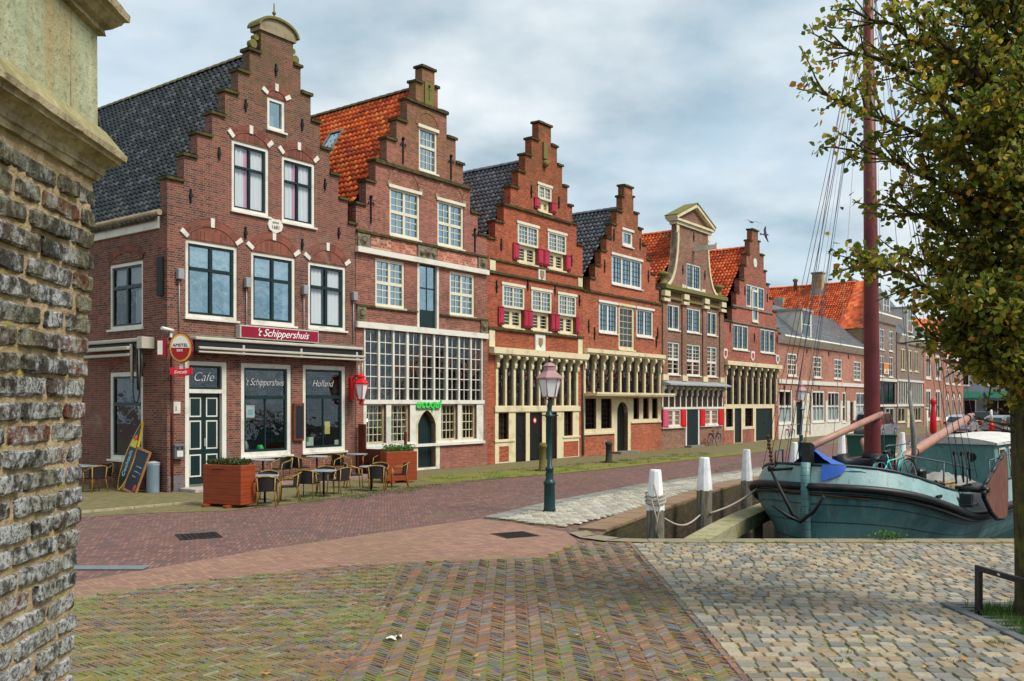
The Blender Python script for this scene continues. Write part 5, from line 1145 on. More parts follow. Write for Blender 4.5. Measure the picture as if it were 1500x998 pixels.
JOINTM = mossy('mossy joint', S(112, 104, 76), S(122, 126, 56), 0.45, 0.6)
sheet('quay_strip', [setts_poly], 0.010, JOINTM)
SETT1 = setts_mat('pale setts', [S(178, 172, 156), S(160, 154, 142), S(190, 184, 170), S(150, 146, 138), S(174, 162, 140)], None, (0.20, 0.20, 0.05), 0.5)
def inside(p, poly):
    r = False; n = len(poly)
    for i in range(n):
        a, c = poly[i], poly[(i + 1) % n]
        if (a[1] > p[1]) != (c[1] > p[1]) and p[0] < (c[0] - a[0]) * (p[1] - a[1]) / (c[1] - a[1]) + a[0]: r = not r
    return r
def stone(b, cx, cy, hx, hy, z, h, rg, ang=0.0, dome=0.005):
    """one worn sett: rounded top with sunken edges"""
    ca, sa = math.cos(ang), math.sin(ang); b.cr = rg.random(); tx, ty = rg.uniform(-0.03, 0.03), rg.uniform(-0.03, 0.03)
    j = [(rg.uniform(-0.12, 0.12) * hx, rg.uniform(-0.12, 0.12) * hy) for _ in range(4)]
    ids = []
    for iy in range(4):
        for ix in range(4):
            u, w = (-1, -0.86, 0.86, 1)[ix], (-1, -0.86, 0.86, 1)[iy]
            a, c = (u + 1) / 2, (w + 1) / 2
            jx = j[0][0] * (1 - a) * (1 - c) + j[1][0] * a * (1 - c) + j[2][0] * a * c + j[3][0] * (1 - a) * c; jy = j[0][1] * (1 - a) * (1 - c) + j[1][1] * a * (1 - c) + j[2][1] * a * c + j[3][1] * (1 - a) * c
            edge = (abs(u) > 0.9) + (abs(w) > 0.9)
            if edge == 2: u *= 0.96; w *= 0.96
            x, y = u * hx + jx, w * hy + jy; zz = z + h + tx * x + ty * y + (0 if edge else dome) - (0.014 if edge == 1 else 0.02 if edge == 2 else 0)
            ids.append(b.av((cx + x * ca - y * sa, cy + x * sa + y * ca, zz)))
    cs = b.cs; b.cs = False
    for iy in range(3):
        for ix in range(3): q = iy * 4 + ix; b.face([ids[q], ids[q + 1], ids[q + 5], ids[q + 4]])
    b.cs = cs
b = MB(); rg = random.Random(5); ang = math.atan2(0.9, 0.44)
du, dv = Vector((math.cos(ang), math.sin(ang))), Vector((-math.sin(ang), math.cos(ang)))
for i in range(0, 190):
    for k in range(-20, 34):
        off = 0.5 * (i % 2)
        p = Vector((0.0, 17.0)) + du * (i * 0.165) + dv * ((k + off) * -0.2)
        if inside((p.x, p.y), setts_poly): stone(b, p.x + rg.uniform(-.01, .01), p.y + rg.uniform(-.01, .01), 0.074, 0.09, 0.012, 0.03, rg, ang + rg.uniform(-.06, .06))
so = b.build('sett_paving', SETT1); so['kind'] = 'structure'
# quay walls
QB = brick('dark quay brick', [S(70, 56, 46), S(58, 48, 40), S(84, 66, 52), S(50, 44, 40)], S(70, 62, 48), moss=(0.06, 0.065, 0.015), moss_z=(-0.6, 0.0), stain=0.4)
path = QN[1:] + QL
qw = thing('quay_wall', 'dark mossy brick quay wall along the harbour basin', 'quay wall', (2, 16, 0))
b = MB(Matrix.Translation((-2, -16, 0))); run = 0
for (A, B_) in zip(path, path[1:]):
    l = math.hypot(B_[0] - A[0], B_[1] - A[1]); b.poly([(*A, -2.2), (*B_, -2.2), (*B_, 0.0), (*A, 0.0)], [(run, -2.2), (run + l, -2.2), (run + l, 0), (run, 0)]); run += l
A, B_ = QN[0], QN[1]; b.poly([(*A, -2.2), (*B_, -2.2), (*B_, 0.0), (*A, 0.0)], [(0, -2.2), (300, -2.2), (300, 0), (0, 0)])
b.build('wall_face', QB, qw)
COP = paint('red brown coping', S(134, 106, 84), 0.85, 0.25, 5, dirt=S(112, 108, 60))
b = MB(Matrix.Translation((-2, -16, 0)))
for i in range(1, len(QL) - 1):
    A, B_ = QL[i], QL[i + 1]; a2, b2 = (A[0] - 0.5, A[1] + 0.26), (B_[0] - 0.5, B_[1] + 0.26); n = max(1, int(math.hypot(B_[0] - A[0], B_[1] - A[1]) / 0.8))
    for k in range(n):
        u, w = k / n + 0.006, (k + 1) / n - 0.006; L = lambda P, Q, t: (P[0] + (Q[0] - P[0]) * t, P[1] + (Q[1] - P[1]) * t)
        q = [L(A, B_, u), L(A, B_, w), L(a2, b2, w), L(a2, b2, u)]
        b.poly([(*p, 0.05) for p in q])
        for e in range(4): b.poly([(*q[e], -0.04), (*q[(e + 1) % 4], -0.04), (*q[(e + 1) % 4], 0.05), (*q[e], 0.05)])
b.build('coping', COP, qw)
CONC = mossy('concrete edge', S(138, 128, 108), S(116, 112, 76), 0.5, 0.66)
b = MB(Matrix.Translation((-2, -16, 0)))
for k in range(24): b.bbox(2.35 + 1.0 * k, 3.34 + 1.0 * k, 15.5, 15.86, -0.1, 0.045, 0.012)
for (A, B_) in zip([(2.35, 15.5), (1.6, 15.7), (1.2, 16.1)], [(1.6, 15.7), (1.2, 16.1), (1.05, 16.7)]):
    A2, B2 = (A[0] + 0.3, A[1] + 0.36), (B_[0] + 0.35, B_[1] + 0.3); b.poly([(*A, 0.03), (*B_, 0.03), (*B2, 0.03), (*A2, 0.03)])
b.build('edge_stone', CONC, qw)
# water
g = NG('harbour water'); p = g.pos(); nz = g.noise(p, 3.0, 4, 0.55); g.bump(nz, 0.25, 0.03); WATER = g.fin((0.012, 0.016, 0.012, 1), 0.06, 0.5)
sheet('water', [[(0, 10), (300, 10), (300, 90), (0, 90)]], -1.12, WATER)
# far harbour edge on the right
# ---- foreground paving: real clinkers laid in herringbone
CLK = setts_mat('old clinkers', [S(124, 88, 74), S(104, 92, 88), S(136, 96, 76), S(98, 94, 94), S(138, 100, 78), S(120, 96, 82), S(128, 120, 104), S(108, 80, 70)], None, (0.15, 0.19, 0.035), 0.75, 0.44)
CLK2 = setts_mat('brown blue clinkers', [S(130, 90, 74), S(106, 92, 90), S(140, 100, 76), S(96, 96, 102), S(136, 92, 72), S(130, 108, 92), S(104, 78, 72), S(112, 108, 108)], None, (0.15, 0.18, 0.035), 0.65, 0.52)
def jmat(name, base, moss, lo, hi, rot=0):
    g = NG(name); p = g.pos(); big = g.noise(p, 0.55, 5, 0.6, 0.6); fine = g.noise(p, 60, 3, 0.7); x = g.sep(p)
    f = g.step(g.math('ADD', big, g.math('MULTIPLY', fine, 0.25)), lo, hi); c = g.mix(f, base, moss); c = g.mix(g.math('MULTIPLY', g.step(fine, 0.4, 0.7), 0.5), c, (0.09, 0.075, 0.035, 1))
    g.bump(fine, 0.4, 0.01); return g.fin(c, 0.95, 0.1)
JN = jmat('mossy joints', S(126, 92, 60), S(104, 122, 38), 0.48, 0.68)
fore = [(-14, 1.0), (2.06, 1.0), (2.06, 15.55), (1.15, 15.6), (0.5, 14.05), (-1.64, 13.6), (-2.53, 13.3), (-3.89, 12.45), (-5.4, 11.05), (-8, 9.0), (-14, 4)]
sheet('square_bed', [fore], 0.0215, JN)
strip = [(-14, 4), (-8, 9.0), (-5.4, 11.05), (-3.89, 12.45), (-2.53, 13.3), (-1.64, 13.6), (0.5, 14.05), (1.15, 15.6), (1.0, 16.9), (0.0, 18.2), (-0.7, 18.8), (-4.1, 14.8), (-5.8, 12.2), (-14, 5.5)]
sheet('red_strip', [strip], 0.016, REDST)
def clinker(b, x, y, dx, dy, w, rg, z=0.012, h=0.016):
    """one narrow clinker with chamfered worn top; (dx, dy) along its length"""
    b.cr = rg.random(); L, W2 = Vector((dx, dy)), Vector((-dy, dx)).normalized() * w; c = Vector((x, y)); g_ = 0.0065
    l = L.length; e = L / l; nrm = W2 / w; tz = rg.uniform(-0.004, 0.004); tl = rg.uniform(-0.006, 0.006); tw = rg.uniform(-0.005, 0.005)
    P = lambda a, q, zz: b.av((c.x + e.x * a + nrm.x * q, c.y + e.y * a + nrm.y * q, zz))
    hl, hw = l / 2 - g_, w / 2 - g_; k = 0.006
    o = [P(s1 * hl, s2 * hw, z) for s1, s2 in ((-1, -1), (1, -1), (1, 1), (-1, 1))]; t = [P(s1 * (hl - k), s2 * (hw - k), z + h + tz + tl * s1 + tw * s2) for s1, s2 in ((-1, -1), (1, -1), (1, 1), (-1, 1))]
    b.face(t)
    for q in range(4): b.face([o[q], o[(q + 1) % 4], t[(q + 1) % 4], t[q]])
def herringbone(b, poly, rot, w, n, rg, seam=None, ymin=6.2):
    ca, sa = math.cos(rot), math.sin(rot); xs = [p[0] for p in poly]; ys = [p[1] for p in poly]
    lim = int((max(max(xs) - min(xs), max(ys) - min(ys)) * 1.5) / w) + 4; cx, cy = (min(xs) + max(xs)) / 2, (min(ys) + max(ys)) / 2
    for i in range(-lim, lim):
        for j in range(-lim, lim):
            k = (i - j) % (2 * n)
            if k == 0: u, v_, du_, dv_ = (i + n / 2) * w, (j + .5) * w, n * w, 0
            elif k == 2 * n - 1: u, v_, du_, dv_ = (i + .5) * w, (j + n / 2) * w, 0, n * w
            else: continue
            x, y = cx + u * ca - v_ * sa, cy + u * sa + v_ * ca
            if y < ymin or abs(x) > 0.66 * y + 1.0 or not inside((x, y), poly): continue
            if rg.random() < 0.004: continue
            clinker(b, x, y, du_ * ca - dv_ * sa, du_ * sa + dv_ * ca, w, rg)
left_poly = [(-8, 6.0), (-1.38, 6.0), (-1.44, 7.86), (-1.62, 13.55), (-2.53, 13.25), (-3.89, 12.4), (-5.4, 11.0), (-8, 9.0)]
right_poly = [(-1.36, 6.0), (1.985, 6.0), (1.985, 15.5), (1.15, 15.55), (0.5, 14.0), (-1.60, 13.55), (-1.40, 7.86)]
b = MB(); rg = random.Random(11); herringbone(b, left_poly, R(-37), 0.047, 4, rg); q1 = b.build('clinker_paving', CLK); q1['kind'] = 'structure'
b = MB(); herringbone(b, right_poly, R(45), 0.047, 4, rg); q2 = b.build('clinker_paving', CLK2); q2['kind'] = 'structure'
b = MB()
y = 6.2
while y < 13.5:
    x = -1.43 - (y - 7.86) * 0.034
    for q in (0, 1): clinker(b, x + 0.065 * (q - 0.5) * 1.0, y, 0.006, 0.2, 0.06, rg, 0.012, 0.02)
    y += 0.205
y = 6.2
while y < 15.5:               # edge row against the cobbles
    clinker(b, 2.0, y, 0.0, 0.2, 0.08, rg, 0.012, 0.026); y += 0.205
q3 = b.build('edge_course', CLK); q3['kind'] = 'structure'
# ---- cobbles on the right
COB = setts_mat('harbour cobbles', [S(140, 134, 122), S(160, 142, 116), S(124, 122, 116), S(168, 154, 128), S(108, 110, 106), S(150, 128, 104), S(128, 122, 106), S(160, 148, 128), S(110, 104, 94), S(144, 124, 96)], None, (0.14, 0.16, 0.03), 0.25)
JC = jmat('leaf littered joints', S(134, 100, 56), S(108, 122, 36), 0.5, 0.7)
pit = [(5.05, 9.0), (7.0, 8.7), (7.3, 10.7), (5.05, 10.75)]
cob = [(2.06, 1.0), (300, 1.0), (300, 15.5), (2.06, 15.5)]
sheet('cobble_bed', [cob], 0.021, JC)
b = MB(); rg = random.Random(21); y = 6.6; row = 0
while y < 15.4:
    hy = rg.uniform(0.066, 0.088); x = 2.035
    while x < 11.6:
        hx = rg.uniform(0.06, 0.105); sk = 0.035 * (x - 2) + 0.05 * math.sin(x * 0.8 + row * .1)
        X, Y = x + hx, y + hy - sk
        if Y < 15.4 and X < 0.62 * Y + 1.8 and not inside((X, Y), pit): stone(b, X, Y, hx - 0.003, hy - 0.002, 0.008, 0.026 + rg.uniform(-.005, .005), rg, rg.uniform(-0.06, 0.06) - 0.035)
        x += 2 * hx + 0.008
    y += 2 * hy + 0.006; row += 1
q4 = b.build('cobblestones', COB); q4['kind'] = 'structure'
# ------------------------------------------------------------------ foreground brick corner with stone cornice
pil = thing('brick_wall_corner', 'old lichened brick wall corner with heavy stone cornice at the left edge', 'wall', (-1.366, 3.0, 0), R(2.15))
# local frame: +X is the visible face normal, +Y away from the camera, the corner at the origin
def lichen(name, cols):
    g = NG(name); o = g.obj(); n1_ = g.noise(o, 16, 6, 0.7); n2_ = g.noise(o, 60, 5, 0.75); n3_ = g.noise(o, 3.0, 5, 0.6)
    c = g.ramp(g.attr('rnd'), [(i / len(cols), q) for i, q in enumerate(cols)], const=True)
    c = g.mix(g.step(n2_, 0.38, 0.62), c, (0.022, 0.019, 0.017, 1))
    z = g.sep(o)[2]
    c = g.mix(g.math('MULTIPLY', g.step(g.math('SUBTRACT', n1_, g.math('MULTIPLY', g.math('SUBTRACT', z, 2.2), 0.07)), 0.42, 0.56), g.step(n2_, 0.40, 0.52)), c, (0.44, 0.45, 0.45, 1))          # pale crust lichen
    c = g.mix(g.math('MULTIPLY', g.step(g.math('ADD', n3_, g.math('MULTIPLY', z, 0.085)), 0.66, 0.86), g.step(n1_, 0.38, 0.58)), c, (0.115, 0.105, 0.025, 1))   # moss near the cornice
    g.bump(g.math('ADD', g.math('MULTIPLY', n1_, 0.6), n2_), 0.9, 0.012); return g.fin(c, 0.9, 0.15)
OLD = lichen('old lichened brick', [S(84, 76, 70), S(70, 64, 60), S(98, 86, 76), S(62, 58, 56), S(88, 76, 68), S(86, 84, 82), S(74, 70, 66), S(120, 76, 60)])
g = NG('crumbling mortar'); o = g.obj(); a1 = g.noise(o, 9, 6, 0.7); a2 = g.noise(o, 50, 4, 0.75)
c = g.mix(g.step(a1, 0.35, 0.7), S(184, 164, 130), S(142, 122, 94)); c = g.mix(g.math('MULTIPLY', g.step(a1, 0.56, 0.66), g.step(a2, 0.4, 0.6)), c, S(172, 164, 60)); c = g.mix(g.math('MULTIPLY', g.step(a2, 0.5, 0.7), 0.5), c, S(96, 84, 66))
g.bump(g.math('ADD', a1, a2), 0.9, 0.015); MORT = g.fin(c, 0.95, 0.1)
rg = random.Random(3)
UU = [0, .05, .27, .5, .73, .95, 1]; UV4 = [0, .09, .5, .91, 1]
lean = lambda z: (z - 3.13) * 0.048      # the face bellies outwards towards the top
b = MB(); bm = MB()
course = 0.069; nrow = int(3.12 / course); LY = 2.6
def rough_brick(b, y0, y1, z0, z1, corner):
    b.cr = rg.random(); cs = b.cs; b.cs = False; out = rg.uniform(-0.004, 0.007); ny = 6 if y1 - y0 > .12 else 4; nz = 3
    x_ = lambda y, z: lean(z) + out
    hz = (z1 - z0) / 2; hy = (y1 - y0) / 2
    tilt = rg.uniform(-0.006, 0.006)
    ids = []
    for i in range(ny + 1):
        col = []
        for k in range(nz + 1):
            u, w = UU[i] if ny == 6 else UV4[i], (0, .13, .87, 1)[k]; y = y0 + (y1 - y0) * u; z = z0 + (z1 - z0) * w + tilt * (u - .5)
            e = (i in (0, ny)) + (k in (0, nz)); d = -0.004 * (e == 1) - 0.008 * (e == 2) + rg.uniform(-0.0025, 0.0025)
            y += rg.uniform(-0.003, 0.003); z += rg.uniform(-0.003, 0.003)
            if e == 2: y += 0.007 * (1 if i == 0 else -1); z += 0.005 * (1 if k == 0 else -1)
            col.append(b.av((x_(y, z) + d, y, z)))
        ids.append(col)
    for i in range(ny):
        for k in range(nz): b.face([ids[i][k], ids[i + 1][k], ids[i + 1][k + 1], ids[i][k + 1]])
    # returns back into the joint
    rim = [ids[i][0] for i in range(ny + 1)] + [ids[ny][k] for k in range(1, nz + 1)] + [ids[i][nz] for i in range(ny - 1, -1, -1)] + [ids[0][k] for k in range(nz - 1, 0, -1)]
    dep = 0.30 if corner else 0.035
    back = [b.av((b.v[q][0] - (dep if (corner and abs(b.v[q][1] - y1) < .02) else 0.035), b.v[q][1], b.v[q][2])) for q in rim]
    for q in range(len(rim)): b.face([rim[q], rim[(q + 1) % len(rim)], back[(q + 1) % len(rim)], back[q]])
    b.cs = cs
for r in range(nrow + 1):
    z0 = r * course + 0.006 + rg.uniform(-.002, .002); z1 = z0 + course - 0.018
    if z1 > 3.125: break
    y = 0.0 + rg.uniform(-0.016, 0.004); first = True
    seq = ['h', 's'] if r % 2 else ['s', 'h']; k = 0
    if r % 2: seq_first = 0.20
    while y > -LY:
        l = (0.26 if (k + r) % 3 else 0.13) * rg.uniform(0.92, 1.06)
        if first: l = (0.12, 0.19, 0.15, 0.10)[r % 4] * rg.uniform(0.9, 1.1)
        rough_brick(b, y - l, y, z0, z1, first); y -= l + rg.uniform(0.014, 0.022); first = False; k += 1
b.build('brickwork', OLD, pil)
def mortar_face(u, v):
    y = -LY * (1 - u) - 0.012; z = 3.14 * v; return (lean(z) - 0.0085 + rg.uniform(-0.005, 0.004), y, z)
bm.grid(mortar_face, 110, 130)
bm.grid(lambda u, v: (lean(3.14 * v) - 0.013 - 0.5 * u, -0.012 + rg.uniform(-.004, .004), 3.14 * v), 10, 60)
bm.build('mortar', MORT, pil)
def stonemat(name, base, d1, d2, lich):
    g = NG(name); o = g.obj(); n1_ = g.noise(o, 5, 7, 0.7); n2_ = g.noise(o, 40, 5, 0.75); n3_ = g.noise(g.mapping(o, scale=(5, 5, 0.8)), 1.5, 5, 0.6)
    c = g.mix(g.step(n1_, 0.38, 0.68), base, d1); c = g.mix(g.math('MULTIPLY', g.step(n3_, 0.44, 0.62), 0.85), c, d2)
    c = g.mix(g.math('MULTIPLY', g.step(n2_, 0.54, 0.68), 0.6), c, (0.05, 0.045, 0.03, 1)); c = g.mix(g.math('MULTIPLY', g.step(n2_, 0.30, 0.40), 0.0), c, lich)
    nr = g.sep(g.n.new('ShaderNodeNewGeometry').outputs['Normal'])[2]
    c = g.mix(g.math('MULTIPLY', g.step(nr, 0.35, 0.8), g.step(n2_, 0.36, 0.5)), c, lich)
    g.bump(g.math('ADD', n1_, g.math('MULTIPLY', n2_, 0.7)), 0.6, 0.012); return g.fin(c, 0.9, 0.15)
CORN = stonemat('weathered cornice stone', S(172, 160, 130), S(140, 128, 102), S(112, 98, 74), (0.22, 0.22, 0.07, 1))
BLOCK = stonemat('weathered block stone', S(176, 180, 150), S(140, 148, 118), S(160, 146, 106), (0.22, 0.22, 0.05, 1))
def sweep(b, prof, y0, back=0.6, ny=60, jit=0.0016):
    """profile (out, z) run along the face, round the corner and along the back"""
    rows = []
    for (o_, z) in prof:
        rows.append([(o_, -LY + (LY + o_) * i / ny, z) for i in range(ny + 1)] + [(o_ - back * i / 6, o_, z) for i in range(1, 7)])
    ids = [[b.av((p[0] + rg.uniform(-jit, jit), p[1] + rg.uniform(-jit, jit) * .5, p[2] + rg.uniform(-jit, jit))) for p in row] for row in rows]
    for i in range(len(rows) - 1):
        for k in range(len(ids[0]) - 1): b.face([ids[i][k], ids[i][k + 1], ids[i + 1][k + 1], ids[i + 1][k]])
b = MB(); sweep(b, [(-0.0500, 3.125), (0.0040, 3.13), (0.0100, 3.148), (0.0160, 3.152), (0.0185, 3.172), (0.0343, 3.188), (0.0488, 3.196), (0.0554, 3.197), (0.0561, 3.208), (0.0614, 3.211), (0.0686, 3.212), (0.0700, 3.232), (0.0647, 3.238), (0.0198, 3.30), (-0.1000, 3.335)], 0)
b.build('cornice', CORN, pil)
b = MB(); sweep(b, [(0.0, 3.28), (0.0, 3.66)], 0, jit=0.0015)
blk = b.build('stone_block', BLOCK, pil)
b = MB(); b.box(-0.3, 0.0015, -0.20, -0.196, 3.28, 3.66); b.build('block_joint', MORT, blk)
b = MB(); sweep(b, [(-0.0200, 3.612), (0.0200, 3.618), (0.0163, 3.636), (0.0340, 3.645), (0.0510, 3.664), (0.0578, 3.668), (0.0612, 3.68), (0.0762, 3.684), (0.0789, 3.71), (0.0680, 3.72), (0.0000, 3.78), (-0.3000, 3.85)], 0)
b.build('top_cornice', CORN, pil)
b = MB(); b.box(-1.5, -0.35, -LY, -0.06, 0, 3.9); b.build('core', MORT, pil)
# ------------------------------------------------------------------ street furniture and cafe things
def at(px, py, z=0.0): Y = (2.4 - z) * 4000 / 3 / (py - 591); return Vector(((px - 750) * 3 / 4000 * Y, Y, z))
def facade(t, out=0.0, z=0.0): p = C0 + U * t - V * out; return Vector((p.x, p.y, z))
LAMPG = paint('lamp post green', S(20, 58, 58), 0.4, 0.15, 4); ROSE = paint('faded rose lantern roof', S(164, 124, 126), 0.5, 0.1, 5)
g = NG('lantern glass'); LGL = g.fin((0.78, 0.79, 0.80, 1), 0.25, 0.5)
def lamp(loc, label):
    t = thing('street_lamp', label, 'street lamp', loc, R(12))
    b = MB(); b.box(-0.17, 0.17, -0.17, 0.17, 0, 0.03)
    b.lathe([(0.14, 0.03), (0.135, 0.1), (0.125, 0.14), (0.12, 0.62), (0.135, 0.64), (0.135, 0.68), (0.10, 0.72), (0.085, 0.76), (0.09, 0.86), (0.075, 0.92), (0.095, 0.95), (0.095, 0.99), (0.056, 1.02), (0.048, 2.06), (0.1, 2.10), (0.105, 2.14), (0.06, 2.17), (0.05, 2.3), (0.06, 2.34), (0.04, 2.42), (0.035, 2.54)], n=14)
    b.tube([(-0.2, 0, 2.14), (0.2, 0, 2.14)], 0.016, 6); b.build('post', LAMPG, t)
    b = MB()
    for k in range(6):
        a = k * math.pi / 3; r0, r1 = 0.165, 0.255; b.tube([(r0 * math.cos(a), r0 * math.sin(a), 2.54), (r1 * math.cos(a), r1 * math.sin(a), 2.93)], 0.012, 5); a2 = a + math.pi / 3
        for (r, z) in ((r0, 2.54), (r1, 2.93)): b.tube([(r * math.cos(a), r * math.sin(a), z), (r * math.cos(a2), r * math.sin(a2), z)], 0.014, 5)
        b.tube([(0.03, 0, 2.44), (r0 * math.cos(a), r0 * math.sin(a), 2.54)], 0.008, 4)
    b.build('lantern_frame', ROSE, t)
    b = MB()
    for k in range(6):
        a, a2 = k * math.pi / 3, (k + 1) * math.pi / 3; b.poly([(0.16 * math.cos(a), 0.16 * math.sin(a), 2.545), (0.16 * math.cos(a2), 0.16 * math.sin(a2), 2.545), (0.25 * math.cos(a2), 0.25 * math.sin(a2), 2.93), (0.25 * math.cos(a), 0.25 * math.sin(a), 2.93)])
    b.build('lantern_glass', LGL, t)
    b = MB(); b.lathe([(0.30, 2.93), (0.30, 2.96), (0.16, 3.09), (0.14, 3.11), (0.13, 3.2), (0.15, 3.21), (0.09, 3.27), (0.03, 3.29)], n=6, smooth=False); b.build('lantern_roof', ROSE, t)
    b = MB(); b.lathe([(0.02, 3.28), (0.035, 3.32), (0.012, 3.36), (0.03, 3.39), (0.008, 3.44)], n=8); b.build('finial', LAMPG, t)
    return t
lamp(at(805, 752), 'green street lamp with rose lantern roof, standing on the pale setts by the quay')
lamp((12.7, 40.0, 0), 'green street lamp behind the bow of the blue green boat')
# wooden mooring posts with white caps
OLDW = NG('weathered oak'); g = OLDW; o = g.obj(); w1 = g.noise(g.mapping(o, scale=(14, 14, 1.2)), 1.5, 6, 0.7); w2 = g.noise(o, 5, 4, 0.6)
c = g.mix(g.step(w1, 0.3, 0.7), S(150, 142, 126), S(70, 64, 54)); c = g.mix(g.math('MULTIPLY', g.step(w2, 0.55, 0.7), 0.5), c, S(96, 96, 58)); g.bump(w1, 0.9, 0.02); OLDW = g.fin(c, 0.85, 0.2)
WCAP = paint('flaking white post paint', S(232, 232, 232), 0.5, 0.08, 6, dirt=S(206, 204, 198))
def post(x, y, r, label, ztop=1.16, zw=0.42, zb=-2.0, rg=random.Random(4)):
    t = thing('mooring_post', label, 'mooring post', (x, y, 0), 0, 'white capped mooring posts')
    b = MB(); n = 18
    b.grid(lambda u, v: ((r * (1 + 0.05 * math.sin(5 * 2 * math.pi * u) + 0.03 * math.sin(11 * 2 * math.pi * u + 4 * v))) * math.cos(2 * math.pi * u), (r * (1 + 0.05 * math.sin(5 * 2 * math.pi * u) + 0.03 * math.sin(11 * 2 * math.pi * u + 4 * v))) * math.sin(2 * math.pi * u), zb + (zw - zb) * v), 26, 8)
    b.build('trunk', OLDW, t)
    b = MB(); b.lathe([(r * 1.04, zw - 0.02), (r * 1.03, zw + 0.04), (r * 0.66, ztop - 0.03), (r * 0.6, ztop)], n=10, smooth=False); b.build('white_cap', WCAP, t)
    return t
post(2.68, 17.0, 0.165, 'nearest white capped mooring post with rope wound round it')
post(4.42, 20.9, 0.175, 'white capped mooring post rising from the mossy plank beam')
post(6.42, 24.9, 0.15, 'white capped mooring post close beside the boat bow', 1.14, 0.3)
post(9.0, 29.0, 0.15, 'white capped mooring post seen just over the boat bow rail', 1.16, 0.3)
post(12.9, 35.6, 0.17, 'white capped post on the quay behind the boat foredeck', 1.3, 0.15, 0.0)
post(17.4, 40.6, 0.17, 'white capped post on the quay right of the red mast', 1.1, 0.15, 0.0)
# plank beam between the posts
BEAM = mossy('mossy plank', S(158, 150, 120), S(126, 130, 84), 0.45, 0.62)
t = thing('fender_beam', 'mossy plank beam sloping along the mooring posts above the water', 'beam', (3.2, 17.0, -0.5))
b = MB(Matrix.Translation((-3.2, -17.0, 0.5)))
pa, pb = Vector((2.75, 16.9, -0.36)), Vector((6.7, 24.6, -0.30)); d = (pb - pa).normalized(); n_ = Vector((d.y, -d.x, 0)).normalized()
b.grid(lambda u, v: pa + (pb - pa) * u + n_ * (0.52 * v) + Vector((0, 0, 0.08 * math.sin(u * 3.1))), 14, 3)
b.grid(lambda u, v: pa + (pb - pa) * u + n_ * 0.52 + Vector((0, 0, 0.08 * math.sin(u * 3.1) - 0.32 * v)), 14, 2); b.grid(lambda u, v: pa + (pb - pa) * u + Vector((0, 0, 0.08 * math.sin(u * 3.1) - 0.32 * v)), 14, 2)
b.build('plank', BEAM, t)
b = MB(Matrix.Translation((-3.2, -17.0, 0.5)))
for k in range(3): c = pa + (pb - pa) * (0.15 + 0.34 * k) + n_ * 0.26; b.box(c.x - .1, c.x + .1, c.y - .1, c.y + .1, -2.0, -0.34)
b.build('pile', OLDW, t)
ROPEM = paint('pale rope', S(176, 164, 146), 0.9, 0.2, 30)
def sag(a, c, s, n=14): a, c = Vector(a), Vector(c); return [a + (c - a) * (i / n) - Vector((0, 0, s * math.sin(math.pi * i / n))) for i in range(n + 1)]
b = MB(); b.tube([(2.68 + 0.19 * math.cos(k * 0.7), 17.0 + 0.19 * math.sin(k * 0.7), 0.52 + 0.008 * k + 0.05 * math.sin(k * .7)) for k in range(30)], 0.018, 6); b.tube([(2.62, 16.82, 0.9), (2.72, 16.8, 0.5), (2.66, 16.81, 0.1), (2.78, 16.83, -0.3)], 0.018, 6)
b.tube([(2.58, 16.83, 0.62), (2.66, 16.8, 0.3), (2.7, 16.81, 0.0)], 0.016, 6); tag(b.build('rope', ROPEM), 'pale rope wound round the nearest mooring post and hanging down', 'rope')
tag_r = MB(); tag_r.tube(sag((4.5, 20.7, -0.1), (6.1, 21.6, 0.62), 0.12), 0.022, 6); tag(tag_r.build('rope', ROPEM), 'pale mooring rope from the middle post up to the boat bow', 'rope')
b = MB(); b.tube(sag((2.84, 17.0, 0.25), (4.3, 20.8, -0.15), 0.18), 0.02, 6); tag(b.build('rope', ROPEM), 'slack rope between the nearest post and the plank beam', 'rope')
# stone bollards by the houses
BOLST = paint('dark bollard stone', S(58, 52, 46), 0.8, 0.2, 5); BOLG = mossy('mossy bollard stone', S(104, 96, 64), S(110, 104, 46))
for (px, py, m, lab, ht) in ((795, 690, BOLG, 'mossy stone stump in front of the black doors', 1.0), (892, 678, BOLST, 'dark iron bollard on the grass verge', 0.86)):
    p = at(px, py); t = thing('stone_bollard', lab, 'bollard', p, 0.3)
    b = MB(); b.lathe([(0.2, 0), (0.2, 0.05), (0.14, 0.1), (0.125, ht * .8), (0.16, ht * .84), (0.16, ht * .92), (0.1, ht)], n=10); b.build('shaft', m, t)
    b = MB(); b.box(-0.28, 0.28, -0.28, 0.28, 0.0, 0.04); b.build('base', BOLST, t)
# manhole covers, gutter stone, litter
for (px, py, lab) in ((291, 786, 'dark square manhole cover in the street near the cafe'), (755, 785, 'dark square manhole cover near the tip of the pale setts')):
    p = at(px, py); t = thing('manhole_cover', lab, 'manhole cover', p + Vector((0, 0, 0.006)), R(28))
    b = MB(); b.bbox(-0.36, 0.36, -0.36, 0.36, 0, 0.012, 0.006); b.build('frame', BLACKP, t)
    b = MB()
    for i in range(7):
        for k in range(7): b.box(-0.28 + i * .085, -0.23 + i * .085, -0.28 + k * .085, -0.23 + k * .085, 0.012, 0.018)
    b.build('tread_pattern', IRON, t)
t = thing('drain_slab', 'long grey stone slab set in the paving beside the brick corner', 'slab', (-5.9, 13.22, 0.004), 0)
b = MB()
for k in range(3): b.bbox(-1.2 + 0.6 * k, -0.61 + 0.6 * k, -0.14, 0.14, 0, 0.02, 0.006)
b.build('slab', paint('blue stone', S(112, 120, 124), 0.7, 0.15, 4), t)
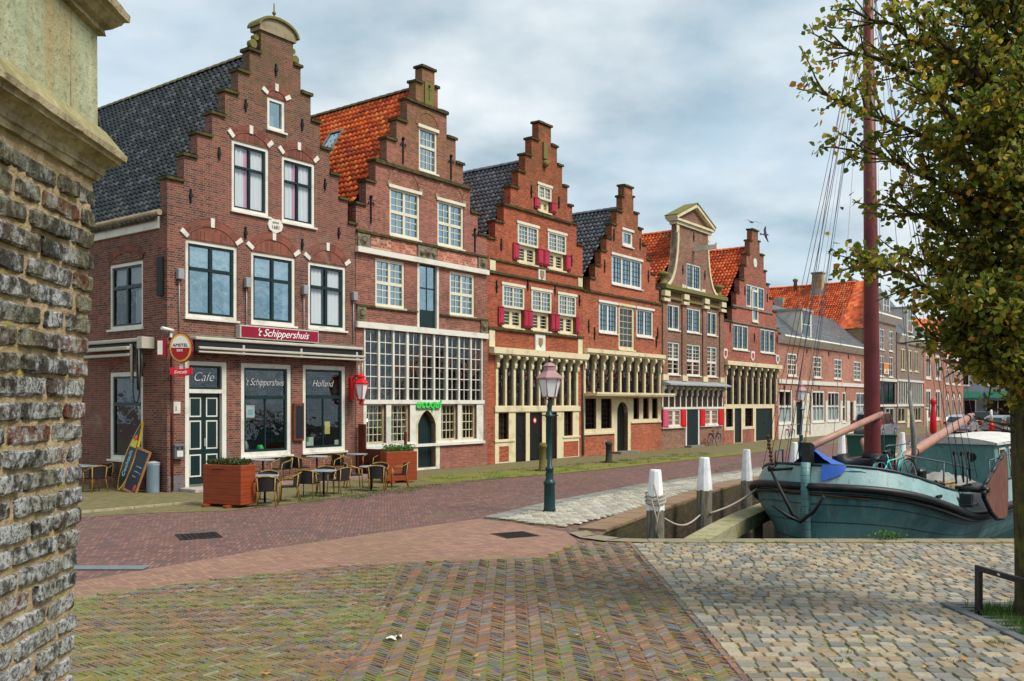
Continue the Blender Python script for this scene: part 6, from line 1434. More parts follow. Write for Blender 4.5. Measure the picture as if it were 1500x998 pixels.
b = MB(); b.grid(lambda u, v: (-1.25 + 0.10 * u - 0.04 * v, 9.08 + 0.09 * v, 0.05 + 0.012 * math.sin(5 * u + 4 * v)), 4, 3); b.grid(lambda u, v: (-1.17 + 0.06 * u, 9.13 + 0.05 * v, 0.052 + 0.02 * math.sin(3 * u + 5 * v)), 3, 3)
tag(b.build('paper_scrap', WHITE), 'crumpled white paper scrap lying on the brick paving', 'litter')
# black tree guard hoop and tree pit
t = thing('tree_guard', 'low black steel hoop beside the tree pit', 'tree guard', (5.23, 10.2, 0), 0)
GB = paint('satin black steel', S(16, 17, 19), 0.35, 0.05, 5, 0.5)
b = MB(); A, B_ = Vector((0, 0.06, 0)), Vector((0.09, -0.80, 0)); w = 0.045
dv_ = (B_ - A).normalized(); nv = Vector((-dv_.y, dv_.x, 0))
m = Matrix(((dv_.x, nv.x, 0, 0), (dv_.y, nv.y, 0, 0), (0, 0, 1, 0), (0, 0, 0, 1))); l = (B_ - A).length
b.M = m; b.bbox(-w, w, -w * .5, w * .5, 0, 0.52, 0.004); b.bbox(l - w, l + w, -w * .5, w * .5, 0, 0.52, 0.004); b.bbox(-w, l + w, -w * .5, w * .5, 0.521, 0.585, 0.004)
b.build('hoop', GB, t)
b = MB(m); b.box(l * .42, l * .47, -w * .5 - .002, -w * .5 + 0.001, 0.545, 0.565); b.build('maker_plate', WHITE, t)
b = MB()
for (x0, x1, y0, y1) in ((5.05, 7.0, 9.0, 9.12), (5.05, 5.17, 9.12, 10.75), (5.17, 7.0, 10.63, 10.75), (5.8, 6.6, 9.5, 9.6), (5.8, 5.9, 9.6, 10.5)): b.bbox(x0, x1, y0, y1, 0.0, 0.055, 0.008)
for k in range(9): b.box(5.17, 5.8, 9.2 + 0.17 * k, 9.28 + 0.17 * k, 0.01, 0.04)
tag(b.build('tree_grate', paint('grey cast grate', S(96, 98, 100), 0.7, 0.15, 5)), 'grey cast frame and grate round the tree pit', 'tree grate')
sheet('pit_soil', [pit], 0.026, mossy('pit soil', S(84, 76, 48), S(96, 116, 30), 0.4, 0.55))
# ---- cafe furniture
RATT = NG('dark woven rattan'); g = RATT; u = g.uv(); wv = g.n.new('ShaderNodeTexChecker'); wv.inputs['Scale'].default_value = 60; g.l.new(u, wv.inputs[0]); wv.inputs[1].default_value = (0.03, 0.027, 0.026, 1); wv.inputs[2].default_value = (0.012, 0.011, 0.011, 1); g.bump(wv.outputs['Fac'], 0.5, 0.01); RATT = g.fin(wv.outputs['Color'], 0.6, 0.3)
BAMB = paint('bamboo cane', S(164, 128, 66), 0.45, 0.2, 20); ALU = paint('grey table top', S(150, 158, 164), 0.3, 0.1, 6, 0.5)
def make_chair():
    t = thing('cafe_chair', 'x', 'chair')
    b = MB(); b.grid(lambda u, v: (-0.22 + 0.44 * u, -0.21 + 0.42 * v, 0.415 - 0.02 * math.sin(math.pi * u) * math.sin(math.pi * v)), 6, 6); b.grid(lambda u, v: (-0.22 + 0.44 * u, -0.21 + 0.42 * v, 0.385), 2, 2)
    b.tube([(-0.22, -0.21, 0.4), (0.22, -0.21, 0.4), (0.22, 0.21, 0.4), (-0.22, 0.21, 0.4)], 0.016, 6, closed=True); b.build('seat', RATT, t)
    b = MB(); b.grid(lambda u, v: (0.27 * math.sin(-1.25 + 2.5 * u) * 1.0, 0.02 + 0.23 * math.cos(-1.25 + 2.5 * u) + 0.05 * v, 0.40 + 0.36 * v * (1 - 0.10 * abs(2 * u - 1) ** 3)), 14, 4); b.build('backrest', RATT, t)
    arm = [(-0.27, -0.2, 0.58), (-0.29, -0.08, 0.625), (-0.29, 0.08, 0.66)] + [(0.29 * math.sin(-1.2 + 2.4 * k / 8), 0.08 + 0.22 * math.cos(-1.2 + 2.4 * k / 8), 0.70 + 0.07 * math.sin(math.pi * k / 8)) for k in range(9)] + [(0.29, 0.08, 0.66), (0.29, -0.08, 0.625), (0.27, -0.2, 0.58)]
    b = MB(); b.tube(arm, 0.015, 8); b.build('arm_rail', BAMB, t)
    for sx in (-1, 1):
        b = MB(); b.tube([(0.25 * sx, -0.24, 0.0), (0.235 * sx, -0.215, 0.40), (0.265 * sx, -0.2, 0.58)], 0.017, 7); b.build('leg', BAMB, t)
        b = MB(); b.tube([(0.24 * sx, 0.27, 0.0), (0.20 * sx, 0.2, 0.40), (0.22 * sx, 0.24, 0.72)], 0.017, 7); b.build('leg', BAMB, t)
    return t
def make_table(r=0.36):
    t = thing('cafe_table', 'x', 'table')
    b = MB(); b.lathe([(r - 0.01, 0.70), (r, 0.705), (r, 0.725), (r - 0.01, 0.73)], n=24); b.build('table_top', ALU, t)
    b = MB(); b.tube([(0, 0, 0.02), (0, 0, 0.70)], 0.03, 8); b.build('stem', IRON, t)
    b = MB(); b.lathe([(0.2, 0), (0.2, 0.015), (0.05, 0.04)], n=12); b.build('base', IRON, t)
    return t
SC = 0.93
ch0, tb0 = make_chair(), make_table(); used = {'c': 0, 't': 0}
def put_chair(loc, face, label, group='bamboo framed cafe chairs'):
    """face: heading in degrees the sitter looks along (0 = +X)"""
    o = ch0 if not used['c'] else copy_tree(ch0); used['c'] = 1
    o.location = loc; o.rotation_euler = (0, 0, R(face + 90)); o.scale = (SC,) * 3; o['label'] = label; o['group'] = group
def put_table(loc, label):
    o = tb0 if not used['t'] else copy_tree(tb0); used['t'] = 1
    o.location = loc; o.scale = (SC,) * 3; o['label'] = label; o['group'] = 'round grey cafe tables'
T1, T2, T3 = Vector((-5.92, 21.8, 0)), Vector((-4.85, 23.45, 0)), Vector((-3.86, 24.95, 0))
put_table(T1, 'front cafe table nearest the rust planter by the door'); put_table(T2, 'middle table of the front row outside the cafe'); put_table(T3, 'front row cafe table beside the far rust planter')
ZS = 0.12
Bt = [facade(2.55, 0.75, ZS), facade(4.55, 0.75, ZS), facade(6.2, 0.75, ZS)]
for p, l in zip(Bt, ('back row table below the window with the long lettering', 'back row table below the menu box', 'back row table by the brown wind screen')): put_table(p, l)
def G2(px, py): return at(px, py)
put_chair(at(391, 742), 100, 'black backed chair in front of the first table, seen from behind'); put_chair(at(424, 735), 190, 'chair right of the first front table, facing the door')
put_chair(at(452, 729), 80, 'chair seen from behind at the middle front table'); put_chair(at(497, 724), 150, 'chair turned sideways at the right of the middle front table')
put_chair(at(552, 720), 95, 'dark backed chair seen from behind at the last front table'); put_chair(at(585, 714), 190, 'chair at the far end facing left beside the far rust planter')
put_chair(at(518, 715), 20, 'chair between the middle and last front tables facing right'); put_chair(T1 + Vector((-0.15, 0.75, 0)), -85, 'chair behind the first front table'); put_chair(T1 + Vector((-0.62, 0.1, 0)), 5, 'chair left of the first front table, half hidden by the planter')
put_chair(T2 + Vector((-0.1, 0.7, 0)), -80, 'chair behind the middle front table'); put_chair(T3 + Vector((0.1, 0.72, 0)), -90, 'chair behind the last front table')
ANG = 53.13
for p, l1, l2 in zip(Bt, ('chair left of the first wall side table', 'chair left of the middle wall side table', 'chair left of the last wall side table'), ('chair right of the first wall side table', 'chair right of the middle wall side table', 'chair right of the last wall side table by the screen')):
    put_chair(p - U * 0.66, ANG, l1); put_chair(p + U * 0.68, ANG + 180, l2)
# low step in front of the cafe
b = MB(Matrix.Translation(C0) @ Matrix.Rotation(ROT, 4, 'Z')); b.bbox(1.95, 6.9, -1.25, -0.02, 0.0, ZS, 0.012)
tag(b.build('front_step', paint('pinkish paving step', S(150, 122, 112), 0.85, 0.2, 4)), 'low pinkish step along the cafe front under the back row of tables', 'step')
b = MB(Matrix.Translation(C0) @ Matrix.Rotation(ROT, 4, 'Z')); b.bbox(0.35, 1.93, -0.75, -0.02, 0.0, 0.1, 0.012); tag(b.build('doorstep', paint('pale doorstep', S(178, 166, 158), 0.85, 0.15, 4)), 'pale doorstep at the panelled cafe door', 'step')
b = MB()
for k in range(9): a = Vector((-10.2, 19.0)).lerp(Vector((-7.4, 22.2)), k / 9); c = Vector((-10.2, 19.0)).lerp(Vector((-7.4, 22.2)), (k + .97) / 9); n2_ = Vector((0.06, -0.06)); b.prism([tuple(a), tuple(c), tuple(c + n2_), tuple(a + n2_)], 0, 0.05, ax=(1, 0, 0), az=(0, 1, 0), ay=(0, 0, 1))
kb2 = b.build('pavement_edge', paint('pale worn kerb', S(168, 158, 128), 0.85, 0.2, 4)); kb2['kind'] = 'structure'
# table and chairs at the alley side
def sidep(d, out): p = C0 + V * d - U * out; return Vector((p.x, p.y, 0))
at_ = thing('cafe_table', 'rectangular grey table at the alley side of the cafe beside the brick corner', 'table', sidep(2.7, 1.15), ROT)
b = MB(); b.bbox(-0.38, 0.38, -0.6, 0.6, 0.66, 0.69, 0.008); b.build('table_top', ALU, at_)
for sx in (-1, 1):
    for sy in (-1, 1): b = MB(); b.tube([(0.3 * sx, 0.5 * sy, 0), (0.3 * sx, 0.5 * sy, 0.66)], 0.025, 7); b.build('leg', BAMB, at_)
put_chair(sidep(1.75, 1.05), 143, 'alley side chair nearest the upright surfboard'); put_chair(sidep(2.5, 0.45), 180 + ANG, 'alley side chair between table and brick wall'); put_chair(sidep(2.9, 1.95), ANG - 10, 'alley side chair half hidden by the brick corner')
# ---- planters
CORT = NG('rust orange boards'); g = CORT; o = g.obj(); z = g.sep(o)[2]; st = g.noise(g.mapping(o, scale=(1.2, 1.2, 18)), 2, 4, 0.6); ln_ = g.math('LESS_THAN', g.math('FRACT', g.math('DIVIDE', z, 0.145)), 0.05)
c = g.mix(g.step(st, 0.35, 0.7), S(150, 66, 30), S(122, 50, 25)); c = g.mix(ln_, c, S(70, 30, 18)); g.bump(g.math('SUBTRACT', st, ln_), 0.3, 0.01); CORT = g.fin(c, 0.55, 0.3)
HEDGE = leafmat('box hedge leaves', [S(62, 78, 36), S(44, 60, 28), S(84, 98, 44), S(54, 66, 34)]); HERB = leafmat('bright green herbs', [S(72, 112, 44), S(54, 92, 34), S(96, 138, 58)])
def planter(loc, rz, L, D, H, label, leafm, dens, hl, seed, handle=True):
    t = thing('planter_box', label, 'planter', loc, rz); rg = random.Random(seed)
    b = MB(); b.bbox(0, L, 0, D, 0.07, H, 0.012); b.build('box', CORT, t)
    for (x, y) in ((0.05, 0.0), (L - 0.45, 0.0)): b = MB(); b.bbox(x + .05, x + 0.17, -0.16, D + 0.12, 0.0, 0.07, 0.01); b.build('foot', CORT, t)
    if handle: b = MB(); b.bbox(L * .25, L * .55, -0.03, 0.0, H - 0.1, H - 0.06, 0.006); b.build('handle', WOODB, t)
    b = MB()
    for _ in range(dens): leaf(b, (rg.uniform(0.03, L - .03), rg.uniform(0.03, D - .03), H + rg.uniform(-0.03, hl) * (0.6 + 0.4 * math.sin(rg.uniform(0, 3)))), rg.uniform(0.03, 0.055), rg, -0.2)
    b.build('foliage', leafm, t)
pA, pB = at(297, 742), at(361, 746); d_ = pB - pA
planter(pA, math.atan2(d_.y, d_.x), 1.14, 0.5, 0.98, 'rust orange planter with clipped hedge in front of the panelled door', HEDGE, 1500, 0.13, 1)
pA = at(566, 709); planter(pA, R(30), 1.0, 0.5, 0.95, 'rust orange planter with bright herbs by the pointed dark door', HERB, 900, 0.2, 2, False)
# wind screen
SCR = paint('dark rust board', S(104, 46, 30), 0.55, 0.2, 5)
t = thing('wind_screen', 'brown wind screen with clear upper pane between the cafe and the white grid front', 'wind screen', facade(6.9, 0.1), ROT - R(90))
b = MB(); b.bbox(0, 0.32, -0.04, 0.04, 0, 1.72, 0.01); b.build('end_post', SCR, t)
b = MB(); b.bbox(0.33, 2.1, -0.03, 0.03, 0, 0.92, 0.01); b.build('board_panel', SCR, t)
b = MB(); b.poly([(0.35, 0, 0.95), (2.05, 0, 0.95), (2.05, 0, 1.98), (0.35, 0, 1.98)]); b.build('glass_panel', glass('screen glass', 0.1, (0.9, 0.95, 0.95)), t)
b = MB(); b.bbox(2.06, 2.14, -0.035, 0.035, 0, 1.5, 0.008); b.build('post', SCR, t)
# ---- signs and fittings on the cafe
def on_facade(name, label, cat, t, z, out=0.0, group=None): return thing(name, label, cat, facade(t, out, z), ROT, group)
SIGNR = paint('wine red sign', S(138, 18, 44), 0.35, 0.05); SILV = paint('brushed silver', S(190, 186, 180), 0.4, 0.1, 8); GREYB = paint('grey plastic', S(150, 152, 154), 0.5, 0.1)
t = on_facade('name_board', "long wine red board with white script reading 't Schippershuis", 'sign', 3.62, 4.46, 0.1)
b = MB(); b.bbox(-1.46, 1.46, -0.13, 0.1, -0.19, 0.19, 0.01); b.build('case', SILV, t)
b = MB(); b.box(-1.42, 1.42, -0.14, -0.131, -0.155, 0.155); b.build('face', SIGNR, t)
put_text('lettering', "'t Schippershuis", 0.31, TXTW, t, face_m(0.05, -0.145, 0.0), 0.45, sx=1.0)
for i, x in enumerate((0.33, 2.52, 4.65, 6.72)):
    lb = ('small grey wall light left of the leftmost first floor window', 'small grey wall light between the left and middle first floor windows', 'small grey wall light between the middle and right first floor windows', 'small grey wall light at the right corner of the cafe')[i]
    t = on_facade('wall_light', lb, 'wall light', x, 5.9, 0.0, 'grey wall lights on the cafe')
    b = MB(); b.bbox(-0.09, 0.09, -0.16, -0.02, -0.14, 0.14, 0.012); b.build('lamp_box', GREYB, t)
    b = MB(); b.tube([(0, -0.04, -0.13), (0, -0.04, -1.5)], 0.018, 6); b.build('conduit', GREYB, t)
# awnings
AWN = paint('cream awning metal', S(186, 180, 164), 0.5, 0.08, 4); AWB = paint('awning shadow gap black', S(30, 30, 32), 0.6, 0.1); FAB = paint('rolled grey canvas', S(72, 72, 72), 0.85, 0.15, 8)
t = on_facade('awning', 'long folded awning across the cafe front under the wine red board', 'awning', 0.3, 3.72, 0.0)
b = MB(); b.bbox(0.35, 6.6, -0.34, -0.03, 0.41, 0.5, 0.02); b.build('cassette', AWN, t)
b = MB(); b.tube([(0.4, -0.18, 0.33), (6.55, -0.18, 0.33)], 0.06, 10); b.build('rolled_canvas', FAB, t)
b = MB(); b.bbox(0.38, 6.58, -0.46, -0.38, 0.16, 0.23, 0.012); b.build('front_rail', AWN, t)
b = MB(); b.box(0.36, 6.59, -0.28, -0.04, 0.1, 0.41); b.build('painted_shade_gap', AWB, t)  # black box painted in for the shade between cassette and rail
b = MB(); b.bbox(0.38, 6.58, -0.44, -0.38, 0.06, 0.11, 0.01); b.build('valance_bar', AWN, t)
for x in (1.9, 4.0, 6.3):
    b = MB(); b.bbox(x, x + 0.08, -0.3, -0.0, 0.05, 0.34, 0.01); b.build('bracket', SILV, t)
    b = MB(); b.tube([(x, -0.2, 0.14), (x - 0.9, -0.32, 0.12), (x + 0.1, -0.4, 0.18)], 0.03, 6); b.build('arm', AWN, t)
b = MB(); b.tube([(6.5, -0.36, 0.2), (6.52, -0.34, -0.6)], 0.035, 6); b.tube([(6.4, -0.3, 0.2), (6.4, -0.3, -0.75)], 0.03, 6); b.build('folded_arm', AWN, t)
t = thing('awning', 'folded awning on the alley side of the cafe with slack cords at its end', 'awning', sidep(0, 0) + Vector((0, 0, 3.72)), ROT)
b = MB(SIDE); b.bbox(0.62, 4.2, -0.34, -0.03, 0.36, 0.46, 0.02); b.build('cassette', AWN, t)
b = MB(SIDE); b.tube([(0.9, -0.2, 0.27), (4.2, -0.2, 0.27)], 0.08, 10); b.build('rolled_canvas', FAB, t)
b = MB(SIDE); b.bbox(1.2, 4.2, -0.46, -0.36, 0.14, 0.24, 0.015); b.build('front_rail', AWN, t)
b = MB(SIDE); b.bbox(1.2, 4.2, -0.42, -0.36, -0.03, 0.05, 0.01); b.build('valance_bar', AWN, t)
b = MB(SIDE); b.bbox(0.6, 0.86, -0.38, -0.0, 0.16, 0.48, 0.012); b.build('end_cap', AWN, t)
for (y, zb, m, r) in ((1.25, -0.75, AWN, 0.05), (0.98, -0.95, FAB, 0.035), (0.86, -0.9, AWN, 0.035), (0.76, -0.6, FAB, 0.03)): b = MB(SIDE); b.tube([(y, -0.3, 0.3), (y - 0.02, -0.28, zb)], r, 6); b.build('hanging_arm', m, t)
b = MB(SIDE); b.tube([(1.15, -0.3, 0.3)] + [(1.15 - 0.32 * (k / 8), -0.31, -1.0 - 0.3 * math.sin(math.pi * k / 8) ** .5) for k in range(9)] + [(0.8, -0.3, 0.2)], 0.016, 5); b.build('cord', IRON, t)
# round beer sign on the corner
t = thing('beer_sign', 'oval white and red beer sign with gold ring on the cafe corner', 'sign', facade(0.06, 0.55, 3.87), ROT, None, 0.76)
GOLD = paint('gold paint', S(206, 164, 52), 0.35, 0.1, 5, 0.5, 0.3); BEERR = paint('beer red', S(150, 16, 26), 0.35, 0.05); NAVY = paint('navy lettering', S(26, 34, 60), 0.4, 0.05)
MX = Matrix.Rotation(R(-48), 4, 'Z')
def disc(b, rx, rz, y0, y1, half=0, n=28):
    if half: pts = [(rx * math.cos(math.pi * k / n), -rz * math.sin(math.pi * k / n)) for k in range(n + 1)]
    else: pts = [(rx * math.cos(2 * math.pi * k / n), rz * math.sin(2 * math.pi * k / n)) for k in range(n)]
    b.prism(pts, y0, y1)
b = MB(MX); disc(b, 0.40, 0.52, -0.09, 0.09); b.build('case', SIGNR, t)
b = MB(MX); disc(b, 0.37, 0.49, -0.1, -0.091); b.build('gold_ring', GOLD, t)
b = MB(MX); disc(b, 0.31, 0.42, -0.11, -0.101); b.build('white_field', WHITE, t)
b = MB(MX); disc(b, 0.31, 0.42, -0.118, -0.111, 1); b.build('red_field', BEERR, t)
put_text('lettering', 'AMSTEL', 0.15, NAVY, t, MX @ face_m(0, -0.118, 0.09), 0, sx=1.0); put_text('lettering', 'BIER', 0.11, TXTW, t, MX @ face_m(-.02, -0.124, -0.1), 0)
b = MB(MX); b.box(-0.5, 0.0, -0.03, 0.03, 0.0, 0.12); b.box(-0.78, -0.5, -0.12, 0.12, -0.3, 0.3); b.build('wall_box', SIGNR, t)
b = MB(MX); b.box(-0.77, -0.6, -0.125, -0.121, -0.24, 0.24); b.build('wall_box_face', WHITE, t)
b = MB(MX); b.box(-0.05, 0.05, -0.04, 0.04, -0.95, -0.5); b.build('hanger', SILV, t)
b = MB(MX); b.grid(lambda u, v: (-0.36 + 0.72 * u, -0.12, -0.68 - 0.10 * math.sin(math.pi * u) * 0.6 - 0.24 * v), 12, 1); b.grid(lambda u, v: (-0.36 + 0.72 * u, 0.1, -0.68 - 0.10 * math.sin(math.pi * u) * 0.6 - 0.24 * v), 12, 1); b.box(-0.36, -0.355, -0.12, 0.1, -0.92, -0.68); b.box(0.355, 0.36, -0.12, 0.1, -0.92, -0.68)
b.grid(lambda u, v: (-0.36 + 0.72 * u, -0.12 + 0.22 * v, -0.68 - 0.06 * math.sin(math.pi * u)), 12, 1); bn = b.build('red_banner', SCARLET, t); put_text('lettering', 'Eetcafé', 0.15, TXTW, t, MX @ face_m(0, -0.126, -0.85), 0.35)
# house number, letter box, menu box, poster
t = on_facade('number_plate', 'square white house number plate left of the cafe door', 'sign', 0.24, 2.28); b = MB(); b.bbox(-0.14, 0.14, -0.03, -0.002, -0.16, 0.16, 0.006); b.build('plate', WHITE, t); put_text('lettering', '1', 0.18, NAVY, t, face_m(0, -0.034, -0.03))
t = on_facade('letter_box', 'grey letter box on the brick beside the cafe door', 'letter box', 0.27, 1.1)
b = MB(); b.bbox(-0.15, 0.15, -0.16, -0.002, -0.2, 0.14, 0.012); b.prism([(-0.18, 0.14), (-0.002, 0.14), (-0.002, 0.22), (-0.17, 0.18)], -0.155, 0.155, ax=(0, 1, 0), ay=(1, 0, 0)); b.build('box', paint('grey letter box', S(92, 92, 96), 0.5, 0.1), t)
b = MB(); b.box(-0.08, 0.1, -0.165, -0.161, -0.14, 0.02); b.build('notice', WHITE, t); b = MB(); b.box(-0.1, -0.04, -0.167, -0.161, 0.06, 0.11); b.box(0.04, 0.1, -0.167, -0.161, 0.06, 0.11); b.build('slot', IRON, t)
t = on_facade('menu_box', 'narrow brown menu box with dark face between the two shop windows', 'menu box', 4.42, 1.83)
b = MB(); b.bbox(-0.2, 0.2, -0.1, -0.002, -0.58, 0.58, 0.012); b.build('case', WOODB, t); b = MB(); b.box(-0.14, 0.14, -0.106, -0.101, -0.5, 0.5); b.build('face', paint('menu slate', S(30, 38, 44), 0.3, 0.1), t)
# red lantern on the right corner of the cafe
t = on_facade('wall_lantern', 'scarlet wall lantern at the right corner of the cafe', 'wall lantern', 6.62, 2.9)
b = MB(); b.bbox(-0.08, 0.08, -0.12, -0.002, -0.4, 0.35, 0.01); b.tube([(0, -0.1, 0.3), (0, -0.35, 0.42), (0, -0.5, 0.3)], 0.03, 6); b.build('bracket', SCARLET, t)
b = MB(); b.lathe([(0.25, 0.12), (0.26, 0.15), (0.13, 0.28), (0.12, 0.34), (0.15, 0.36), (0.04, 0.45)], (0, -0.5, 0), 6, False); b.lathe([(0.12, -0.42), (0.14, -0.38), (0.05, -0.36)], (0, -0.5, 0), 6, False); b.lathe([(0.05, -0.55), (0.07, -0.5), (0.05, -0.42)], (0, -0.5, 0), 6)
for k in range(6): a = k * math.pi / 3; b.tube([(0.12 * math.cos(a), -0.5 + 0.12 * math.sin(a), -0.37), (0.24 * math.cos(a), -0.5 + 0.24 * math.sin(a), 0.13)], 0.012, 5)
b.build('lantern_frame', SCARLET, t); b = MB(); b.lathe([(0.11, -0.36), (0.22, 0.12)], (0, -0.5, 0), 6, False); b.build('lantern_glass', LGL, t)
# small things: cameras, sensors
t = on_facade('security_camera', 'small white security camera on the cafe corner above the beer sign', 'camera', 0.02, 4.35); b = MB(); b.tube([(-0.25, -0.1, 0.05), (0.1, -0.08, 0.0)], 0.05, 8); b.box(0.02, 0.08, -0.08, 0.0, -0.18, 0.02); b.build('camera_body', WHITE, t)
b = MB(); b.box(-0.035, 0.035, -0.05, -0.001, -0.06, 0.02); b.build('mount', GREYB, t)
# surfboard sign, chalk board, grey bin at the alley corner
t = thing('surfboard', 'yellow edged black surfboard leaning on the alley wall with chalk writing', 'surfboard', sidep(1.35, 0.62), 0)
nw = (-U); side_ax = -V     # face looks along -U, runs along V
lean_m = Matrix(((-V.x, U.x, 0, 0), (-V.y, U.y, 0, 0), (0, 0, 1, 0), (0, 0, 0, 1))) @ Matrix.Rotation(R(-15), 4, 'X') @ Matrix.Rotation(R(10), 4, 'Y')
def board_out(k, s=1.0): return [(s * 0.25 * math.sin(math.pi * min(1, (q / 16) ** 0.8)) ** 0.75 * (1 if k > 0 else -1), q / 16 * 1.98) for q in range(17)]
b = MB(lean_m); o_ = [(x, z + 0.02) for x, z in board_out(1)] + [(x, z + 0.02) for x, z in board_out(-1)][::-1][1:-1]; b.prism(o_, -0.02, 0.03); b.build('board', paint('yellow gloss', S(226, 186, 26), 0.3, 0.05), t)
inn = [(x * .85, 0.99 + (z - 0.99) * .95) for x, z in o_]; b = MB(lean_m); b.prism(inn, -0.026, -0.021); b.build('black_face', BLACKP, t)
b = MB(lean_m); b.ball((0, -0.03, 1.52), 0.085, 10, 6, (1, 0.15, 1)); b.build('sun_emblem', paint('orange red', S(226, 78, 24), 0.4, 0.05), t)
b = MB(lean_m); b.prism([(-0.15, 1.26), (0.15, 1.26), (0.13, 1.47), (-0.13, 1.47)], -0.032, -0.027); b.build('yellow_band', paint('yellow band', S(204, 188, 40), 0.4, 0.05), t)
CHALK = paint('blue chalk', S(150, 190, 206), 0.8, 0.1)
put_text('lettering', 'Cocktails', 0.2, CHALK, t, lean_m @ Matrix.Translation((0, -0.03, 0.78)) @ Matrix.Rotation(R(90), 4, 'X') @ Matrix.Rotation(R(90), 4, 'Z'), 0.3)
t = thing('chalk_board', 'wood framed chalk board propped against the cafe corner', 'chalk board', sidep(0.82, 0.62), 0)
lm2 = Matrix(((-V.x, U.x, 0, 0), (-V.y, U.y, 0, 0), (0, 0, 1, 0), (0, 0, 0, 1))) @ Matrix.Rotation(R(-15), 4, 'X') @ Matrix.Rotation(R(11), 4, 'Y')
FRW = paint('oak frame', S(168, 116, 72), 0.5, 0.15, 10)
b = MB(lm2)
for (x0, x1, z0, z1) in ((-0.36, 0.36, 0, 0.06), (-0.36, 0.36, 1.16, 1.22), (-0.36, -0.3, 0.06, 1.16), (0.3, 0.36, 0.06, 1.16)): b.bbox(x0, x1, -0.025, 0.02, z0, z1, 0.005)
b.build('frame', FRW, t); b = MB(lm2); b.box(-0.3, 0.3, -0.01, 0.01, 0.06, 1.16); b.build('slate', paint('slate board', S(38, 46, 58), 0.6, 0.12, 4), t)
b = MB(lm2)
for (z, x0, x1) in ((0.72, -0.08, 0.2), (0.58, -0.1, 0.12), (0.56, 0.16, 0.24), (0.44, -0.12, 0.06)): b.box(x0, x1, -0.013, -0.0105, z, z + 0.018)
b.build('chalk_line', CHALK, t); b = MB(lm2); b.ball((0.18, -0.012, 0.17), 0.08, 8, 5, (0.8, 0.1, 1.2)); b.build('red_emblem', paint('red emblem', S(206, 60, 30), 0.4, 0.05), t)
t = thing('grey_bin', 'pale blue grey drum standing against the cafe corner behind the chalk board', 'bin', sidep(0.3, 0.24), 0); b = MB(); b.lathe([(0.16, 0), (0.165, 0.02), (0.17, 0.72), (0.18, 0.74), (0.18, 0.78)], n=16); b.build('drum', paint('pale blue grey', S(128, 148, 160), 0.5, 0.1), t)
b = MB(); b.lathe([(0.185, 0.78), (0.185, 0.81), (0.05, 0.85)], n=16); b.build('lid', GREYB, t)
# ------------------------------------------------------------------ the old sailing barge
BO = Vector((6.35, 19.7, 0)); BA = math.atan2(0.751, 0.66)     # stem foot and heading of the centre line (bow towards the camera)
boat = thing('sailing_barge', 'blue green flat bottomed sailing barge with dark red mast moored at the quay', 'boat', BO, BA)
# local: +X towards the stern, +Y to port (left as seen from the camera), Z up
LB = 19.0
def hull_mat(name, base, dark, seams=True):
    g = NG(name); o = g.obj(); s = g.sep(g.uv()); n1_ = g.noise(o, 1.3, 6, 0.65); n2_ = g.noise(g.mapping(o, scale=(5, 5, 0.7)), 1.2, 6, 0.7); n3_ = g.noise(o, 22, 4, 0.7)
    c = g.mix(g.step(n1_, 0.4, 0.7), base, dark); c = g.mix(g.math('MULTIPLY', g.step(n2_, 0.5, 0.72), 0.55), c, (0.30, 0.41, 0.43, 1)); c = g.mix(g.math('MULTIPLY', g.step(n2_, 0.25, 0.36), 0.0), c, dark)
    c = g.mix(g.math('MULTIPLY', g.step(g.noise(g.mapping(o, scale=(6, 6, 0.9)), 2.0, 5, 0.7), 0.55, 0.68), 0.7), c, (0.13, 0.065, 0.03, 1))
    c = g.mix(g.math('MULTIPLY', g.step(n3_, 0.55, 0.75), 0.3), c, dark)
    if seams:
        ln_ = g.math('LESS_THAN', g.math('FRACT', g.math('MULTIPLY', s[1], 6.0)), 0.08); c = g.mix(g.math('MULTIPLY', ln_, 0.75), c, (0.01, 0.02, 0.022, 1)); g.bump(g.math('SUBTRACT', g.math('MULTIPLY', n3_, 0.3), ln_), 0.5, 0.02)
    else: g.bump(n3_, 0.2, 0.01)
    return g.fin(c, 0.42, 0.4)
HULLD = hull_mat('dark teal hull', S(94, 136, 136), S(58, 96, 98)); HULLL = hull_mat('pale teal bulwark', S(132, 162, 160), S(104, 138, 138), False); TEAL = hull_mat('teal cabin side', S(98, 144, 138), S(76, 120, 116), False)
def sm(a, b_, x): t_ = max(0, min(1, (x - a) / (b_ - a))); return t_ * t_ * (3 - 2 * t_)
def wid(s, lev):
    """half breadth at station s (0 stem .. LB stern) for level 0 keel .. 1 strake"""
    full = 2.28; f = 1 - max(0.0, 1 - s / (3.4 + 1.6 * (1 - lev))) ** (2.5 if lev > .6 else 1.9); a = 1 - max(0.0, (s - LB + 4.5) / 4.5) ** 2.3 * 0.75
    base = full * (0.62 + 0.38 * lev ** 0.6) if lev > 0 else full * 0.55
    return max(0.02, base * f ** 0.62 * a)
def zst(s): return 0.84 * (1 - sm(0, 6.0, s)) ** 1.9 - 0.24 + 0.34 * sm(9, 19, s)      # rubbing strake sheer
def zbw(s): return zst(s) + 0.46 + 0.16 * sm(2, 7, s)                           # bulwark rail
ZK = -1.75
levels = [0.0, 0.15, 0.35, 0.6, 0.8, 0.92, 1.0]
stations = [0.0, 0.06, 0.15, 0.3, 0.5, 0.8, 1.2, 1.7, 2.3, 3.0, 4, 5, 6, 7.5, 9, 11, 13, 15, 16.5, 17.6, 18.4, 18.9, 19.0]
def hp(s, lev, side):
    z = ZK + (zst(s) - ZK) * lev; rake = 0.28 * (1 - lev) * (1 - sm(0, 3, s)); return (s + rake, side * wid(s, lev), z)
b = MB()
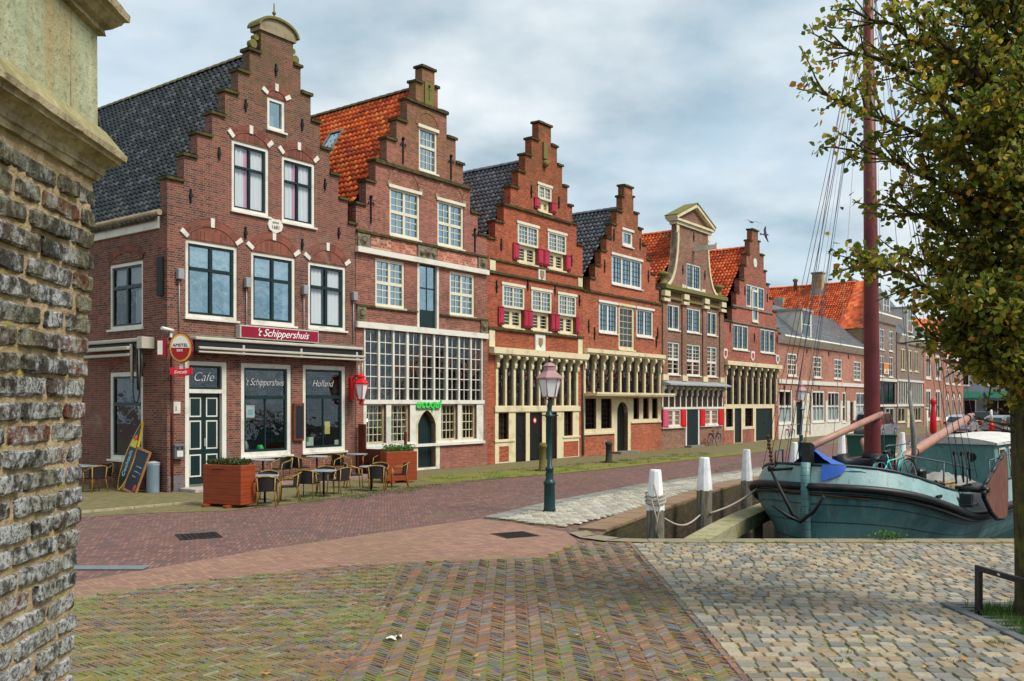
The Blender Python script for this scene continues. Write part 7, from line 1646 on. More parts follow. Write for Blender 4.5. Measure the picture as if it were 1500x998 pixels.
for side in (-1, 1):
    cs = b.cs; b.cs = True; ids = [[b.av(hp(s, l, side)) for l in levels] for s in stations]; 
    for i in range(len(stations) - 1):
        for k in range(len(levels) - 1): b.face([ids[i][k], ids[i + 1][k], ids[i + 1][k + 1], ids[i][k + 1]], [(stations[i], levels[k]), (stations[i + 1], levels[k]), (stations[i + 1], levels[k + 1]), (stations[i], levels[k + 1])])
    b.cs = cs
b.build('hull', HULLD, boat)
def bw(s, f, side): tum = 0.22 * sm(0.0, 0.5, s) * f; return (s + 0.10 * f * (1 - sm(0, 2, s)), side * max(0.015, wid(s, 1.0) - tum * (0.6 + 0.4 * (1 - sm(4, 8, s)))), zst(s) + 0.03 + (zbw(s) - zst(s) - 0.03) * f)
b = MB()
for side in (-1, 1):
    cs = b.cs; b.cs = True; ids = [[b.av(bw(s, f, side)) for f in (0, 0.5, 1.0)] for s in stations]
    ins = [[b.av((bw(s, f, side)[0], bw(s, f, side)[1] * 0.965, bw(s, f, side)[2])) for f in (1.0, 0.0)] for s in stations]
    for i in range(len(stations) - 1):
        for k in range(2): b.face([ids[i][k], ids[i + 1][k], ids[i + 1][k + 1], ids[i][k + 1]])
        b.face([ins[i][0], ins[i + 1][0], ins[i + 1][1], ins[i][1]])
    b.cs = cs
b.build('bulwark', HULLL, boat)
TAR = paint('tarred black strake', S(22, 25, 28), 0.45, 0.25, 4, dirt=S(60, 44, 36))
b = MB()
ss = [19.0 * (k / 60) ** 1.5 for k in range(61)]
for side in (-1, 1):
    b.tube([(s - 0.02 + 0.0 * s, side * (wid(s, 1.0) + 0.05 * sm(0, .3, s)), zst(s)) for s in ss], [0.085] * len(ss), 8)
    b.tube([(s - 0.0, side * (wid(s, 0.97) + 0.055 * sm(0, .3, s)), zst(s) - 0.15) for s in ss], [0.04] * len(ss), 6)
b.build('rubbing_strake', TAR, boat)
b = MB()
for side in (-1, 1): b.tube([bw(s, 1.02, side) for s in ss], 0.035, 6)
b.build('rail_cap', paint('dark rail', S(36, 54, 60), 0.4, 0.2), boat)
b = MB(); b.tube([(0.30, 0, ZK), (0.08, 0, -0.6), (-0.02, 0, zst(0)), (0.02, 0, zbw(0) + 0.06)], [0.10, 0.10, 0.10, 0.11], 8); b.build('stem', HULLD, boat)
DECKM = paint('worn dark deck', S(70, 72, 70), 0.7, 0.3, 3)
b = MB(); b.grid(lambda u, v: ((lambda s: (s, (2 * v - 1) * wid(s, 1.0) * 0.94, zst(s) + 0.10 + 0.06 * (1 - (2 * v - 1) ** 2)))(0.15 + 18.6 * u)), 40, 8); b.build('deck', DECKM, boat)
# hatch covering over the hold: tarred tarpaulin, untidy
TARP = paint('folded black tarpaulin', S(52, 54, 56), 0.5, 0.3, 2, dirt=S(96, 92, 86))
rgt = random.Random(8)
b = MB(); b.grid(lambda u, v: (5.0 + 5.3 * u, -1.35 + 2.7 * v, zst(7) + 0.16 + (0.32 + 0.05 * math.sin(9 * u + 5 * v) + 0.04 * math.sin(23 * u - 9 * v) + rgt.uniform(-.015, .015)) * (1 - (2 * v - 1) ** 4) * (1 - abs(2 * u - 1) ** 6)), 36, 18); b.build('hold_cover', TARP, boat)
# cabin
CW, CX0, CX1, CZ0, CZ1 = 1.24, 10.7, 15.0, 0.0, 1.20
b = MB()
b.prism([(-CW, CZ0), (CW, CZ0), (CW * .93, CZ1), (-CW * .93, CZ1)], CX0, CX1, ax=(0, 1, 0), ay=(1, 0, 0)); cab = b.build('cabin', TEAL, boat)
b = MB(); b.grid(lambda u, v: (CX0 - 0.1 + (CX1 - CX0 + 0.2) * u, (2 * v - 1) * (CW + .02), CZ1 + 0.02 + 0.16 * (1 - (2 * v - 1) ** 2) + 0.06 * u), 6, 10); b.grid(lambda u, v: (CX0 - 0.1, (2 * u - 1) * (CW + .02), CZ1 - 0.03 + (0.055 + 0.16 * (1 - (2 * u - 1) ** 2)) * v), 10, 1)
for sy in (-1, 1): b.box(CX0 - 0.1, CX1 + 0.1, sy * (CW + .0) - .03, sy * (CW + .0) + .03, CZ1 - 0.04, CZ1 + 0.02)
b.build('cabin_roof', paint('white cabin roof', S(200, 198, 190), 0.55, 0.12, 3, dirt=S(156, 150, 138)), boat)
b = MB(); b.lathe([(0.13, -0.02), (0.13, 0.02)], (CX0 - 0.01, -0.55, 0.78), 16, axis='x'); ph = b.build('porthole', IRON, cab); 
b = MB(); b.lathe([(0.09, -0.03), (0.09, 0.0)], (CX0 - 0.012, -0.55, 0.78), 16, axis='x'); b.build('pane', BLACKP, ph)
for k in range(3):
    x0 = CX0 + 0.45 + 1.15 * k; y = lambda z: -(CW - (z - CZ0) / (CZ1 - CZ0) * CW * .07) - 0.012
    b = MB()
    for (a, c, z0, z1) in ((x0, x0 + .75, .42, .48), (x0, x0 + .75, 1.0, 1.06), (x0, x0 + .06, .48, 1.0), (x0 + .69, x0 + .75, .48, 1.0)): b.poly([(a, y(z0) - .012, z0), (c, y(z0) - .012, z0), (c, y(z1) - .012, z1), (a, y(z1) - .012, z1)])
    w_ = b.build('cabin_window', WHITE, cab); b = MB(); b.poly([(x0 + .05, y(.47), .47), (x0 + .7, y(.47), .47), (x0 + .7, y(1.01), 1.01), (x0 + .05, y(1.01), 1.01)]); b.build('pane', paint('dark cabin glass', S(38, 48, 52), 0.08, 0.02, 2, 0.6), w_)
# mast, spars
MASTM = paint('oxblood mast', S(106, 40, 40), 0.5, 0.2, 2, dirt=S(72, 28, 28)); SPAR = paint('salmon spar', S(166, 122, 106), 0.5, 0.2, 4, dirt=S(132, 94, 80))
MX0 = 4.0
b = MB(); b.tube([(MX0, 0, 0.0), (MX0, 0, 1.2), (MX0 - .02, 0.03, 6), (MX0 - 0.06, 0.09, 12.9)], [0.215, 0.20, 0.17, 0.12], 14); mast = b.build('mast', MASTM, boat)
b = MB(); b.tube([(MX0, 0, 0.98), (MX0, 0, 1.16)], 0.25, 14); b.build('mast_band', IRON, mast)
b = MB(); b.tube([(MX0 - .06, 0.09, 12.85), (MX0 - .06, 0.09, 13.1)], 0.17, 12); b.build('mast_cap', GREYB, mast)
b = MB(); b.tube([(MX0 - .2, 0.1, 12.6), (MX0 - .2, 0.1, 16.5)], [0.07, 0.04], 8); b.build('topmast', GREYB, boat)
b = MB(); b.box(MX0 - 0.42, MX0 + 0.45, -0.42, -0.24, 0.1, 1.05); b.box(MX0 - 0.42, MX0 + 0.45, 0.24, 0.42, 0.1, 1.05); b.build('tabernacle', MASTM, boat)
def wl(px, py, s_off, ):   # point above the centre plane helper (kept for readability)
    return None
loc = lambda w: (lambda d: (d.x * math.cos(BA) + d.y * math.sin(BA), -d.x * math.sin(BA) + d.y * math.cos(BA), d.z))(Vector(w) - BO)
b = MB(); b.tube([(0.12, 0.02, 1.42), (MX0 - 0.1, -0.22, 2.12)], [0.085, 0.075], 10); b.tube([(MX0 - 0.12, -0.22, 2.11), (MX0 + .02, -0.225, 2.145)], 0.06, 8); bsp = b.build('bowsprit', SPAR, boat)
b = MB(); b.tube([(0.10, 0.02, 1.41), (0.3, 0.01, 1.45)], 0.095, 10); b.build('spar_band', IRON, bsp)
b = MB(); b.tube([(4.3, -0.32, 0.82), (8.5, -0.10, 1.35), (12.8, 0.05, 1.98)], [0.14, 0.135, 0.10], 12); b.tube([(12.7, 0.05, 1.96), (13.1, 0.05, 2.02)], 0.075, 8); bm_ = b.build('boom', SPAR, boat)
b = MB(); b.tube([(12.4, 0.035, 1.92), (12.48, 0.04, 1.935)], 0.125, 12); b.tube([(6.4, -.21, 1.08), (6.46, -.21, 1.09)], 0.15, 12); b.build('spar_band', IRON, bm_)
b = MB(); b.tube([(4.2, 0.2, 1.15), (4.9, 0.55, 1.42), (5.5, 0.75, 1.36), (6.1, 0.85, 0.95)], [0.09, 0.085, 0.08, 0.07], 10); b.build('gaff_jaw', SPAR, boat)
b = MB(); b.prism([(-0.05, 0.5), (0.32, 0.5), (0.24, 1.5), (0.05, 1.55)], -0.09, 0.09); b.build('bow_bitt', BLACKP, boat)
# leeboard hung on the near side
LEE = NG('weathered leeboard'); g = LEE; o = g.obj(); w1 = g.noise(g.mapping(o, scale=(7, 7, 1.0)), 1.8, 6, 0.75); c = g.mix(g.step(w1, 0.35, 0.65), S(126, 84, 68), S(88, 54, 44)); c = g.mix(g.math('MULTIPLY', g.step(w1, 0.62, 0.74), 0.7), c, S(186, 168, 156)); g.bump(w1, 0.5, 0.015); LEE = g.fin(c, 0.7, 0.25)
out = [(0, 0.12), (-0.12, 0.0), (-0.08, -0.16), (0.5, -0.52), (1.1, -0.75), (1.75, -0.80), (1.98, -0.74), (2.02, -0.2), (1.98, 0.36), (1.86, 0.78), (1.3, 0.6), (0.6, 0.34)]
b = MB(); b.prism(out, -0.05, 0.05, o=(3.75, -2.62, 0.42), ax=(0.95, 0.0, 0), az=(0, 0.0, 1), ay=(0, 1, 0)); lb_ = b.build('leeboard', LEE, boat)
b = MB()
for i in range(len(out)): p_, q_ = out[i], out[(i + 1) % len(out)]; b.tube([(3.75 + .95 * p_[0], -2.62, .42 + p_[1]), (3.75 + .95 * q_[0], -2.62, .42 + q_[1])], 0.055, 6)
b.build('leeboard_edge', TAR, lb_)
b = MB(); b.tube([(3.75, -2.72, 0.42), (3.75, -2.0, 0.42)], 0.07, 8); b.box(3.2, 3.7, -2.5, -2.05, 0.05, 0.12); b.box(3.3, 3.5, -2.45, -2.2, 0.12, 0.34); b.build('leeboard_hinge', TAR, lb_)
# rails at the bow and along the side
PIPE = paint('grey blue pipe', S(70, 84, 92), 0.4, 0.15)
def rail(name, pts, posts, r=0.02):
    b = MB(); b.tube(pts, r, 6)
    for p in posts: b.tube([p, (p[0], p[1], zst(p[0]) + 0.3)], r, 6)
    return b.build(name, PIPE, boat)
rail('bow_rail', [(0.55, 0.95, 0.95), (0.55, 0.95, 1.28), (0.6, 0.9, 1.34), (1.6, 1.25, 1.3), (1.7, 1.3, 1.24), (1.7, 1.3, 0.8)], [])
rail('side_rail', [(1.6, -1.35, 0.75), (1.65, -1.4, 1.15), (1.85, -1.5, 1.25), (3.2, -1.9, 1.05), (5.0, -2.05, 0.8)], [(3.2, -1.9, 1.05), (4.6, -2.03, 0.86)])
rail('stern_rail', [(6.3, -2.1, 0.95), (8, -2.05, 1.0), (11, -2.02, 1.08), (14, -1.98, 1.12)], [(6.3, -2.1, .95), (7.6, -2.06, 1.0), (8.8, -2.04, 1.02), (10, -2.02, 1.05), (11.4, -2.0, 1.08), (12.8, -1.98, 1.1)])
# windlass and anchor gear
b = MB(); b.lathe([(0.22, -0.5), (0.25, -0.3), (0.14, -0.28), (0.14, 0.28), (0.25, 0.3), (0.22, 0.5)], (2.35, -0.3, 0.98), 14, axis='y'); b.box(2.2, 2.5, -0.92, -0.84, 0.3, 1.15); b.box(2.2, 2.5, 0.22, 0.3, 0.3, 1.15)
for k in range(8): a = k * math.pi / 4; b.tube([(2.35, -0.98, 0.98), (2.35 + 0.36 * math.cos(a), -0.98, 0.98 + 0.36 * math.sin(a))], 0.018, 5)
b.tube([(2.35 + 0.36 * math.cos(k * math.pi / 8), -0.98, 0.98 + 0.36 * math.sin(k * math.pi / 8)) for k in range(16)], 0.02, 6, closed=True); b.build('windlass', IRON, boat)
RUSTI = paint('rusty iron', S(92, 58, 44), 0.8, 0.25, 12)
b = MB(); b.tube([(-0.12, 0.75, 0.95), (-0.30, 0.45, 0.55), (-0.28, 0.15, 0.0), (-0.2, 0.05, -0.12)], [0.03, 0.04, 0.045, 0.03], 7); b.tube([(-0.55, 0.5, 0.2), (-0.42, 0.2, -0.02), (-0.2, 0.03, -0.14), (-0.25, -0.3, 0.1), (-0.35, -0.55, 0.45)], [0.025, 0.04, 0.05, 0.04, 0.03], 7); b.ball((-0.12, 0.75, 0.97), 0.07, 8, 5); b.build('anchor', IRON, boat)
b = MB()
for k in range(9): b.ball((-0.06 + 0.02 * math.sin(k * 2), 0.72 + 0.015 * k, 0.98 + 0.085 * k), 0.05, 8, 5, (0.7, 1, 0.9))
b.build('anchor_chain', RUSTI, boat)
b = MB(); b.tube([(-0.14, 0.8, 0.92), (0.3, 0.2, 0.98), (1.2, -1.25, 0.86), (2.6, -1.95, 0.62)], 0.035, 6); b.tube([(2.5, -1.92, 0.63), (2.8, -2.0, 0.58)], 0.055, 8); b.build('boat_hook', TAR, boat)
b = MB(); b.tube([(-0.2, 0.6, 0.50), (0.1, -0.6, 0.42), (0.5, -1.2, 0.36)], 0.022, 6); b.build('rusty_bar', RUSTI, boat)
b = MB(); b.lathe([(0.1, -0.02), (0.1, 0.02)], (0.0, 0, 0.1), 12, axis='x'); b.build('hawse_hole', BLACKP, boat)
b = MB(); b.tube([(3.9, -2.12, 0.35), (4.1, -2.14, 0.33)], 0.03, 6); b.box(2.0, 2.3, -2.13, -2.08, 0.33, 0.39); b.build('fairlead', IRON, boat)
# standing and running rigging: each line its own part
RIGD = paint('dark rigging line', S(88, 98, 120), 0.7, 0.1); RIGT = paint('tan rigging line', S(150, 104, 66), 0.8, 0.1); RIGW = paint('pale rigging line', S(196, 190, 184), 0.7, 0.1)
MT = (MX0 - 0.15, 0.1)
lines = [((MT[0], 0.1, 14.2), (0.0, 0.42, 1.0), RIGD, .018), ((MT[0], 0.1, 12.7), (0.05, 0.05, 1.5), RIGD, .016), ((MT[0], 0.1, 12.8), (1.6, 1.75, 0.9), RIGD, .014), ((MT[0], 0.1, 12.5), (2.3, 1.95, 0.8), RIGT, .018), ((MT[0], 0.1, 12.3), (2.9, 2.05, 0.75), RIGT, .02), ((MT[0], 0.1, 12.7), (3.5, 2.1, 0.7), RIGD, .015), ((MT[0], 0.1, 11.8), (4.2, 2.1, 0.7), RIGD, .014),
         ((MT[0], 0.1, 13.0), (1.2, 0.75, 1.0), RIGW, .013), ((MT[0], 0.1, 12.2), (2.6, 1.2, 0.9), RIGD, .012), ((MT[0], 0.1, 12.9), (3.2, 0.7, 1.0), RIGW, .013), ((MT[0], -0.1, 12.8), (3.9, -0.33, 1.0), RIGW, .012),
         ((MT[0], -0.1, 12.6), (3.4, -2.1, 0.6), RIGD, .018), ((MT[0], -0.1, 12.4), (3.9, -2.12, 0.58), RIGD, .018), ((MT[0], -0.1, 12.2), (4.5, -2.12, 0.56), RIGD, .018), ((MT[0], -0.1, 11.8), (5.2, -2.1, 0.56), RIGD, .014),
         ((MT[0] + .2, 0.0, 14.5), (12.9, 0.0, 2.0), RIGD, .014), ((MT[0] + .2, 0.0, 12.6), (9.5, -0.05, 1.5), RIGD, .012), ((MT[0] + .2, -0.05, 12.5), (6.6, -0.2, 1.15), RIGD, .013)]
for (a, c, m, r) in lines:
    b = MB(); b.tube([a, c], r * 0.5, 5); b.build('rigging_line', m, boat)
for (x, y, z) in ((3.45, -2.1, 1.25), (3.95, -2.12, 1.22), (4.5, -2.12, 1.2)):
    b = MB(); b.ball((x - .02, y * .985, z), 0.05, 8, 6, (0.6, 1, 1.3)); b.tube([(x, y, 0.55), (x - .03, y * .99, z)], 0.022, 5); b.build('deadeye', RIGT if y > 0 else IRON, boat)
FEND = paint('grey bundle', S(138, 136, 128), 0.7, 0.2, 6)
b = MB(); b.tube([(3.9, -1.0, 0.55), (3.95, -1.02, 1.6), (3.8, -0.95, 2.7)], [0.06, 0.06, 0.045], 8); b.tube([(3.95, -1.0, 0.6), (3.7, -0.9, 4.6)], 0.02, 5); b.build('topping_lift_bundle', FEND, boat)
# ---- things lying on the boat
def bloc(x, y, z): return BO + Vector((x * math.cos(BA) - y * math.sin(BA), x * math.sin(BA) + y * math.cos(BA), z))
BLUE = paint('cobalt tarpaulin', S(52, 98, 190), 0.45, 0.15, 3)
t = thing('blue_tarpaulin', 'cobalt blue tarpaulin spread over the foredeck of the barge', 'tarpaulin', bloc(0.3, 0, 0), BA)
rgt = random.Random(9)
b = MB(); b.grid(lambda u, v: (0.05 + 1.5 * u, (2 * v - 1) * min(1.9, wid(0.3 + 1.5 * u, 1.0) * 0.86), zbw(0.35 + 1.5 * u) - 0.10 + 0.5 * (1 - abs(2 * v - 1)) ** 1.5 * (1 - u) ** 0.8 + 0.02 * math.sin(14 * u + 11 * v) + rgt.uniform(-.01, .01)), 22, 22); b.build('sheet', BLUE, t)
b = MB(); bo_ = lambda s, f: Vector(bw(s, f, -1)) - Vector((0.3, 0, 0)) + Vector((-0.03, -0.03, 0.0))
b.grid(lambda u, v: bo_(0.05 + (0.26 - 0.06 * u) * v, 1.03 - u * (0.80 - 0.45 * v)), 16, 14); b.build('draped_edge', BLUE, t)
CRATEM = paint('weathered plywood', S(164, 144, 100), 0.8, 0.25, 8, dirt=S(108, 92, 62))
t = thing('wooden_box', 'long pale weathered plywood box standing along the barge side deck', 'box', bloc(3.0, -1.62, zst(3.4) + 0.2), BA - 0.08)
b = MB(); b.bbox(0, 1.25, -0.18, 0.18, 0, 0.42, 0.012); b.build('case', CRATEM, t); b = MB(); b.bbox(-0.02, 1.27, -0.2, 0.2, 0.421, 0.45, 0.008); b.build('lid', CRATEM, t)
t = thing('black_crate', 'black plastic crate beside the bicycle on the barge deck', 'crate', bloc(2.2, -1.45, zst(2.6) + 0.2), BA); b = MB(); b.bbox(0, 0.6, -0.2, 0.2, 0, 0.3, 0.02); b.build('bin', BLACKP, t); b = MB(); b.bbox(-0.02, 0.62, -0.22, 0.22, 0.26, 0.3, 0.01); b.build('rim', IRON, t)
t = thing('engine_hoist', 'dark outboard motor standing on the barge deck beside the hold cover', 'outboard motor', bloc(5.0, -0.8, zst(5) + 0.25), BA); b = MB(); b.bbox(-0.18, 0.2, -0.14, 0.14, 0.35, 0.75, 0.06); b.build('cowl', BLACKP, t); b = MB(); b.tube([(0, 0, 0.4), (0.05, 0, -0.1)], 0.06, 8); b.tube([(-0.15, 0, 0.62), (-0.55, 0, 0.78)], 0.025, 6); b.build('shaft', GREYB, t)
t.name = 'outboard_motor'
t = thing('fuel_can', 'small red fuel can on the barge deck among the gear', 'fuel can', bloc(4.35, -1.15, zst(4.4) + 0.3), BA); b = MB(); b.bbox(-0.1, 0.1, -0.13, 0.13, 0, 0.26, 0.03); b.build('can', SCARLET, t); b = MB(); b.tube([(-.05, 0, .27), (-.03, 0, .33), (.05, 0, .33), (.07, 0, .27)], 0.015, 6); b.build('handle', SCARLET, t)
t = thing('folded_sail', 'heap of grey folded canvas on the barge hold cover', 'canvas', bloc(6.3, -0.5, zst(6.5) + 0.45), BA)
rgt = random.Random(12); b = MB(); b.grid(lambda u, v: (2.4 * u, -0.7 + 1.3 * v, (0.22 + 0.08 * math.sin(11 * u + 7 * v) + 0.06 * math.sin(19 * v) + rgt.uniform(-.03, .03)) * math.sin(math.pi * u) ** .4 * math.sin(math.pi * v) ** .4), 26, 14); b.build('canvas', FEND, t)
# ---- bicycles
def bicycle(loc, rz, col, label, lean_=0.0, tyre=None, tilt=0.0, group=None):
    t = thing('bicycle', label, 'bicycle', loc, rz, group); t.rotation_euler = (lean_, 0, rz)
    fr = paint('bicycle frame paint', col, 0.35, 0.1)
    b = MB(); hb, seat, bb_, hub = (0.42, 0, 0.84), (-0.22, 0, 0.80), (-0.05, 0, 0.28), (-0.52, 0, 0.34)
    for (p, q) in ((hb, bb_), ((-0.18, 0, 0.66), (0.40, 0, 0.72)), (seat, bb_), (bb_, hub), ((-0.18, 0, 0.68), hub)): b.tube([p, q], 0.018, 6)
    b.tube([(0.38, 0, 0.98), (0.45, 0, 0.7), (0.56, 0, 0.34)], 0.018, 6); b.build('frame', fr, t)
    for x in (-0.52, 0.56):
        b = MB(); b.tube([(x + 0.33 * math.cos(k * math.pi / 14), 0, 0.34 + 0.33 * math.sin(k * math.pi / 14)) for k in range(28)], 0.02, 6, closed=True); w_ = b.build('wheel', BLACKP, t)
        b = MB(); b.tube([(x + 0.305 * math.cos(k * math.pi / 14), 0, 0.34 + 0.305 * math.sin(k * math.pi / 14)) for k in range(28)], 0.01, 5, closed=True)
        for k in range(9): b.tube([(x, 0, 0.34), (x + 0.30 * math.cos(k * 0.7), 0, 0.34 + 0.30 * math.sin(k * 0.7))], 0.003, 3)
        b.build('rim', GREYB, w_)
        b = MB(); b.grid(lambda u, v: (x + 0.365 * math.cos(0.3 + 2.4 * u), -0.025 + 0.05 * v, 0.34 + 0.365 * math.sin(0.3 + 2.4 * u)), 10, 1); b.build('mudguard', fr, t)
    b = MB(); b.ball((-0.26, 0, 0.86), 0.12, 8, 5, (1.1, 0.6, 0.35)); b.build('saddle', BLACKP, t)
    b = MB(); b.tube([(0.26, 0.28, 1.0), (0.36, 0.26, 1.02), (0.4, 0, 1.0), (0.36, -0.26, 1.02), (0.26, -0.28, 1.0)], 0.014, 6); b.build('handlebar', GREYB, t)
    b = MB(); b.lathe([(0.09, -0.02), (0.09, 0.02)], (-0.05, 0, 0.28), 12, axis='y'); b.tube([(-0.05, 0.05, 0.28), (0.05, 0.06, 0.14)], 0.012, 5); b.tube([(-0.05, -0.05, 0.28), (-0.15, -0.06, 0.42)], 0.012, 5); b.build('crank', GREYB, t)
    b = MB(); b.box(-0.8, -0.28, -0.07, 0.07, 0.7, 0.72); b.build('carrier', IRON, t)
    return t
bicycle(facade(28.3 + 5.6, 0.35), ROT, S(40, 44, 46), 'black bicycle leaning on the brown house beside the scarlet shutters', 0.1)
bicycle(facade(36.06 + 8.9, 0.7), ROT, S(176, 96, 110), 'pinkish bicycle standing by the dark double doors behind the boat bow', 0.05)
bicycle(facade(8.25, 0.75), ROT + R(20), S(34, 34, 36), 'black bicycle standing behind the far rust planter', 0.06)
bicycle(bloc(1.75, -1.35, zst(2) + 0.24), BA - 0.2, S(70, 190, 180), 'turquoise bicycle standing on the barge foredeck', -0.15)
# ------------------------------------------------------------------ cars, bins, distant things
CARGL = paint('car glass', S(36, 42, 46), 0.06, 0.02, 2, 0.6); TYRE = paint('tyre rubber', S(22, 22, 23), 0.8, 0.1); RIMM = paint('alloy rim', S(150, 152, 156), 0.35, 0.1, 5, 0.5, 0.5)
LRED = paint('rear lamp red', S(176, 20, 26), 0.2, 0.05, 5, 0.5); PLATE = paint('yellow number plate', S(222, 178, 40), 0.4, 0.05)
def car(loc, rz, col, label, L=4.5, W=1.76, H=1.46, van=False, metal=0.4):
    """local +X forwards"""
    t = thing('parked_car', label, 'car', loc, rz, 'cars parked along the far quay'); pm = paint('car paint', col, 0.25, 0.06, 2, 0.5, metal)
    hw = W / 2; zb = 0.92 if van else 0.86
    prof = [(-L / 2, 0.42), (-L / 2 - 0.04, 0.6), (-L / 2 + 0.02, zb)] + ([(-L / 2 + 0.16, H - 0.12), (-L / 2 + 0.42, H)] if van else [(-L / 2 + 0.42, H - 0.16), (-L / 2 + 0.78, H)]) + [(0.35, H), (0.72, H - 0.08), (1.3 if not van else 1.15, zb + 0.06), (L / 2 - 0.2, 0.78), (L / 2, 0.6), (L / 2, 0.36), (L / 2 - 0.1, 0.22), (-L / 2 + 0.08, 0.22)]
    b = MB(); n = 8; rows = []
    for k in range(n + 1):
        v = -1 + 2 * k / n; sh = 1 - abs(v) ** 4 * 0.05; row = []
        for (x, z) in prof:
            nar = max(0.0, (z - zb)) / (H - zb) * 0.20; row.append(b.av((x * sh, v * hw * (1 - nar), z - 0.03 * abs(v) ** 5 * (z > 1))))
        rows.append(row)
    b.cs = True
    for k in range(n):
        for i in range(len(prof)): j = (i + 1) % len(prof); b.face([rows[k][i], rows[k][j], rows[k + 1][j], rows[k + 1][i]])
    b.cs = False; b.face(rows[0]); b.face(rows[-1][::-1]); b.build('body', pm, t)
    zt = H - 0.1
    rx0, rx1 = (-L / 2 + 0.02, -L / 2 + 0.15) if van else (-L / 2 + 0.03, -L / 2 + 0.40)
    b = MB(); b.poly([(rx0 - .012, -hw * .8, zb + .04), (rx0 - .012, hw * .8, zb + .04), (rx1 - .03, hw * .68, H - .18), (rx1 - .03, -hw * .68, H - .18)]); b.build('rear_window', CARGL, t)
    for s in (-1, 1):
        b = MB()
        wy = lambda z: s * (hw * (1 - max(0.0, (z - zb)) / (H - zb) * 0.20) + 0.012)
        for (x0, x1, x2, x3) in ((-L / 2 + 0.45, -0.62, -0.62, -L / 2 + 0.85), (-0.54, 0.28, 0.28, -0.54), (0.36, 1.1, 0.62, 0.36)): b.poly([(x0, wy(zb + .05), zb + .05), (x1, wy(zb + .05), zb + .05), (x2, wy(zt), zt), (x3, wy(zt), zt)])
        b.build('side_window', CARGL, t)
        b = MB(); b.bbox(-L / 2 - 0.045, -L / 2 + 0.25, s * hw - (0.02 if s > 0 else -0.02) - .1, s * hw - (0.02 if s > 0 else -0.02) + .1, zb - 0.16, zb + (0.3 if van else 0.06), 0.02); b.build('rear_lamp', LRED, t)
        b = MB(); b.bbox(L / 2 - 0.25, L / 2 - 0.0, s * hw * .82 - .14, s * hw * .82 + .14, 0.58, 0.72, 0.02); b.build('headlight', WHITE, t)
        for x in (-L / 2 + 0.85, L / 2 - 0.85):
            b = MB(); b.lathe([(0.2, -0.1), (0.31, -0.09), (0.32, 0.0), (0.31, 0.09), (0.2, 0.1)], (x, s * (hw - 0.08), 0.32), 18, axis='y'); w_ = b.build('wheel', TYRE, t); b = MB(); b.lathe([(0.2, -0.112), (0.2, 0.112)], (x, s * (hw - 0.08), 0.32), 14, axis='y'); b.build('rim', RIMM, w_)
        b = MB(); b.ball((0.72, s * (hw + 0.1), zb + 0.1), 0.1, 8, 5, (0.7, 1, 0.8)); b.build('mirror', pm, t)
    b = MB(); b.box(-L / 2 - 0.062, -L / 2 - 0.03, -0.26, 0.26, 0.64, 0.75); b.build('number_plate', PLATE, t)
    b = MB(); b.bbox(-L / 2 - 0.07, -L / 2 + 0.1, -hw * .96, hw * .96, 0.30, 0.5, 0.03); b.build('bumper', pm if not van else paint('grey bumper', S(90, 94, 98), 0.5, 0.05), t)
    return t
car(at(1284, 640), ROT - 0.05, S(140, 150, 158), 'silver blue people carrier parked by the white fronted houses', 4.4, 1.80, 1.78, True)
car(at(1409, 634), ROT + 0.02, S(176, 182, 186), 'silver estate car parked on the quay beyond the barge cabin', 4.6, 1.78, 1.48)
car(at(1446, 626), ROT - 0.12, S(24, 28, 32), 'black hatchback parked beyond the silver estate car', 4.4, 1.9, 1.6)
car(at(1473, 635), ROT - 0.3, S(150, 160, 160), 'pale grey car partly behind the tree trunk', 4.4, 1.8, 1.45)
BING = paint('green plastic', S(16, 70, 58), 0.5, 0.1)
for (x, y, lab) in ((14.35, 38.0, 'green wheelie bin left of the red mast'), (15.9, 38.6, 'green wheelie bin right of the red mast')):
    t = thing('wheelie_bin', lab, 'bin', (x, y, 0), R(-20))
    b = MB(); b.prism([(-0.30, 0.08), (0.30, 0.08), (0.36, 1.02), (-0.36, 1.02)], -0.36, 0.36); b.build('body', BING, t); b = MB(); b.bbox(-0.39, 0.39, -0.40, 0.42, 1.021, 1.09, 0.02); b.build('lid', BING, t)
    for s in (-1, 1): b = MB(); b.lathe([(0.1, -0.03), (0.1, 0.03)], (0.28 * s, 0.36, 0.1), 12, axis='x'); b.build('wheel', TYRE, t)
t = thing('folded_parasol', 'folded scarlet parasol standing on the quay behind the barge boom', 'parasol', at(1367, 641))
b = MB(); b.tube([(0, 0, 0), (0, 0, 2.7)], 0.04, 8); b.build('pole', WHITE, t); b = MB(); b.lathe([(0.16, 0.25), (0.24, 0.5), (0.21, 1.4), (0.15, 2.1), (0.12, 2.2), (0.2, 2.4), (0.2, 2.62), (0.08, 2.75)], n=10); b.build('canopy', SCARLET, t)
b = MB(); b.bbox(-0.3, 0.3, -0.3, 0.3, 0, 0.1, 0.02); b.build('base', GREYST, t)
t = thing('marker_post', 'red and white marker post near the parked cars', 'post', at(1452, 636))
b = MB(); b.tube([(0, 0, 0), (0, 0, 1.0)], 0.16, 10); b.build('red_lower', SCARLET, t); b = MB(); b.tube([(0, 0, 1.0), (0, 0, 1.9)], [0.14, 0.08], 10); b.build('white_upper', WHITE, t)
t = thing('telegraph_post', 'white post with small frame beside the folded scarlet parasol', 'post', at(1358, 643)); t.name = 'white_post'
b = MB(); b.tube([(0, 0, 0), (0, 0, 2.0)], 0.07, 8); b.build('shaft', WHITE, t); b = MB(); b.bbox(-0.1, 0.1, -0.1, 0.1, 2.0, 2.12, 0.02); b.build('cap', WHITE, t)
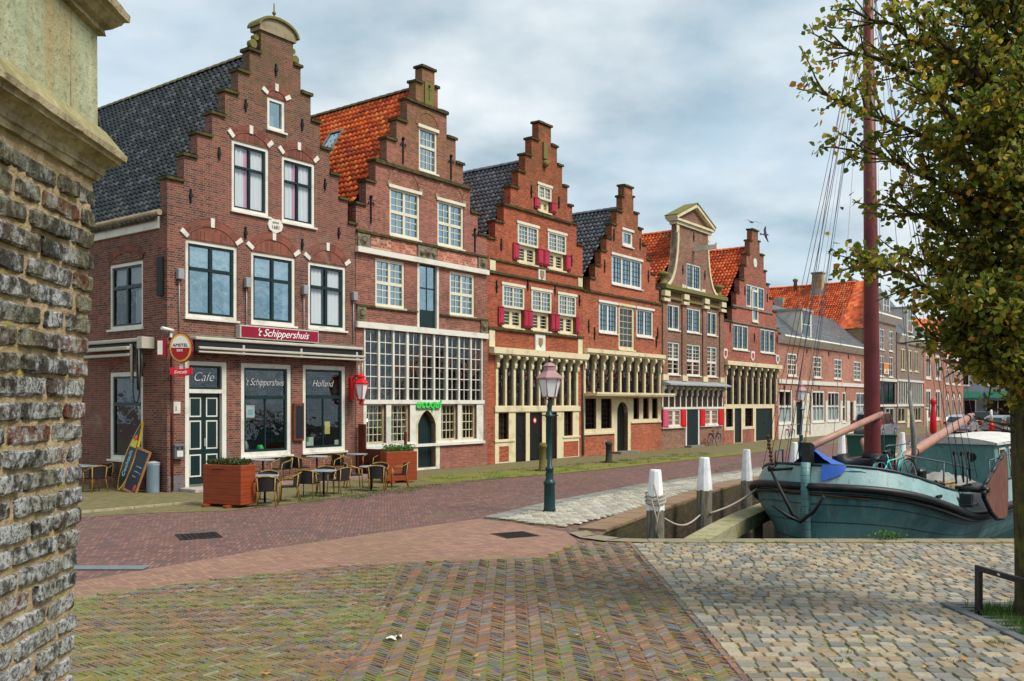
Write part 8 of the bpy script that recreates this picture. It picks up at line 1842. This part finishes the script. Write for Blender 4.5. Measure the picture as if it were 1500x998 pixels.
# gulls
GULL = paint('gull grey', S(120, 130, 142), 0.7, 0.1); 
for (px, py, Y, roll, yaw, lab) in ((1101, 326, 58, 0.1, 0.3, 'gull gliding with wide wings above the last stepped gable'), (1121, 344, 60, 0.8, 1.1, 'gull banking just right of the last stepped gable')):
    t = thing('gull', lab, 'bird', ((px - 750) * 3 / 4000 * Y, Y, 2.4 + (591 - py) * 3 / 4000 * Y)); t.rotation_euler = (0.3, roll, yaw)
    b = MB(); b.tube([(0, -0.26, 0), (0, -0.16, 0.02), (0, 0, 0.02), (0, 0.16, 0.01), (0, 0.26, 0.02)], [0.015, 0.05, 0.075, 0.05, 0.02], 8)
    for s in (-1, 1):
        pts = [(0.05 * s, 0.10, 0.02), (0.05 * s, -0.10, 0.02), (0.30 * s, -0.04, 0.12), (0.30 * s, 0.13, 0.12), (0.64 * s, -0.14, 0.04), (0.62 * s, -0.06, 0.04)]
        i = [b.av(p) for p in pts]; b.face([i[0], i[1], i[2], i[3]]); b.face([i[3], i[2], i[4], i[5]])
    b.poly([(-0.05, 0.24, 0.02), (0.05, 0.24, 0.02), (0.09, 0.4, 0.02), (-0.09, 0.4, 0.02)]); b.build('body', GULL, t)
# ------------------------------------------------------------------ the tree on the right
BARK = NG('tree bark'); g = BARK; o = g.obj(); w1 = g.noise(g.mapping(o, scale=(16, 16, 2.2)), 1.6, 7, 0.75); w2 = g.noise(o, 5, 5, 0.65)
c = g.mix(g.step(w1, 0.35, 0.68), S(96, 88, 66), S(44, 40, 30)); c = g.mix(g.math('MULTIPLY', g.step(w2, 0.48, 0.64), 0.75), c, S(104, 104, 40)); g.bump(w1, 1.0, 0.04); BARK = g.fin(c, 0.9, 0.15)
LEAFM = leafmat('autumn leaves', [S(136, 142, 50), S(100, 116, 42), S(164, 154, 56), S(82, 100, 42), S(188, 162, 58), S(134, 134, 50), S(112, 124, 48), S(90, 108, 44), S(178, 126, 52), S(142, 146, 60), S(106, 120, 44), S(170, 158, 62)], 0.55)
tree = thing('autumn_tree', 'tall tree with yellowing green leaves at the right edge beside the black hoop', 'tree', (5.86, 10.05, 0))
rg = random.Random(77)
b = MB(); lv = MB()
trunk = [(0.04, 0.02, -0.05), (0.03, 0.01, 0.2), (0.0, 0, 0.8), (-0.06, 0, 2.0), (-0.10, 0.05, 3.5), (-0.08, 0.1, 5.2), (-0.15, 0.1, 7.0), (-0.1, 0.1, 8.6)]
b.tube(trunk, [0.36, 0.30, 0.28, 0.265, 0.23, 0.18, 0.11, 0.05], 14)
def floor_ok(p):
    """browse line: the crown's underside rises away from the trunk"""
    d = math.hypot(p.x, p.y); return p.z > (2.0 if d < 0.4 else 2.35 + 0.05 * d if d < 0.7 else 2.4 + (d - 0.7) * 0.95 if d < 1.9 else 3.55)
def twig(p, d, l, r, depth, dens, size):
    """a bending shoot that forks and carries leaves"""
    if not floor_ok(Vector(p)): return
    p = Vector(p); d = Vector(d).normalized(); pts = [p.copy()]; n = max(3, int(l / 0.10)); sub = []
    for i in range(n):
        d = (d + Vector((rg.uniform(-1, 1), rg.uniform(-1, 1), rg.uniform(-0.8, 1.0))) * 0.16).normalized(); p = p + d * (l / n); pts.append(p.copy())
        if depth > 0 and i > 0 and rg.random() < 0.42:
            s = (d + Vector((rg.uniform(-1, 1), rg.uniform(-1, 1), rg.uniform(-0.7, 0.9))) * 0.95).normalized(); sub.append((p.copy(), s, l * rg.uniform(0.28, 0.55) * (1 - 0.4 * i / n)))
        if depth <= 1:
            for _ in range(dens):
                if rg.random() < 0.84 and floor_ok(p): leaf(lv, p + Vector((rg.gauss(0, .045), rg.gauss(0, .045), rg.gauss(0, .045))), size * rg.uniform(0.6, 1.15), rg, 0.35)
    b.tube(pts, [r * (1 - 0.75 * i / n) + 0.003 for i in range(n + 1)], 5 if depth < 2 else 7, caps=False)
    for q in sub:
        if floor_ok(q[0]): twig(q[0], q[1], q[2], r * 0.5, depth - 1, dens, size)
def wp(px, py, Y): return Vector(((px - 750) * 3 / 4000 * Y, Y, 2.4 + (591 - py) * 3 / 4000 * Y)) - Vector((5.86, 10.05, 0))
def limb(z0, tips, r0=0.07):
    """a limb leaving the trunk at height z0 and ending near a far point"""
    s = Vector((-0.08, 0.05, z0)); e = tips; mid = s.lerp(e, 0.5) + Vector((0, 0, 0.18)); n = 9
    pts = [s * (1 - u) ** 2 + mid * 2 * u * (1 - u) + e * u * u for u in [i / n for i in range(n + 1)]]
    pts = [p + Vector((rg.gauss(0, .02), rg.gauss(0, .03), rg.gauss(0, .02))) * (i > 0) for i, p in enumerate(pts)]
    b.tube(pts, [r0 * (1 - 0.82 * i / n) for i in range(n + 1)], 7, caps=False)
    for i in range(2, n + 1):
        d = (pts[i] - pts[i - 1]).normalized(); k = 4 if i < n else 3
        for _ in range(k):
            q = (d + Vector((rg.uniform(-1, 1), rg.uniform(-1, 1), rg.uniform(-0.8, 0.9))) * 0.8).normalized(); twig(pts[i - 1].lerp(pts[i], rg.random()), q, rg.uniform(0.35, 0.75) * (1 - 0.35 * i / n), 0.010, 1, 3, 0.076)
# reaching limbs seen against the sky and the houses
for (px, py, Y, z0, r) in ((1190, 135, 9.6, 4.6, 0.05), (1222, 62, 10.4, 5.2, 0.05), (1240, 10, 9.9, 5.6, 0.05), (1262, 220, 10.0, 4.2, 0.05), (1250, 380, 9.3, 3.0, 0.055), (1310, 300, 10.3, 3.6, 0.05), (1330, 120, 9.0, 4.6, 0.05), (1345, 30, 9.3, 5.4, 0.05),
                           (1340, 380, 10.6, 3.1, 0.045), (1385, 450, 9.5, 2.9, 0.045), (1372, 500, 9.9, 2.8, 0.03), (1425, 520, 9.6, 2.6, 0.03), (1420, 480, 10.8, 2.6, 0.04), (1430, 380, 9.8, 3.0, 0.04), (1400, 280, 9.9, 3.6, 0.04), (1420, 180, 10.0, 4.2, 0.04), (1400, 230, 9.4, 3.9, 0.05), (1400, 340, 10.8, 3.2, 0.05), (1420, 80, 10.5, 5.0, 0.05), (1390, -60, 9.6, 5.8, 0.05),
                           (1300, -60, 10.3, 6.0, 0.05), (1450, 420, 9.2, 2.8, 0.045), (1455, 540, 9.7, 2.5, 0.022), (1455, 300, 10.9, 3.6, 0.05), (1462, 160, 9.1, 4.4, 0.05), (1470, -40, 9.4, 5.6, 0.05), (1560, 60, 9.5, 5.0, 0.05), (1580, 250, 9.2, 4.0, 0.05), (1570, 420, 9.3, 2.9, 0.05), (1620, 150, 10.6, 4.6, 0.05), (1640, 330, 10.2, 3.4, 0.05), (1560, 520, 9.6, 2.5, 0.03), (1480, 530, 9.4, 2.4, 0.035), (1480, 460, 9.0, 2.7, 0.04), (1500, 240, 8.9, 4.0, 0.05), (1510, 110, 9.0, 4.8, 0.05), (1530, 340, 9.0, 3.4, 0.05)):
    limb(z0, wp(px, py, Y), r)
# shoots close round the trunk
for k in range(120):
    z = rg.uniform(2.0, 7.2); a = rg.uniform(0, 2 * math.pi); tz = -0.1; d = Vector((math.cos(a), math.sin(a), rg.uniform(0.1, 0.9))); twig((tz + 0.2 * math.cos(a), 0.05 + 0.2 * math.sin(a), z), d, rg.uniform(0.3, 0.6 if z < 2.4 else 0.95), 0.01, 1, 3, 0.07)
b.build('trunk', BARK, tree); lv.build('crown', LEAFM, tree)
# ------------------------------------------------------------------ weeds, tufts and fallen leaves
TUFT = leafmat('weed green', [S(78, 108, 40), S(60, 92, 34), S(98, 124, 52)]); 
def tufts(name, pts, label=None, r=0.12, n=26, h=0.1, seed=1):
    rg = random.Random(seed); b = MB()
    for (x, y, z) in pts:
        for _ in range(n):
            a = rg.uniform(0, 6.28); d = r * rg.random() ** .7; p = Vector((x + d * math.cos(a), y + d * math.sin(a), z)); hh = h * rg.uniform(0.4, 1); w = 0.006; t_ = Vector((rg.uniform(-.5, .5), rg.uniform(-.5, .5), 1)) * hh
            e = Vector((rg.uniform(-1, 1), rg.uniform(-1, 1), 0)).normalized() * w; i = [b.av(q) for q in (p - e, p + e, p + t_)]; b.face(i, None, rg.random())
    o = b.build(name, TUFT); o['kind'] = 'stuff'; return o
rg = random.Random(31)
g1 = [(rg.uniform(5.25, 6.9), rg.uniform(9.2, 10.6), 0.02) for _ in range(70)]
g2 = [(rg.uniform(2.4, 8.5), 15.45 + rg.uniform(-.25, .1), 0.03) for _ in range(16)]
g3 = [(rg.uniform(2.2, 8), rg.uniform(8, 15), 0.025) for _ in range(46)]
g4 = []
for _ in range(150):
    t_ = rg.uniform(7, 27); p = facade(t_, rg.uniform(2.4, 4.6)); g4.append((p.x, p.y, 0.01))
for _ in range(60): p = facade(rg.uniform(0.5, 6.5), rg.uniform(3.9, 5.2)); g4.append((p.x, p.y, 0.01))
for _ in range(40): u = rg.random(); g4.append((-0.2 + 9 * u + rg.uniform(0, .8), 19.0 + 17 * u + rg.uniform(-.6, .2), 0.02))
tufts('grass', g1, n=40, h=0.14, r=0.16, seed=2); tufts('grass', g2 + g3, n=22, h=0.05, r=0.06, seed=3); tufts('grass', g4, n=26, h=0.07, r=0.22, seed=4)
t = thing('weed', 'bright green weed growing at the quay edge in front of the barge', 'plant', (6.5, 15.75, 0.03)); b = MB(); rg = random.Random(6)
for _ in range(120): leaf(b, (rg.gauss(0, .14), rg.gauss(0, .05), rg.uniform(0, .14)), rg.uniform(.03, .06), rg, -0.5)
b.build('foliage', HERB, t)
FALL = leafmat('fallen leaves', [S(176, 118, 44), S(150, 96, 40), S(190, 142, 60), S(120, 80, 40)], 0.1)
b = MB(); rg = random.Random(41)
for _ in range(420):
    y = 7 + 9 * rg.random() ** 1.2; x = rg.uniform(-0.5, 0.6 * y) if rg.random() < .8 else rg.uniform(-0.45 * y, 0.58 * y)
    if y > 15.4: continue
    s = rg.uniform(0.018, 0.04); a = rg.uniform(0, 6.28); z = 0.05 + rg.uniform(0, .006); c_, s_ = math.cos(a), math.sin(a)
    i = [b.av((x + s * (u * c_ - w * s_), y + s * (u * s_ + w * c_), z + rg.uniform(0, .012))) for (u, w) in ((-1, 0), (0, -.6), (1, 0), (0, .6))]; b.face(i, None, rg.random())
o = b.build('fallen_leaves', FALL); o['kind'] = 'stuff'
